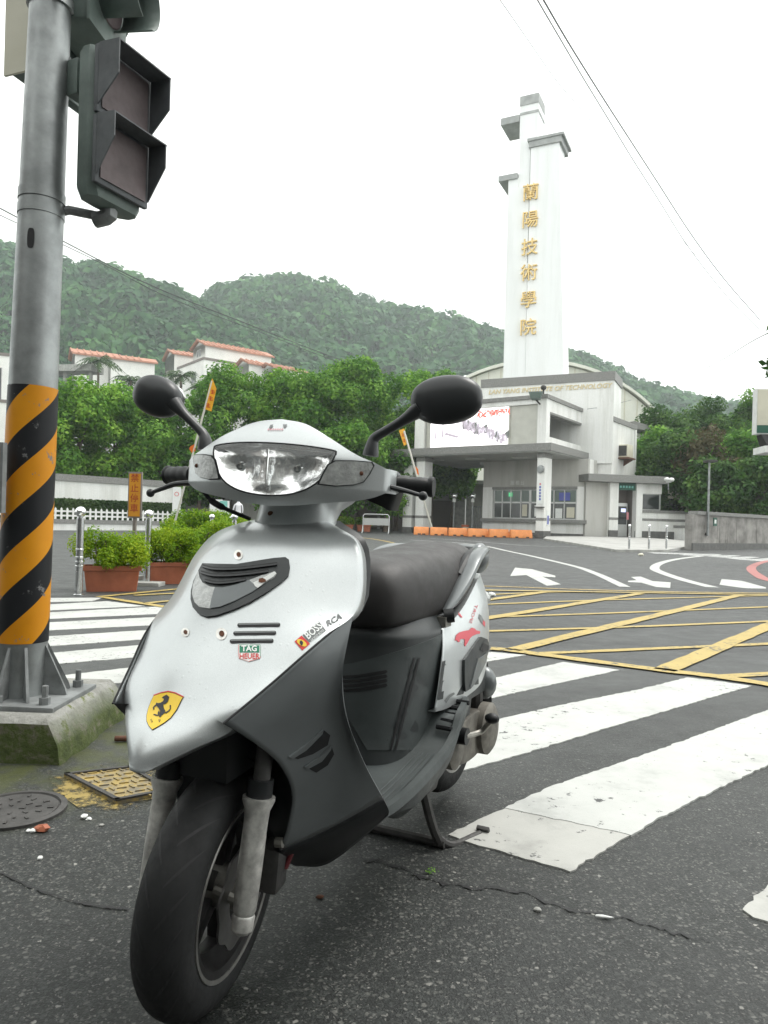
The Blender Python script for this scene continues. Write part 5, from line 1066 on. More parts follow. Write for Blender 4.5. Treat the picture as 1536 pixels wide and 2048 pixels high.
g0_ = P(1511, 870, 19.5); gb = thing('roadside_signboard', 'cream signboard with green base stripe at the roadside', 'signboard', (g0_.x, g0_.y, gz(19)), R(-6)); za, zb_ = P(1511, 868, 19.5).z, P(1511, 777, 19.5).z
bar(gb, 'box', (0, 0, za), (1.6, .25, zb_), M['white_enamel']); bar(gb, 'face', (.03, -.02, za + .24), (1.57, -.001, zb_ - .03), M['sign_cream']); bar(gb, 'green_stripe', (.03, -.02, za + .03), (1.57, -.001, za + .235), M['sign_green']); bar(gb, 'post', (.9, .05, -.05), (1.0, .15, za), M['galv']); bar(gb, 'lower_awning', (.14, -.3, za - .52), (1.6, .5, za - .34), M['white_enamel'])
MB().prism([(.1, -.1, za - .02), (.1, .2, za - .02), (.2, .2, za - .33), (.2, -.28, za - .33)], (1.4, 0, 0)).build('under_sign_shade', M['black'], gb)  # solid black block stands in for the shade between sign and awning
# ---------------------------------------------------------------- overhead cables
def cablerun(label, pts, r_):
    o = MB().tube(curve(pts, 30), r_, 6).build('overhead_cable', M['cable'], None, sharp=0); tag(o, label, 'cable', 'overhead cables')
for lb, rr, px in (('thickest overhead cable slanting right of the tower', .013, [(1040, -80), (1087, 0), (1136, 84), (1199, 185), (1255, 272), (1314, 363), (1384, 471), (1450, 560), (1520, 640)]),
                   ('thin broken looking cable beside the thickest slanting cable', .0095, [(1030, -80), (1075, 0), (1120, 77), (1167, 157), (1216, 237), (1265, 318), (1318, 401), (1366, 478), (1412, 541), (1464, 604), (1520, 660)]),
                   ('faint lower cable slanting past the tower top', .006, [(940, -80), (1000, 0), (1056, 80), (1115, 164), (1181, 241), (1255, 339), (1332, 440), (1390, 510)])):
    cablerun(lb, [P(u, v, 9 + 17 * (k / (len(px) - 1)) ** 1.3) for k, (u, v) in enumerate(px)], rr)
cablerun('dark overhead cable crossing the hills behind the left mirror', [P(-60, 385, 30), P(118, 478, 34), P(300, 570, 40), P(500, 650, 48), P(660, 712, 58), P(760, 745, 66)], .028)
cablerun('second cable close below the dark cable over the hills', [P(-60, 402, 30), P(190, 520, 35), P(340, 596, 41), P(520, 664, 49), P(660, 718, 58), P(760, 750, 66)], .02)
cablerun('thin cable rising to the near branch at the roadside', [P(1375, 755, 40), P(1440, 722, 32), P(1500, 685, 22), P(1560, 655, 15)], .012)
cablerun('slack wire from the gatehouse roof corner to the hall', [P(1175, 818, 43), P(1215, 812, 48), P(1262, 800, 60)], .018)

# ---------------------------------------------------------------- unseen shophouses added behind the viewpoint to darken the scooter and its reflections
for i, (x, w_, h_, mt, lb) in enumerate(((-19, 11, 7.0, 'weathered', 'unseen grey concrete block with rolling shutter added for shade'), (-7.6, 9, 8.5, 'concrete', 'unseen taller concrete block with awning added for shade'), (1.8, 10, 7.2, 'weathered', 'unseen concrete block with wide doorway added for shade'), (12.2, 11, 6.6, 'house_trim', 'unseen brown corner block added for shade'))):
    t = thing('unseen_shophouse', lb, 'building', (x, -8.5, 0), 0, 'unseen blocks added for shade'); bar(t, 'wall', (0, -9, -.05), (w_, 0, h_), M[mt]); bar(t, 'shutter', (.8, .0, 0), (w_ - .8, .05, 3), M['galv_dark']); bar(t, 'awning', (.3, .0, 3.2), (w_ - .3, 1.8, 3.35), M['iron']); bar(t, 'parapet', (-.1, -9.1, h_), (w_ + .1, .12, h_ + .5), M['concrete'])
    for k in range(3):
        o = bar(t, 'window', (1 + k * (w_ - 2) / 3, .0, 4.6), (1 + (k + .7) * (w_ - 2) / 3, .06, 6.4), M['alu']); bar(o, 'pane', (1.1 + k * (w_ - 2) / 3, .06, 4.7), (.9 + (k + .7) * (w_ - 2) / 3, .075, 6.3), M['glass_dark'])

t = thing('unseen_shophouse', 'unseen plain concrete block added on the left for shade', 'building', (-21, -6, 0), 0, 'unseen blocks added for shade'); bar(t, 'wall', (0, 0, -.05), (10, 8.5, 7.4), M['weathered']); bar(t, 'shutter', (10, .8, 0), (10.05, 7.6, 3), M['galv_dark']); bar(t, 'awning', (10, .4, 3.2), (11.2, 8.1, 3.32), M['iron']); bar(t, 'parapet', (-.1, -.1, 7.4), (10.12, 8.6, 7.9), M['concrete'])  # unseen block added to darken what the shield's left side reflects
# ---------------------------------------------------------------- the scooter (local x = its left, y = towards its tail, z = up)
from mathutils.bvhtree import BVHTree
SO, SA = Vector((-.298, 1.20, 0)), R(26)
sco = thing('scooter', 'silver scooter with grey leg shield and brown seat parked on its stand', 'scooter', SO, -SA)
MW = Matrix.Translation(SO) @ Matrix.Rotation(-SA, 4, 'Z'); MWi = MW.inverted()
PV = Matrix.Translation((0, .29, .83)); ST = PV @ Matrix.Rotation(R(12), 4, Vector((0, math.sin(R(20)), math.cos(R(20))))) @ PV.inverted()
HD = ST @ PV @ Matrix.Rotation(R(-2), 4, 'Y') @ PV.inverted()
ID = Matrix.Identity(4)
def ray(u, v, m):
    a, b = ab(u, v); k = (MW @ m).inverted(); o = k @ Vector((0, 0, HC)); d = (k.to_3x3() @ Vector((a, 1, b))); return o, d
def onl(u, v, l, m=ID): o, d = ray(u, v, m); return o + d * ((l - o.x) / d.x)       # ... to the lengthwise plane x = l
def ons(u, v, s, m=ID): o, d = ray(u, v, m); return o + d * ((s - o.y) / d.y)       # ... to the crosswise plane y = s
def part(mb, name, mat, m=None, parent=None, **k):
    if m is not None: mb.xf(m)
    return mb.build(name, mat, parent or sco, **k)
def mirror(mb): return MB().add([(-x, y, z) for x, y, z in mb.v], [tuple(reversed(f)) for f in mb.f])
class Skin:                       # lets a sticker, lamp or slot be laid on a body panel
    def __init__(s, mb, m): s.t = BVHTree.FromPolygons([Vector(v) for v in mb.v], mb.f); s.m = m
    def hit(s, u, v, off=0.0):
        o, d = ray(u, v, s.m); p, n, i, _ = s.t.ray_cast(o, d.normalized())
        if p is None: p, n, i, _ = s.t.find_nearest(o + d * 1.5)
        if n.dot(d) > 0: n = -n
        return p + n * off
    def decal(s, name, px, mat, off=.0012, parent=None, cuts=2, flip=False, skirt=0.0, both=False):
        bm = bmesh.new(); vs = [bm.verts.new((u, v, 0)) for u, v in px]; f = bm.faces.new(vs); bmesh.ops.triangulate(bm, faces=[f])
        if cuts: bmesh.ops.subdivide_edges(bm, edges=bm.edges, cuts=cuts, use_grid_fill=True)
        bmesh.ops.triangulate(bm, faces=bm.faces); bm.verts.index_update()
        mb = MB(); mb.add([s.hit(x.co.x, x.co.y, off) for x in bm.verts], [tuple(q.index for q in g.verts) for g in bm.faces])
        if skirt:
            for e in bm.edges:
                if len(e.link_faces) == 1:
                    a, b = e.verts; mb.add([s.hit(a.co.x, a.co.y, off), s.hit(b.co.x, b.co.y, off), s.hit(b.co.x, b.co.y, off - skirt), s.hit(a.co.x, a.co.y, off - skirt)], [(0, 1, 2, 3)])
        bm.free(); out = part(mb, name, mat, s.m, parent, sharp=40)
        if both: out = (out, part(mirror(mb0), name, mat, s.m, parent)) if False else out
        return out
    def mbuild(s, px, off, cuts=2):
        bm = bmesh.new(); vs = [bm.verts.new((u, v, 0)) for u, v in px]; f = bm.faces.new(vs); bmesh.ops.triangulate(bm, faces=[f])
        if cuts: bmesh.ops.subdivide_edges(bm, edges=bm.edges, cuts=cuts, use_grid_fill=True)
        bmesh.ops.triangulate(bm, faces=bm.faces); bm.verts.index_update()
        mb = MB(); mb.add([s.hit(x.co.x, x.co.y, off) for x in bm.verts], [tuple(q.index for q in g.verts) for g in bm.faces]); bm.free(); return mb
    def text(s, name, txt, o, ex, ey, mat, off, parent, **k):  # o: centre px, ex/ey: px per unit of text
        vs, fs = text_mesh(txt, 1.0, 0, **k); mb = MB(); mb.add([s.hit(o[0] + p.x * ex[0] + p.y * ey[0], o[1] + p.x * ex[1] + p.y * ey[1], off) for p in vs], fs)
        return part(mb, name, mat, s.m, parent, sharp=0, fixn=False)
# --- front cover (silver nose and shield)
CE = [(-.138, .450, .014, -.136, .451), (-.130, .478, .066, -.092, .482), (-.112, .502, .108, -.055, .507), (-.08, .53, .1225, -.04, .544), (-.042, .582, .155, .026, .592), (.004, .638, .185, .089, .641),
      (.047, .699, .205, .159, .677), (.096, .766, .19, .201, .754), (.142, .803, .16, .224, .799), (.197, .825, .1075, .238, .822), (.25, .834, .075, .262, .832)]
Cc = [Vector((0, a, b)) for a, b, _, _, _ in CE]; Ee = [Vector((c, d, e)) for _, _, c, d, e in CE]
def FC(t, k):
    c, e = cr(Cc, t), cr(Ee, t); a = abs(k); return Vector((k * e.x, c.y + (e.y - c.y) * a ** lerp(1.75, 2.0, min(1, t * 1.6)), c.z + (e.z - c.z) * a ** 2))
def cover(nv, nu, back=0, sc=1.0, lip=True):
    rows = []
    for i in range(nv + 1):
        t = i / nv; r_ = [FC(t, -1 + 2 * j / nu) * 1 for j in range(nu + 1)]
        r_ = [Vector((p.x * sc, p.y + back, p.z)) for p in r_]
        if lip: a, b = r_[0], r_[-1]; r_ = [Vector((a.x * .975, a.y + .03, a.z - .004)), Vector((a.x * .998, a.y + .008, a.z))] + r_ + [Vector((b.x * .998, b.y + .008, b.z)), Vector((b.x * .975, b.y + .03, b.z - .004))]
        rows.append(r_)
    return rows
fcm = MB(); fcm.grid(cover(70, 56)); FS = Skin(fcm, ID)
front = part(fcm, 'front_cover', M['silver'], sharp=50, solid=.003)
inn = MB(); inn.grid(cover(24, 24, .075, .90, False)); part(inn, 'inner_shield', M['grey_plastic'])
# --- leg shield lower panels
SP = [[(447, 1447, .112), (540, 1370, .145), (620, 1300, .175), (708, 1226, .203)], [(500, 1480, .128), (575, 1420, .158), (640, 1350, .185), (698, 1270, .205)], [(560, 1530, .138), (625, 1465, .166), (665, 1400, .19), (685, 1350, .208)],
      [(585, 1590, .135), (645, 1530, .168), (685, 1470, .195), (692, 1430, .213)], [(575, 1660, .12), (650, 1610, .16), (705, 1560, .2), (730, 1530, .222)], [(560, 1712, .09), (645, 1680, .14), (725, 1640, .195), (774, 1612, .225)], [(592, 1733, .03), (655, 1728, .10), (735, 1668, .175), (777, 1630, .222)]]
spm = MB(); rows = patch([[onl(u, v, l) for u, v, l in r_] for r_ in SP], 26, 44)
rows = [r_ + [r_[-1] + Vector((-.012, .018, 0)), r_[-1] + Vector((-.04, .03, -.003))] for r_ in rows]
spm.grid(rows); LS = Skin(spm, ID); up, dn = MB().grid(rows[:35]), MB().grid(rows[34:])
side = part(up, 'side_panel', M['lower_grey'], solid=.003); part(mirror(up), 'side_panel', M['lower_grey'], solid=.003)
part(dn, 'belly_shade_panel', M['black_plastic'], solid=.003); part(mirror(dn), 'belly_shade_panel', M['black_plastic'], solid=.003)  # lower rows coloured black for the shade on their down-facing side
seam = [onl(u, v, l) for u, v, l in SP[0]]
for sg in (1, -1): part(MB().tube([Vector((p.x * sg, p.y - .001, p.z)) for p in curve(seam, 20)[:18]], .0018, 6), 'panel_seam', M['black'])
for px in ([(577, 1512), (608, 1490), (645, 1458), (660, 1470), (655, 1490), (625, 1508), (595, 1518)], [(608, 1532), (640, 1512), (662, 1490), (668, 1508), (655, 1530), (632, 1545)]):
    o = LS.decal('vent_scoop', px, M['black'], .001, side); LS.decal('vent_blade', [px[0], px[1], px[2], (px[2][0] - 2, px[2][1] + 8), (px[1][0] + 2, px[1][1] + 9), (px[0][0] + 6, px[0][1] + 4)], M['lower_grey'], .004, side, 1, skirt=.004)
# belly between the panels, and the black wheel arch
bel = MB(); rows = []
for t in [i / 16 for i in range(17)]:
    a = rows_e = cr([r_[0] for r_ in [[onl(*p) for p in q] for q in SP]], t); rows.append([Vector((a.x * k, a.y + .06 * (1 - k * k) * (1 if t > .15 else .5), a.z + .0)) for k in (-1, -.75, -.5, -.25, 0, .25, .5, .75, 1)])
bel.grid(rows); part(bel, 'belly_panel', M['black_plastic'])
arch = MB(); rows = []
for i in range(15):
    a = R(-8 + i * 8); rows.append([(x * .078, .055 + math.sin(a) * (.236 - .02 * abs(x) ** 3), .212 + math.cos(a) * (.236 - .02 * abs(x) ** 3)) for x in (-1, -.85, -.5, 0, .5, .85, 1)])
arch.grid(rows); part(arch, 'inner_fender', M['black_plastic'], ST)
bp = MB(); bp.ring([[(sx * w, s, z + dz) for sx, dz in ((-1, 0), (1, 0), (1, .10), (-1, .10))] for s, w, z in ((.0, .06, .40), (.10, .10, .44), (.20, .13, .40), (.27, .14, .30))]); part(bp, 'shield_core', M['black_plastic'])
# --- floorboard
fb = MB(); FBS = [(.285, .205, .282), (.34, .218, .288), (.45, .222, .298), (.58, .222, .318), (.645, .221, .342), (.69, .218, .378), (.76, .205, .385), (.83, .185, .385)]
rows = []
for s, w, z in [tuple(v) for v in curve(FBS, 24)]:
    kd = min(1, max(.1, (s - .285) / .16))
    rows.append([(-w * .80, s, z - .012 - .073 * kd), (-w * .95, s, z - .012 - .038 * kd), (-w, s, z - .012), (-w + .004, s, z + .004), (-w + .018, s, z + .004), (-w + .024, s, z - .010), (0, s, z - .010), (w - .024, s, z - .010), (w - .018, s, z + .004), (w - .004, s, z + .004), (w, s, z - .012), (w * .95, s, z - .012 - .038 * kd), (w * .80, s, z - .012 - .073 * kd)])
fb.grid(rows); flo = part(fb, 'floorboard', M['floor_plastic'], sharp=28)
for k in range(4):
    l = .15 + k * .0125
    for sg in (1, -1): part(MB().tube([(sg * l, s, z - .009) for s, w, z in FBS[1:4]], .0022, 5), 'floor_rib', M['floor_plastic'], None, flo)
for k in range(5): part(MB().tube([(.165, .655 + k * .03, .352 + k * .009), (.205, .652 + k * .03, .352 + k * .009)], .006, 6), 'footrest_rib', M['black_plastic'], None, flo)
# --- underseat body
us = MB(); rows = []
for z, sf, sc_, l in [tuple(v) for v in curve([Vector((.27, .47, .57, .135)), Vector((.34, .49, .59, .142)), Vector((.45, .505, .64, .150)), Vector((.56, .525, .71, .158)), Vector((.585, .515, .715, .160)), Vector((.63, .52, .72, .13))], 22)] if False else []: pass
UB = [(.27, .47, .575, .128), (.34, .49, .60, .135), (.45, .505, .655, .142), (.545, .522, .72, .148), (.57, .520, .725, .146), (.60, .535, .73, .125), (.64, .54, .74, .115)]
for t in [i / 26 for i in range(27)]:
    q_ = t * (len(UB) - 1); i = min(int(q_), len(UB) - 2); f = q_ - i; z, sf, sc_, l = [lerp(UB[i][k], UB[i + 1][k], f) for k in range(4)]; r_ = [(-l * .98, 1.0, z)]
    for j in range(25):
        a = -1 + j / 12; r_.append((l * math.copysign(abs(math.sin(a * math.pi / 2)) ** .75, a), sf + (sc_ - sf) * (1 - math.cos(a * math.pi / 2) ** .7), z))
    r_.append((l * .98, 1.0, z)); rows.append(r_)
us.grid(rows); US = Skin(us, ID); und = part(us, 'underseat_cover', M['grey_plastic'])
US.decal('knee_panel', [(672, 1332), (705, 1326), (740, 1318), (800, 1301), (860, 1279), (892, 1264), (896, 1290), (890, 1340), (878, 1400), (850, 1465), (825, 1500), (735, 1500), (700, 1440), (672, 1380)], M['floor_plastic'], .003, und, 3, skirt=.003)
for k in range(4): y = 1346 + k * 9; US.decal('vent_slot', [(680, y + 6), (720, y + 3), (772, y - 6), (775, y - 2), (770, y + 1), (720, y + 9), (680, y + 11)], M['black'], .0042, und, 1)
for l in (.075, .105): US.decal('panel_groove', [(825 - (l - .105) * 300, 1315), (829 - (l - .105) * 300, 1315), (782 - (l - .105) * 300, 1500), (778 - (l - .105) * 300, 1500)], M['black'], .0042, und, 3)
US.decal('screw_hole', [(889 + 4 * math.cos(a), 1279 + 6 * math.sin(a)) for a in [i * .785 for i in range(8)]], M['black'], .0042, und, 0)
# --- seat
SE = [(.500, .050, .630, .655), (.512, .085, .600, .705), (.54, .110, .585, .735), (.62, .126, .578, .752), (.75, .134, .578, .762), (.88, .136, .588, .772), (.98, .128, .615, .779), (1.07, .106, .660, .778), (1.13, .075, .69, .757), (1.15, .035, .705, .735)]
se = MB(); rows = []
for i in range(46):
    t = i / 45; q_ = cr([Vector(x[:3]) for x in SE], t); zt = cr([Vector((x[3], 0, 0)) for x in SE], t).x; s, w, zb_ = q_; ring = []
    for j in range(32):
        a = 2 * math.pi * j / 32; ca, sa = math.cos(a), math.sin(a); pw = .62
        ring.append((w * math.copysign(abs(ca) ** pw, ca), s, lerp(zb_, zt, .42) + (zt - lerp(zb_, zt, .42) if sa > 0 else lerp(zb_, zt, .42) - zb_) * math.copysign(abs(sa) ** (.8 if sa > 0 else .5), sa)))
    rows.append(ring)
se.ring(rows); seat = part(se, 'seat', M['seat'], sharp=60)
part(MB().bbox((.118, .735, .575), (.15, .775, .60)), 'seat_hinge', M['alloy'])
# --- tail panels
TP = [[(.652, .386, .160), (.672, .445, .161), (.70, .52, .158), (.722, .572, .148)], [(.72, .382, .168), (.75, .455, .170), (.78, .54, .163), (.80, .588, .147)], [(.85, .385, .172), (.87, .475, .175), (.89, .56, .162), (.905, .618, .140)],
      [(.99, .40, .166), (1.0, .49, .168), (1.015, .59, .153), (1.03, .668, .127)], [(1.13, .46, .134), (1.14, .54, .134), (1.15, .62, .121), (1.15, .685, .098)], [(1.27, .545, .066), (1.275, .59, .064), (1.275, .63, .058), (1.26, .675, .047)], [(1.29, .55, .0), (1.295, .59, 0), (1.295, .63, 0), (1.28, .675, 0)]]
tp = MB(); rows = patch([[Vector((l, s, z)) for s, z, l in r_] for r_ in TP], 18, 40); rows = [[r_[0] + Vector((-.03, .012, -.004))] + r_ + [r_[-1] + Vector((-.025, .004, .004))] for r_ in rows]; tp.grid(rows); TS = Skin(tp, ID)
tail = part(tp, 'tail_panel', M['silver'], solid=.003); part(mirror(tp), 'tail_panel', M['silver'], solid=.003)
z3_ = lambda pts: [(860 + .10745 * x, 1080 + .10745 * y) for x, y in pts]
TS.decal('cat_decal', z3_([(465, 1830), (480, 1770), (540, 1720), (640, 1690), (720, 1680), (770, 1630), (830, 1650), (850, 1680), (930, 1700), (920, 1745), (870, 1750), (800, 1730), (780, 1790), (740, 1830), (680, 1840), (660, 1900), (650, 1985), (630, 1950), (640, 1850), (580, 1840), (545, 1860), (550, 1895), (510, 1900), (490, 1865), (460, 1880)]), M['cat_red'], .0012, tail, 1)
TS.decal('cat_decal', z3_([(530, 1340), (560, 1380), (600, 1440), (580, 1450), (520, 1390)]), M['cat_red'], .0012, tail, 0)
TS.text('lettering', 'SPORT', (946, 1228), (4.2, -12.5), (7.5, 3.0), M['cat_red'], .0012, tail); TS.decal('grey_decal', z3_([(910, 1380), (940, 1400), (1000, 1500), (960, 1560), (900, 1460)]), M['st_grey'], .0012, tail, 0); TS.decal('red_decal', z3_([(985, 1490), (1020, 1530), (1015, 1620), (970, 1560)]), M['cat_red'], .0012, tail, 0)
z5_ = lambda pts: [(860 + .1856 * x, 1260 + .1856 * y) for x, y in pts]
TS.decal('lower_tail_cover', [(925, 1388), (940, 1352), (958, 1310), (972, 1278), (986, 1300), (988, 1400), (950, 1432), (930, 1420)], M['grey_plastic'], .002, tail, 2)
pk_ = TS.decal('side_intake', z5_([(345, 320), (400, 240), (520, 75), (590, 100), (612, 180), (570, 350), (490, 520), (410, 625), (355, 660), (345, 560)]), M['grey_plastic'], .008, tail, 2, skirt=.008); TS.decal('intake_mouth', z5_([(500, 210), (545, 140), (600, 170), (595, 215), (540, 235)]), M['black'], .0095, tail, 1); TS.decal('intake_blade', z5_([(395, 610), (480, 300), (500, 300), (590, 230), (560, 340), (480, 510), (420, 600)]), M['lower_grey'], .011, tail, 1, skirt=.003)
TS.decal('worn_print', z5_([(150, 760), (200, 700), (255, 670), (265, 690), (210, 730), (170, 790)]), M['st_grey'], .001, tail, 0)
# lower tail, rear fender, lights
part(MB().ring([[(sx * w, s, z) for sx, z in ((-1, z0), (1, z0), (.8, z1), (-.8, z1))] for s, w, z0, z1 in ((.80, .13, .40, .50), (.95, .135, .40, .52), (1.13, .11, .44, .56), (1.24, .07, .50, .58))]), 'underseat_box', M['grey_plastic'])
part(MB().ellipsoid((0, 1.285, .60), .065, .03, .04, 16, 10), 'tail_light', M['st_red'])
for sg in (1, -1): part(MB().ellipsoid((sg * .075, 1.25, .60), .025, .04, .025, 12, 8), 'rear_indicator', M['signal_lens'])
rf = MB(); rows = []
for i in range(9):
    a = R(-35 + i * 17); rows.append([(x * .075, 1.13 + math.sin(a) * .25, .225 + math.cos(a) * .25) for x in (-1, -.6, 0, .6, 1)])
rf.grid(rows); part(rf, 'rear_fender', M['black_plastic'], solid=.003)
# grab rail
gp = curve([(.138, .76, .612), (.144, .80, .640), (.149, .87, .688), (.149, .94, .735), (.141, 1.01, .755), (.122, 1.09, .757), (.08, 1.18, .757), (0, 1.20, .758)], 26)
gl_ = MB(); gl_.tube(gp, [.012 + .012 * min(1, i / 6) for i in range(26)], 12, flat=.55); part(gl_, 'grab_rail', M['lower_grey']); part(mirror(gl_), 'grab_rail', M['lower_grey'])
ir = MB(); ir.tube([(x * .86, s - .015, z - .006) for x, s, z in gp[8:]], .014, 10); part(ir, 'rail_pad', M['black_plastic']); part(mirror(ir), 'rail_pad', M['black_plastic'])
part(MB().ellipsoid((.118, 1.08, .735), .026, .05, .045, 14, 10), 'rail_cover', M['lower_grey']); part(MB().cyl((.138, .755, .600), (.160, .765, .604), .018, n=14), 'rail_bolt', M['black_plastic'])
# --- engine, transmission, kick starter
en = MB(); en.bbox((-.10, .60, .13), (.10, .86, .29)); part(en, 'engine_block', M['iron'], bevel=.02)
tc = MB(); tc.ring([[(x0 + (.055 if k else 0), .98 + ss * .20 * math.cos(a), .235 + (.062 + .012 * math.cos(a)) * math.sin(a)) for a in [i * 2 * math.pi / 28 for i in range(28)]] for k, (x0, ss) in enumerate(((.068, 1.0), (.068, 1.0), (.083, .93)))]); cas = part(tc, 'transmission_case', M['engine'], bevel=.004)
part(MB().lathe([(.075, .0), (.075, .025), (.06, .035), (.02, .04)], (.128, 1.11, .235), 'x', 22), 'clutch_cover', M['engine'], None, cas); part(MB().lathe([(.05, .0), (.05, .02), (.03, .03)], (.123, .86, .235), 'x', 18), 'drive_cover', M['engine'], None, cas)
for k in range(7):
    a = k * .9; part(MB().cyl((.122, .98 + .185 * math.cos(a), .235 + .055 * math.sin(a)), (.130, .98 + .185 * math.cos(a), .235 + .055 * math.sin(a)), .006, n=6), 'case_bolt', M['iron'], None, cas, sharp=20)
kb = onl(926, 1472, .165); part(MB().cyl(kb + Vector((-.03, 0, 0)), kb + Vector((.012, 0, 0)), .022, n=16), 'kick_boss', M['black_plastic'])
kp = [kb + Vector((.006, 0, 0)), onl(950, 1468, .182), onl(964, 1462, .195), onl(975, 1450, .21), onl(983, 1441, .225)]; part(MB().tube(curve(kp, 16), .0075, 8), 'kick_lever', M['alloy']); part(MB().ellipsoid(onl(984, 1437, .232), .020, .016, .014, 10, 8), 'kick_pedal', M['black_plastic'])
part(MB().bbox((.06, .93, .33), (.126, 1.17, .405)), 'air_cleaner', M['grey_plastic'], bevel=.02); part(MB().ellipsoid((.11, 1.18, .352), .04, .035, .05, 12, 8), 'air_cleaner_snout', M['lower_grey'])
part(MB().tube(curve([(.09, .80, .30), (.13, .84, .33), (.12, .90, .36)], 8), .014, 8), 'breather_hose', M['black_plastic'])
part(MB().tube([(-.09, .75, .16), (-.11, .95, .16), (-.13, 1.05, .2)], .02, 10), 'exhaust_pipe', M['iron']); part(MB().cyl((-.14, 1.0, .24), (-.15, 1.36, .30), .055, .05), 'silencer', M['iron'])
part(MB().tube([(.10, 1.14, .26), (.10, 1.12, .50)], .022, 10), 'shock_absorber', M['iron'])
# --- wheels
def wheel(prefix, c, m, Rr=.205, w=.047, disc=True):
    prof = []
    for i in range(19):
        a = R(-90 + i * 10); prof.append((Rr - .042 + .042 * math.cos(a), w * math.sin(a)))
    prof += [(.150, w * .985), (.142, w * .93), (.128, w * .80), (.128, -w * .80), (.142, -w * .93), (.150, -w * .985)]
    ty = MB(); ty.lathe(prof, c, 'x', 72, True); t = part(ty, prefix + '_tyre', M['rubber'], m, sharp=50)
    gm = MB()
    for k in range(22):                       # tread grooves
        a0 = k * 2 * math.pi / 22
        for sg in (1, -1):
            L_ = []; R_ = []
            for j in range(7):
                f = j / 6; th = R(sg * (8 + 58 * f)); rr = Rr - .042 + .0424 * math.cos(th); aa = a0 + (.5 if sg < 0 else 0) * .285 + .34 * f; da = .019 * math.sin(math.pi * min(1, .15 + f * .9)) + .002
                for lst, d in ((L_, da), (R_, -da)): lst.append((c[0] + w * math.sin(th) * 1.003, c[1] + rr * math.sin(aa + d), c[2] + rr * math.cos(aa + d)))
            gm.grid([L_, R_])
    part(gm, 'tread_groove', M['black'], m, t, sharp=0, fixn=False)
    rim = MB(); rim.lathe([(.124, -.040), (.138, -.044), (.141, -.040), (.133, -.032), (.112, -.02), (.112, .02), (.133, .032), (.141, .040), (.138, .044), (.124, .040), (.120, .03), (.105, .012), (.105, -.012), (.120, -.03)], c, 'x', 56, True); rm = part(rim, prefix + '_rim', M['rim'], m)
    for sg in (1, -1): part(MB().lathe([(.136, sg * .0448), (.1425, sg * .0462), (.1430, sg * .044), (.136, sg * .042)], c, 'x', 56, True), 'rim_edge', M['rim_lip'], m, rm)
    for k in range(5):
        a = k * 2 * math.pi / 5 + .3; d = Vector((0, math.sin(a), math.cos(a))); e = Vector((0, d.z, -d.y)); cv = Vector(c)
        mb = MB(); mb.ring([[cv + d * r_ + e * (wd * q0) + Vector((.014 * q1, 0, 0)) for q0, q1 in ((-1, -1), (1, -1), (1, 1), (-1, 1))] for r_, wd in ((.03, .016), (.07, .013), (.112, .020))]); part(mb, 'spoke', M['rim'], m, rm, bevel=.003)
    part(MB().lathe([(.0, -.055), (.03, -.055), (.036, -.03), (.036, .03), (.03, .055), (.0, .055)], c, 'x', 20), 'hub', M['alloy'], m, rm)
    if disc:
        mb = MB(); pts = []
        for k in range(72): a = k * 2 * math.pi / 72; rr = .088 + .004 * math.cos(a * 9); pts.append((c[0] + .050, c[1] + rr * math.sin(a), c[2] + rr * math.cos(a)))
        ins = [(c[0] + .050, c[1] + .05 * math.sin(k * 2 * math.pi / 72), c[2] + .05 * math.cos(k * 2 * math.pi / 72)) for k in range(72)]
        mb.grid([pts, ins, [(x + .004, y, z) for x, y, z in ins], [(x + .004, y, z) for x, y, z in pts], pts], True); part(mb, 'brake_disc', M['disc'], m, rm, sharp=30)
wheel('front', (0, .05, .205), ST); wheel('rear', (0, 1.13, .228), ID, disc=False)
# --- front fork
fa, fb_ = onl(484, 1858, .086, ST), onl(519, 1588, .084, ST); ax = (fb_ - fa).normalized()
for sg in (1, -1):
    S_ = lambda p: Vector((p.x * sg, p.y, p.z)); prf = [(-.006, .012), (.0, .017), (.02, .0185), (.024, .0165), (.03, .0185), (.10, .020), (.16, .0195), (.185, .0205), (.20, .0265), (.207, .0265)]
    mb = MB(); mb.tube([S_(fa + ax * t) for t, _ in prf], [r_ for _, r_ in prf], 18); fk = part(mb, 'fork_leg', M['fork_alloy'], ST)
    part(MB().tube([S_(fa + ax * .205), S_(fa + ax * .235)], .021, 14), 'dust_seal', M['black_plastic'], ST, fk); part(MB().tube([S_(fa + ax * .23), S_(fa + ax * .40)], .0145, 12), 'stanchion', M['iron'], ST, fk)
    part(MB().cyl(S_(fa + ax * .03 + Vector((.012, .012, 0))), S_(fa + ax * .03 + Vector((-.06, .012, .012))), .010, n=10), 'axle_end', M['alloy'], ST, fk)
part(MB().bbox((-.09, .10, .52), (.09, .17, .56)), 'fork_yoke', M['iron'], ST)
cl = MB(); cl.bbox((.058, .085, .185), (.10, .135, .265)); part(cl, 'brake_caliper', M['iron'], ST, bevel=.008); part(MB().cyl((.095, .075, .285), (.108, .075, .287), .009, n=8), 'caliper_bolt', M['alloy'], ST)
part(MB().tube(curve([(.10, .12, .22), (.112, .135, .28), (.105, .14, .36), (.08, .15, .46)], 14), .005, 8), 'brake_hose', M['red_hose'], ST); part(MB().tube([(.10, .10, .33), (.105, .20, .235)], .004, 6), 'cable_guide', M['alloy'], ST)
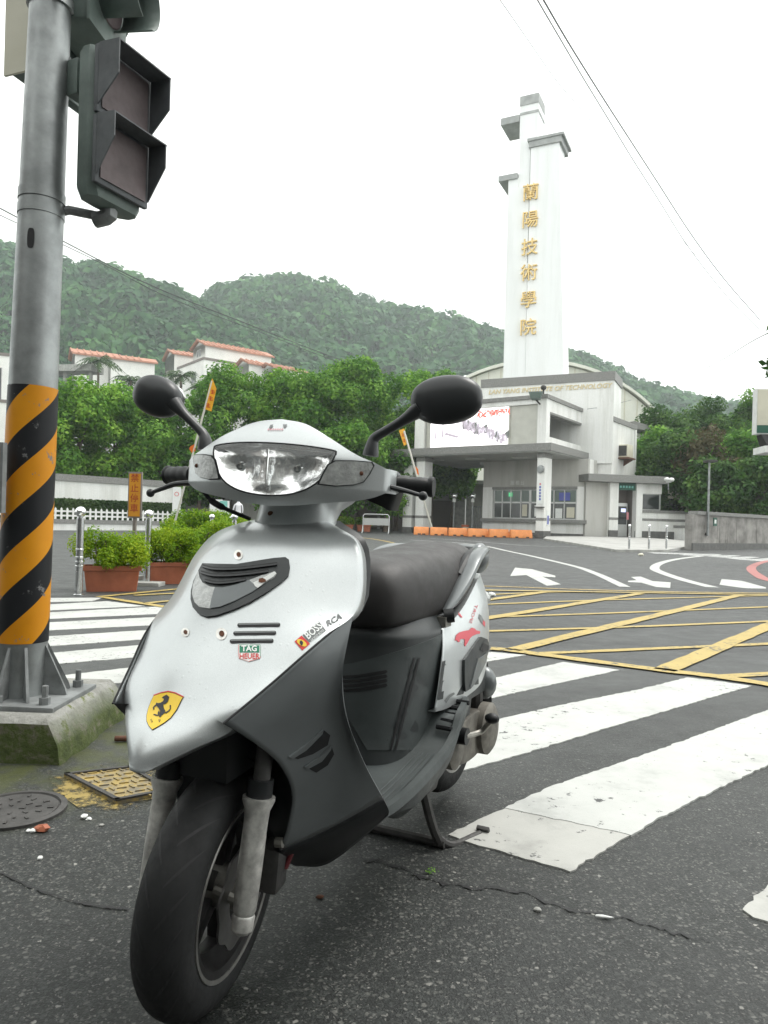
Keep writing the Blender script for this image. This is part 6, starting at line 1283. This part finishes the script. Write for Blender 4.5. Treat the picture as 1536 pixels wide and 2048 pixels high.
# --- centre stand
for sg in (1, -1): part(MB().tube(curve([(sg * .09, .74, .20), (sg * .11, .77, .08), (sg * .125, .80, .012)], 8), .013, 8), 'stand_leg', M['iron'])
part(MB().tube([(-.14, .80, .012), (.14, .80, .012)], .012, 8), 'stand_bar', M['iron'])
sp_ = [Vector((.12, .79, .03)), onl(905, 1690, .15), onl(960, 1668, .19)]; part(MB().tube(curve(sp_, 10), .010, 8), 'stand_pedal_arm', M['iron']); e = onl(967, 1664, .195); part(MB().box(e, (.035, .012, .035), Matrix.Rotation(.5, 3, 'X')), 'stand_pedal', M['iron'], bevel=.002)
part(MB().bbox((-.11, .34, .20), (.11, .72, .235)), 'frame_tray', M['black_plastic'], bevel=.01)
# --- handlebar cowl
ztp = [Vector((x, y, 0)) for x, y in ((0, 1.018), (.05, 1.010), (.10, .986), (.15, .958), (.18, .946), (.2, .936))]; zbp = [Vector((x, y, 0)) for x, y in ((0, .857), (.05, .860), (.10, .867), (.15, .874), (.18, .882), (.2, .892))]
def ztop(l): return cr(ztp, min(1, abs(l) / .2 * (1 - .0))).y if False else pl(abs(l), [(q.x, q.y) for q in curve(ztp, 30)])
def zbot(l): return pl(abs(l), [(q.x, q.y) for q in curve(zbp, 30)])
def cs_(l, z):
    s = .112 + .085 * (abs(l) / .2) ** 2.2
    if z > .945: s += 7.5 * (z - .945) ** 2 + .25 * (z - .945)
    if z < .895: s += 9 * (.895 - z) ** 2 + .28 * (.895 - z)
    return s
hl_px = [(-.112, .963), (-.06, .968), (0, .969), (.06, .967), (.112, .962), (.119, .955), (.109, .926), (.089, .899), (.052, .881), (0, .875), (-.052, .881), (-.089, .899), (-.109, .926), (-.119, .955)]
hout = [Vector((x, 0, z)) for x, z in hl_px]; H_ = []
for i in range(len(hout)):
    a, b, c_, d_ = hout[i - 1], hout[i], hout[(i + 1) % len(hout)], hout[(i + 2) % len(hout)]
    for f in (0, .25, .5, .75): H_.append((b * 2 + (c_ - a) * f + (a * 2 - b * 5 + c_ * 4 - d_) * f * f + (b * 3 - a - c_ * 3 + d_) * f ** 3) * .5)
def inside(x, z):
    c_ = False
    for i in range(len(H_)):
        a, b = H_[i], H_[i - 1]
        if (a.z > z) != (b.z > z) and x < (b.x - a.x) * (z - a.z) / (b.z - a.z) + a.x: c_ = not c_
    return c_
nu, nv = 96, 54; rows = []; full = MB()
for j in range(nv + 1):
    r_ = []
    for i in range(nu + 1):
        l = -.2 + .4 * i / nu; z = lerp(zbot(l), ztop(l), j / nv); r_.append(Vector((l, cs_(l, z), z)))
    r_ = [Vector((-.207, r_[0].y + .05, r_[0].z)), Vector((-.2055, r_[0].y + .012, r_[0].z))] + r_ + [Vector((.2055, r_[-1].y + .012, r_[-1].z)), Vector((.207, r_[-1].y + .05, r_[-1].z))]; rows.append(r_)
top_back = [[p + Vector((0, d, -d * d * 2.5 - d * .05)) for p in rows[-1]] for d in (.015, .05, .09)]; bot_back = [[p + Vector((0, d, d * .18)) for p in rows[0]] for d in (.08, .03, .008)]
rows = bot_back + rows + top_back; full.grid(rows); HSk = Skin(full, HD)
cow = MB(); cow.v = list(full.v); cow.f = [f for f in full.f if not inside(sum(full.v[i][0] for i in f) / 4, sum(full.v[i][2] for i in f) / 4) or sum(full.v[i][1] for i in f) / 4 > .21]
cowl = part(cow, 'handlebar_cowl', M['silver'], HD, sharp=50)
rc = MB(); rc.grid([[(p.x * .985, p.y + .004, p.z) for p in rows[-1]], [(p.x * .9, p.y + .02, p.z - .05) for p in rows[-1]], [(p.x * .9, rows[-1][k].y + .01, lerp(p.z, rows[-1][k].z, .4)) for k, p in enumerate(rows[0])], [(p.x * .985, p.y + .004, p.z) for p in rows[0]]]); part(rc, 'rear_cowl', M['black_plastic'], HD)
ctr = Vector((0, 0, .928))
def ringed(fn, n=12): return [[(lambda p, r_: Vector((p.x, fn(p.x, p.z, r_), p.z)))(ctr + (q_ - ctr) * (i / n), i / n) for q_ in H_] for i in range(n, 0, -1)]
hlm = MB(); rws = ringed(lambda x, z, r_: cs_(x, z) + .003 + (1 - r_ ** 8) * (.005 + .16 * (z - .868) + .016 * math.exp(-((abs(x) - .056) / .034) ** 2 - ((z - .922) / .034) ** 2) + .0009 * math.sin(x * 420)), 22); hlm.grid(rws, True); hlm.add([rws[-1][k] for k in range(len(H_))], [tuple(range(len(H_)))])
head = part(hlm, 'headlight_reflector', M['reflector'], HD, sharp=60)
for sg in (1, -1): part(MB().lathe([(.0, -.006), (.007, -.005), (.009, .002)], (sg * .056, cs_(.056, .925) + .012, .925), 'y', 18), 'bulb_cap', M['chrome'], HD, head)
part(MB().tube([(0, cs_(0, .89) + .004, .886), (0, cs_(0, .92) + .006, .92), (0, cs_(0, .95) + .006, .958)], .0022, 6), 'reflector_divider', M['chrome'], HD, head)
lm = MB(); rws = ringed(lambda x, z, r_: cs_(x, z) - .001 - .007 * (1 - r_ ** 2.2)); lm.grid(rws, True); lm.add([rws[-1][k] for k in range(len(H_))], [tuple(range(len(H_)))]); part(lm, 'headlight_lens', M['lens'], HD, sharp=60)
part(MB().tube([Vector((q_.x, cs_(q_.x, q_.z) - .0005, q_.z)) for q_ in H_ + H_[:2]], .0015, 8, caps=False), 'headlight_gasket', M['black'], HD)
# indicators in the cowl ends
ipx = [(637, 968), (645, 950), (656, 930), (670, 922), (705, 922), (742, 925), (746, 932), (738, 948), (726, 964), (706, 970), (670, 972)]
for flip in (0, 1):
    for nm, mt, off, grow in (('indicator_surround', 'grey_plastic', .0012, 1.05), ('indicator_lens', 'signal_lens', .0040, .97)):
        cx, cy = 693, 947; mb = HSk.mbuild([(cx + (u - cx) * grow, cy + (v - cy) * grow) for u, v in ipx], off, 3); part(mirror(mb) if flip else mb, nm, M[mt], HD, cowl)
    p = HSk.hit(721, 947, .0048); p = Vector((-p.x if flip else p.x, p.y, p.z)); part(MB().ellipsoid(p, .004, .002, .004, 10, 6), 'indicator_screw', M['rust'], HD, cowl)
for k in range(7): HSk.decal('sticker_mark', [(535 + k * 4.6, 861), (538 + k * 4.6, 858), (539.5 + k * 4.6, 858.5), (537 + k * 4.6, 862)], M['pink_print'], .0016, cowl, 0)
HSk.decal('sticker_mark', [(541, 851), (547, 850), (544, 856), (538, 858)], M['st_grey'], .0016, cowl, 0); HSk.decal('sticker_mark', [(566, 850), (575, 850), (570, 857), (567, 855)], M['st_grey'], .0016, cowl, 0)
nk = MB(); axv = Vector((0, math.sin(R(20)), math.cos(R(20)))); c0 = Vector((0, .268, .80)); nk.tube([c0 + axv * t for t in (-.02, .02, .05, .075, .10)], [.088, .080, .078, .086, .11], 28); part(nk, 'steering_neck', M['silver'], HD); part(MB().ellipsoid(ons(541, 1027, .202, HD), .006, .004, .005, 10, 6), 'neck_screw', M['rust'], HD)
# grips, levers
for sg, gx, lv in ((1, [(758, 962), (800, 968), (862, 974)], [(748, 966), (780, 974), (812, 982), (846, 992)]), (-1, [(386, 950), (360, 949), (336, 950)], [(385, 966), (352, 968), (325, 977), (301, 986)])):
    g_ = [ons(u, v, .255 + .02 * k, HD) for k, (u, v) in enumerate(gx)]; gr_ = part(MB().tube(curve(g_, 12), [.0165 if i % 3 else .0175 for i in range(12)], 18), 'grip', M['black_plastic'], HD); part(MB().lathe([(.001, -.004), (.019, -.004), (.0205, .0), (.019, .006), (.001, .006)], g_[-1], 'x', 18), 'bar_end', M['black_plastic'], HD, gr_)
    l_ = [ons(u, v, .215, HD) for u, v in lv]; lo = part(MB().tube(curve(l_, 14), [.0085 - .0035 * i / 13 for i in range(14)], 10, flat=.75), 'brake_lever', M['mirror_shell'], HD); part(MB().ellipsoid(l_[-1], .0085, .0085, .0085, 12, 8), 'lever_ball', M['mirror_shell'], HD, lo)
part(MB().tube(curve([ons(408, 985, .20, HD), ons(425, 1003, .2, HD), ons(452, 1018, .2, HD), ons(500, 1038, .24, HD)], 18), [.004] * 5 + [.0065] * 6 + [.004] * 7, 8), 'brake_cable', M['black_plastic'], HD)
# mirrors
for sg, st_, hc, rx, rz_, tilt in ((1, [(741, 912), (744, 892), (750, 876), (775, 860), (808, 840), (840, 818)], (893, 800), .066, .0445, -6), (-1, [(411, 900), (410, 880), (405, 866), (388, 848), (368, 828), (348, 806)], (315, 793), .052, .041, 18)):
    pts = [ons(u, v, .215, HD) for u, v in st_]; stk = part(MB().tube(curve(pts, 22), [.0185, .018, .0175, .0165, .0155, .0145, .0135, .0125, .012, .0115, .011, .0108, .0106, .0106, .0108, .011, .0115, .0125, .014, .016, .018, .02], 14, flat=.8), 'mirror_arm', M['mirror_shell'], HD)
    h = ons(*hc, .22, HD); m3 = Matrix.Rotation(R(tilt), 3, 'Y'); me_ = MB(); me_.ellipsoid(h, rx, .030, rz_, 32, 18, m3, .82); sh_ = part(me_, 'mirror_shell', M['mirror_shell'], HD, sharp=70)
    gm_ = MB(); gm_.ellipsoid(h + Vector((0, .0275, 0)), rx * .9, .004, rz_ * .88, 24, 10, m3, .82); part(gm_, 'mirror_glass', M['chrome'], HD, sh_)
# --- lamp, screws, slots and stickers on the front cover
z4_ = lambda pts: [(370 + .1628 * x, 1080 + .1628 * y) for x, y in pts]
bz = FS.decal('shield_lamp', z4_([(235, 300), (420, 308), (640, 312), (900, 268), (1100, 237), (1235, 226), (1278, 258), (1290, 350), (1270, 450), (1190, 525), (1000, 660), (800, 780), (600, 870), (400, 940), (270, 955), (180, 920), (115, 840), (90, 740), (95, 640), (125, 520), (180, 400)]), M['grey_plastic'], .0045, front, 3, skirt=.0045)
FS.decal('lamp_reflector', z4_([(190, 385), (125, 560), (112, 680), (140, 780), (200, 840), (330, 860), (450, 840), (620, 770), (830, 660), (900, 610), (1000, 540), (1100, 480), (1130, 430), (1110, 405), (950, 450), (800, 510), (640, 570), (480, 605), (330, 590), (240, 540), (205, 470)]), M['signal_lens'], .0052, front, 3)
FS.decal('painted_lamp_shade', z4_([(390, 600), (480, 605), (640, 570), (800, 510), (850, 560), (895, 612), (830, 660), (620, 770), (450, 840), (325, 858), (350, 740)]), M['lower_grey'], .0062, front, 2)  # grey patch paints a shaded area onto the lamp lens
FS.decal('painted_lamp_highlight', z4_([(850, 545), (950, 500), (1100, 410), (1125, 430), (1090, 475), (1000, 530), (905, 612), (870, 590)]), M['white_enamel'], .0070, front, 1); FS.decal('lamp_screw', z4_([(920, 500), (960, 490), (1000, 510), (1005, 535), (950, 550), (915, 540)]), M['rust'], .0078, front, 0)  # white patch paints a highlight onto the lamp lens
for lo_, hi in (([(240, 325), (400, 362), (700, 357), (1135, 302)], 11), ([(222, 402), (400, 442), (700, 432), (1030, 388)], 11), ([(268, 502), (400, 532), (560, 527), (760, 492)], 11)):
    c_ = curve([(x, y, 0) for x, y in lo_], 14); px = z4_([(p.x, p.y - hi) for p in c_] + [(p.x, p.y + hi) for p in reversed(c_)]); FS.decal('louvre_slot', px, M['black'], .0054, front, 0)
    px = z4_([(p.x, p.y + hi + 3) for p in c_] + [(p.x, p.y + hi + 22) for p in reversed(c_)]); FS.decal('louvre_blade', px, M['mirror_shell'], .0085, front, 0, skirt=.004)
for u, v, rr in ((477, 1110, 9), (443, 1268, 11), (371, 1265, 8)):
    o_ = FS.decal('screw_recess', [(u + rr * math.cos(a), v + rr * 1.12 * math.sin(a)) for a in [i * math.pi / 8 for i in range(16)]], M['fork_alloy'], .0010, front, 0); FS.decal('screw', [(u + 1 + rr * .48 * math.cos(a), v + rr * .55 * math.sin(a)) for a in [i * math.pi / 6 for i in range(12)]], M['rust'], .0018, front, 0)
z2_ = lambda pts: [(460 + .15625 * x, 1220 + .15625 * y) for x, y in pts]
for (xa, ya), (xb, yb) in (((122, 198), (618, 192)), ((70, 302), (566, 296)), ((25, 404), (532, 397))):
    cap = lambda x, y, a0: [(x + 27 * math.cos(a0 + k * math.pi / 6), y + 27 * math.sin(a0 + k * math.pi / 6)) for k in range(7)]
    FS.decal('air_slot', z2_(cap(xb, yb, -math.pi / 2) + cap(xa, ya, math.pi / 2)), M['black'], .0011, front, 1)
    FS.decal('slot_floor', z2_([(xa - 5, ya - 24), (xb + 5, yb - 24), (xb + 14, yb - 4), (xa - 14, ya - 2)]), M['st_grey'], .0016, front, 1)
st = FS.decal('watch_sticker', z2_([(105, 440), (395, 438), (397, 600), (380, 628), (240, 668), (115, 622), (103, 600)]), M['st_white'], .0010, front, 1)
FS.decal('sticker_field', z2_([(125, 460), (377, 458), (377, 548), (125, 548)]), M['st_green'], .0015, front, 1); FS.text('lettering', 'TAG', (499, 1298.5), (15.5, 0), (0, -16), M['st_white'], .0021, front, bold=.03); FS.text('lettering', 'HEUER', (499, 1313.5), (13.2, 0), (0, -15), M['st_red'], .0016, front, bold=.02)
for a, b in (((112, 448), (388, 446)), ((388, 446), (390, 600)), ((390, 600), (375, 622)), ((375, 622), (240, 660)), ((240, 660), (118, 618)), ((118, 618), (110, 598)), ((110, 598), (112, 448))):
    FS.decal('sticker_border', z2_([(a[0] - 2, a[1] - 2), (b[0] - 2, b[1] - 2), (b[0] + 3, b[1] + 3), (a[0] + 3, a[1] + 3)]), M['st_green'] if a[1] < 460 else M['st_red'], .0014, front, 0)
FS.decal('red_sticker', z2_([(825, 405), (915, 330), (1025, 435), (925, 520)]), M['st_red'], .0010, front, 1); FS.decal('sticker_field', z2_([(918 + 62 * math.cos(a) + 12 * math.sin(a), 424 + 44 * math.sin(a) + 18 * math.cos(a)) for a in [i * math.pi / 8 for i in range(16)]]), M['st_yellow'], .0015, front, 0); FS.decal('horse_mark', z2_([(895, 400), (915, 395), (935, 420), (930, 450), (910, 460), (912, 430), (890, 425)]), M['st_black'], .0019, front, 0)
FS.decal('black_sticker', z2_([(928, 325), (1135, 148), (1228, 265), (1010, 420)]), M['st_grey'], .0010, front, 1); d = Vector((207, -177)).normalized(); FS.text('lettering', 'BOSS', (460 + .15625 * 1068, 1220 + .15625 * 272), (d.x * 17, d.y * 17), (d.y * 21, -d.x * 21), M['st_white'], .0016, front, bold=.02); FS.text('lettering', 'HUGO BOSS', (460 + .15625 * 1118, 1220 + .15625 * 330), (d.x * 6, d.y * 6), (d.y * 7, -d.x * 7), M['st_white'], .0016, front)
d = Vector((190, -110)).normalized(); FS.text('lettering', 'RCA', (460 + .15625 * 1325, 1220 + .15625 * 135), (d.x * 17, d.y * 17), (d.y * 16, -d.x * 16), M['st_grey'], .0010, front, bold=.03, shear=.2)
z1_ = lambda pts: [(270 + .0846 * x, 1360 + .0846 * y) for x, y in pts]
sh0 = [(445, 375), (620, 312), (800, 280), (960, 315), (1155, 405), (1115, 475), (1005, 700), (855, 905), (700, 1025), (560, 1112), (410, 1195), (325, 1100), (275, 980), (275, 850), (315, 680), (385, 500)]
cx, cy = 660, 720
FS.decal('shield_badge', z1_(sh0), M['st_black'], .0010, front, 2); FS.decal('badge_top', z1_([(445, 362), (620, 296), (800, 262), (965, 298), (1165, 395), (1150, 415), (960, 322), (800, 288), (620, 318), (455, 382)]), M['st_red'], .0015, front, 1); FS.decal('badge_field', z1_([(cx + (x - cx) * .965, cy + (y - cy) * .965 + 4) for x, y in sh0]), M['st_yellow'], .0016, front, 2)
for q_ in ([(670, 412), (735, 372), (770, 362), (830, 415), (812, 480), (795, 525), (735, 580), (685, 592), (700, 680), (738, 745), (722, 795), (655, 850), (612, 905), (585, 890), (592, 830), (612, 745), (570, 680), (540, 640), (508, 590), (522, 548), (565, 560), (622, 550), (682, 510), (705, 462), (655, 432)], [(722, 780), (800, 740), (838, 690), (838, 600), (868, 608), (862, 705), (822, 762), (740, 812)], [(540, 565), (480, 615), (438, 660), (455, 725), (478, 718), (470, 662), (525, 622)], [(590, 730), (560, 770), (552, 862), (578, 866), (596, 790)], [(445, 832), (470, 818), (560, 842), (545, 868), (480, 852)]):
    FS.decal('horse_mark', z1_(q_), M['st_black'], .0022, front, 0)
FS.text('lettering', 'S', (270 + .0846 * 408, 1360 + .0846 * 985), (9, -3), (-3, -9), M['st_black'], .0022, front); FS.text('lettering', 'F', (270 + .0846 * 600, 1360 + .0846 * 985), (10, -4), (-3, -8), M['st_black'], .0022, front)
# ---------------------------------------------------------------- the damp air
mb = MB(); mb.bbox((-760, -42, -1.2), (760, 1250, 175)); hz = mb.build('haze', bpy.data.materials.new('damp_air'), sharp=0)
hz['kind'] = 'stuff'; hz['label'] = 'thin pale haze over the hills'
hm = hz.data.materials[0]; hm.use_nodes = True; hn, hl = hm.node_tree.nodes, hm.node_tree.links; hn.clear()
ho = hn.new('ShaderNodeOutputMaterial'); hv = hn.new('ShaderNodeVolumePrincipled')
hv.inputs['Color'].default_value = (.88, .95, .97, 1); hv.inputs['Density'].default_value = 0.00062; hv.inputs['Anisotropy'].default_value = 0.2
hl.new(hv.outputs[0], ho.inputs['Volume'])
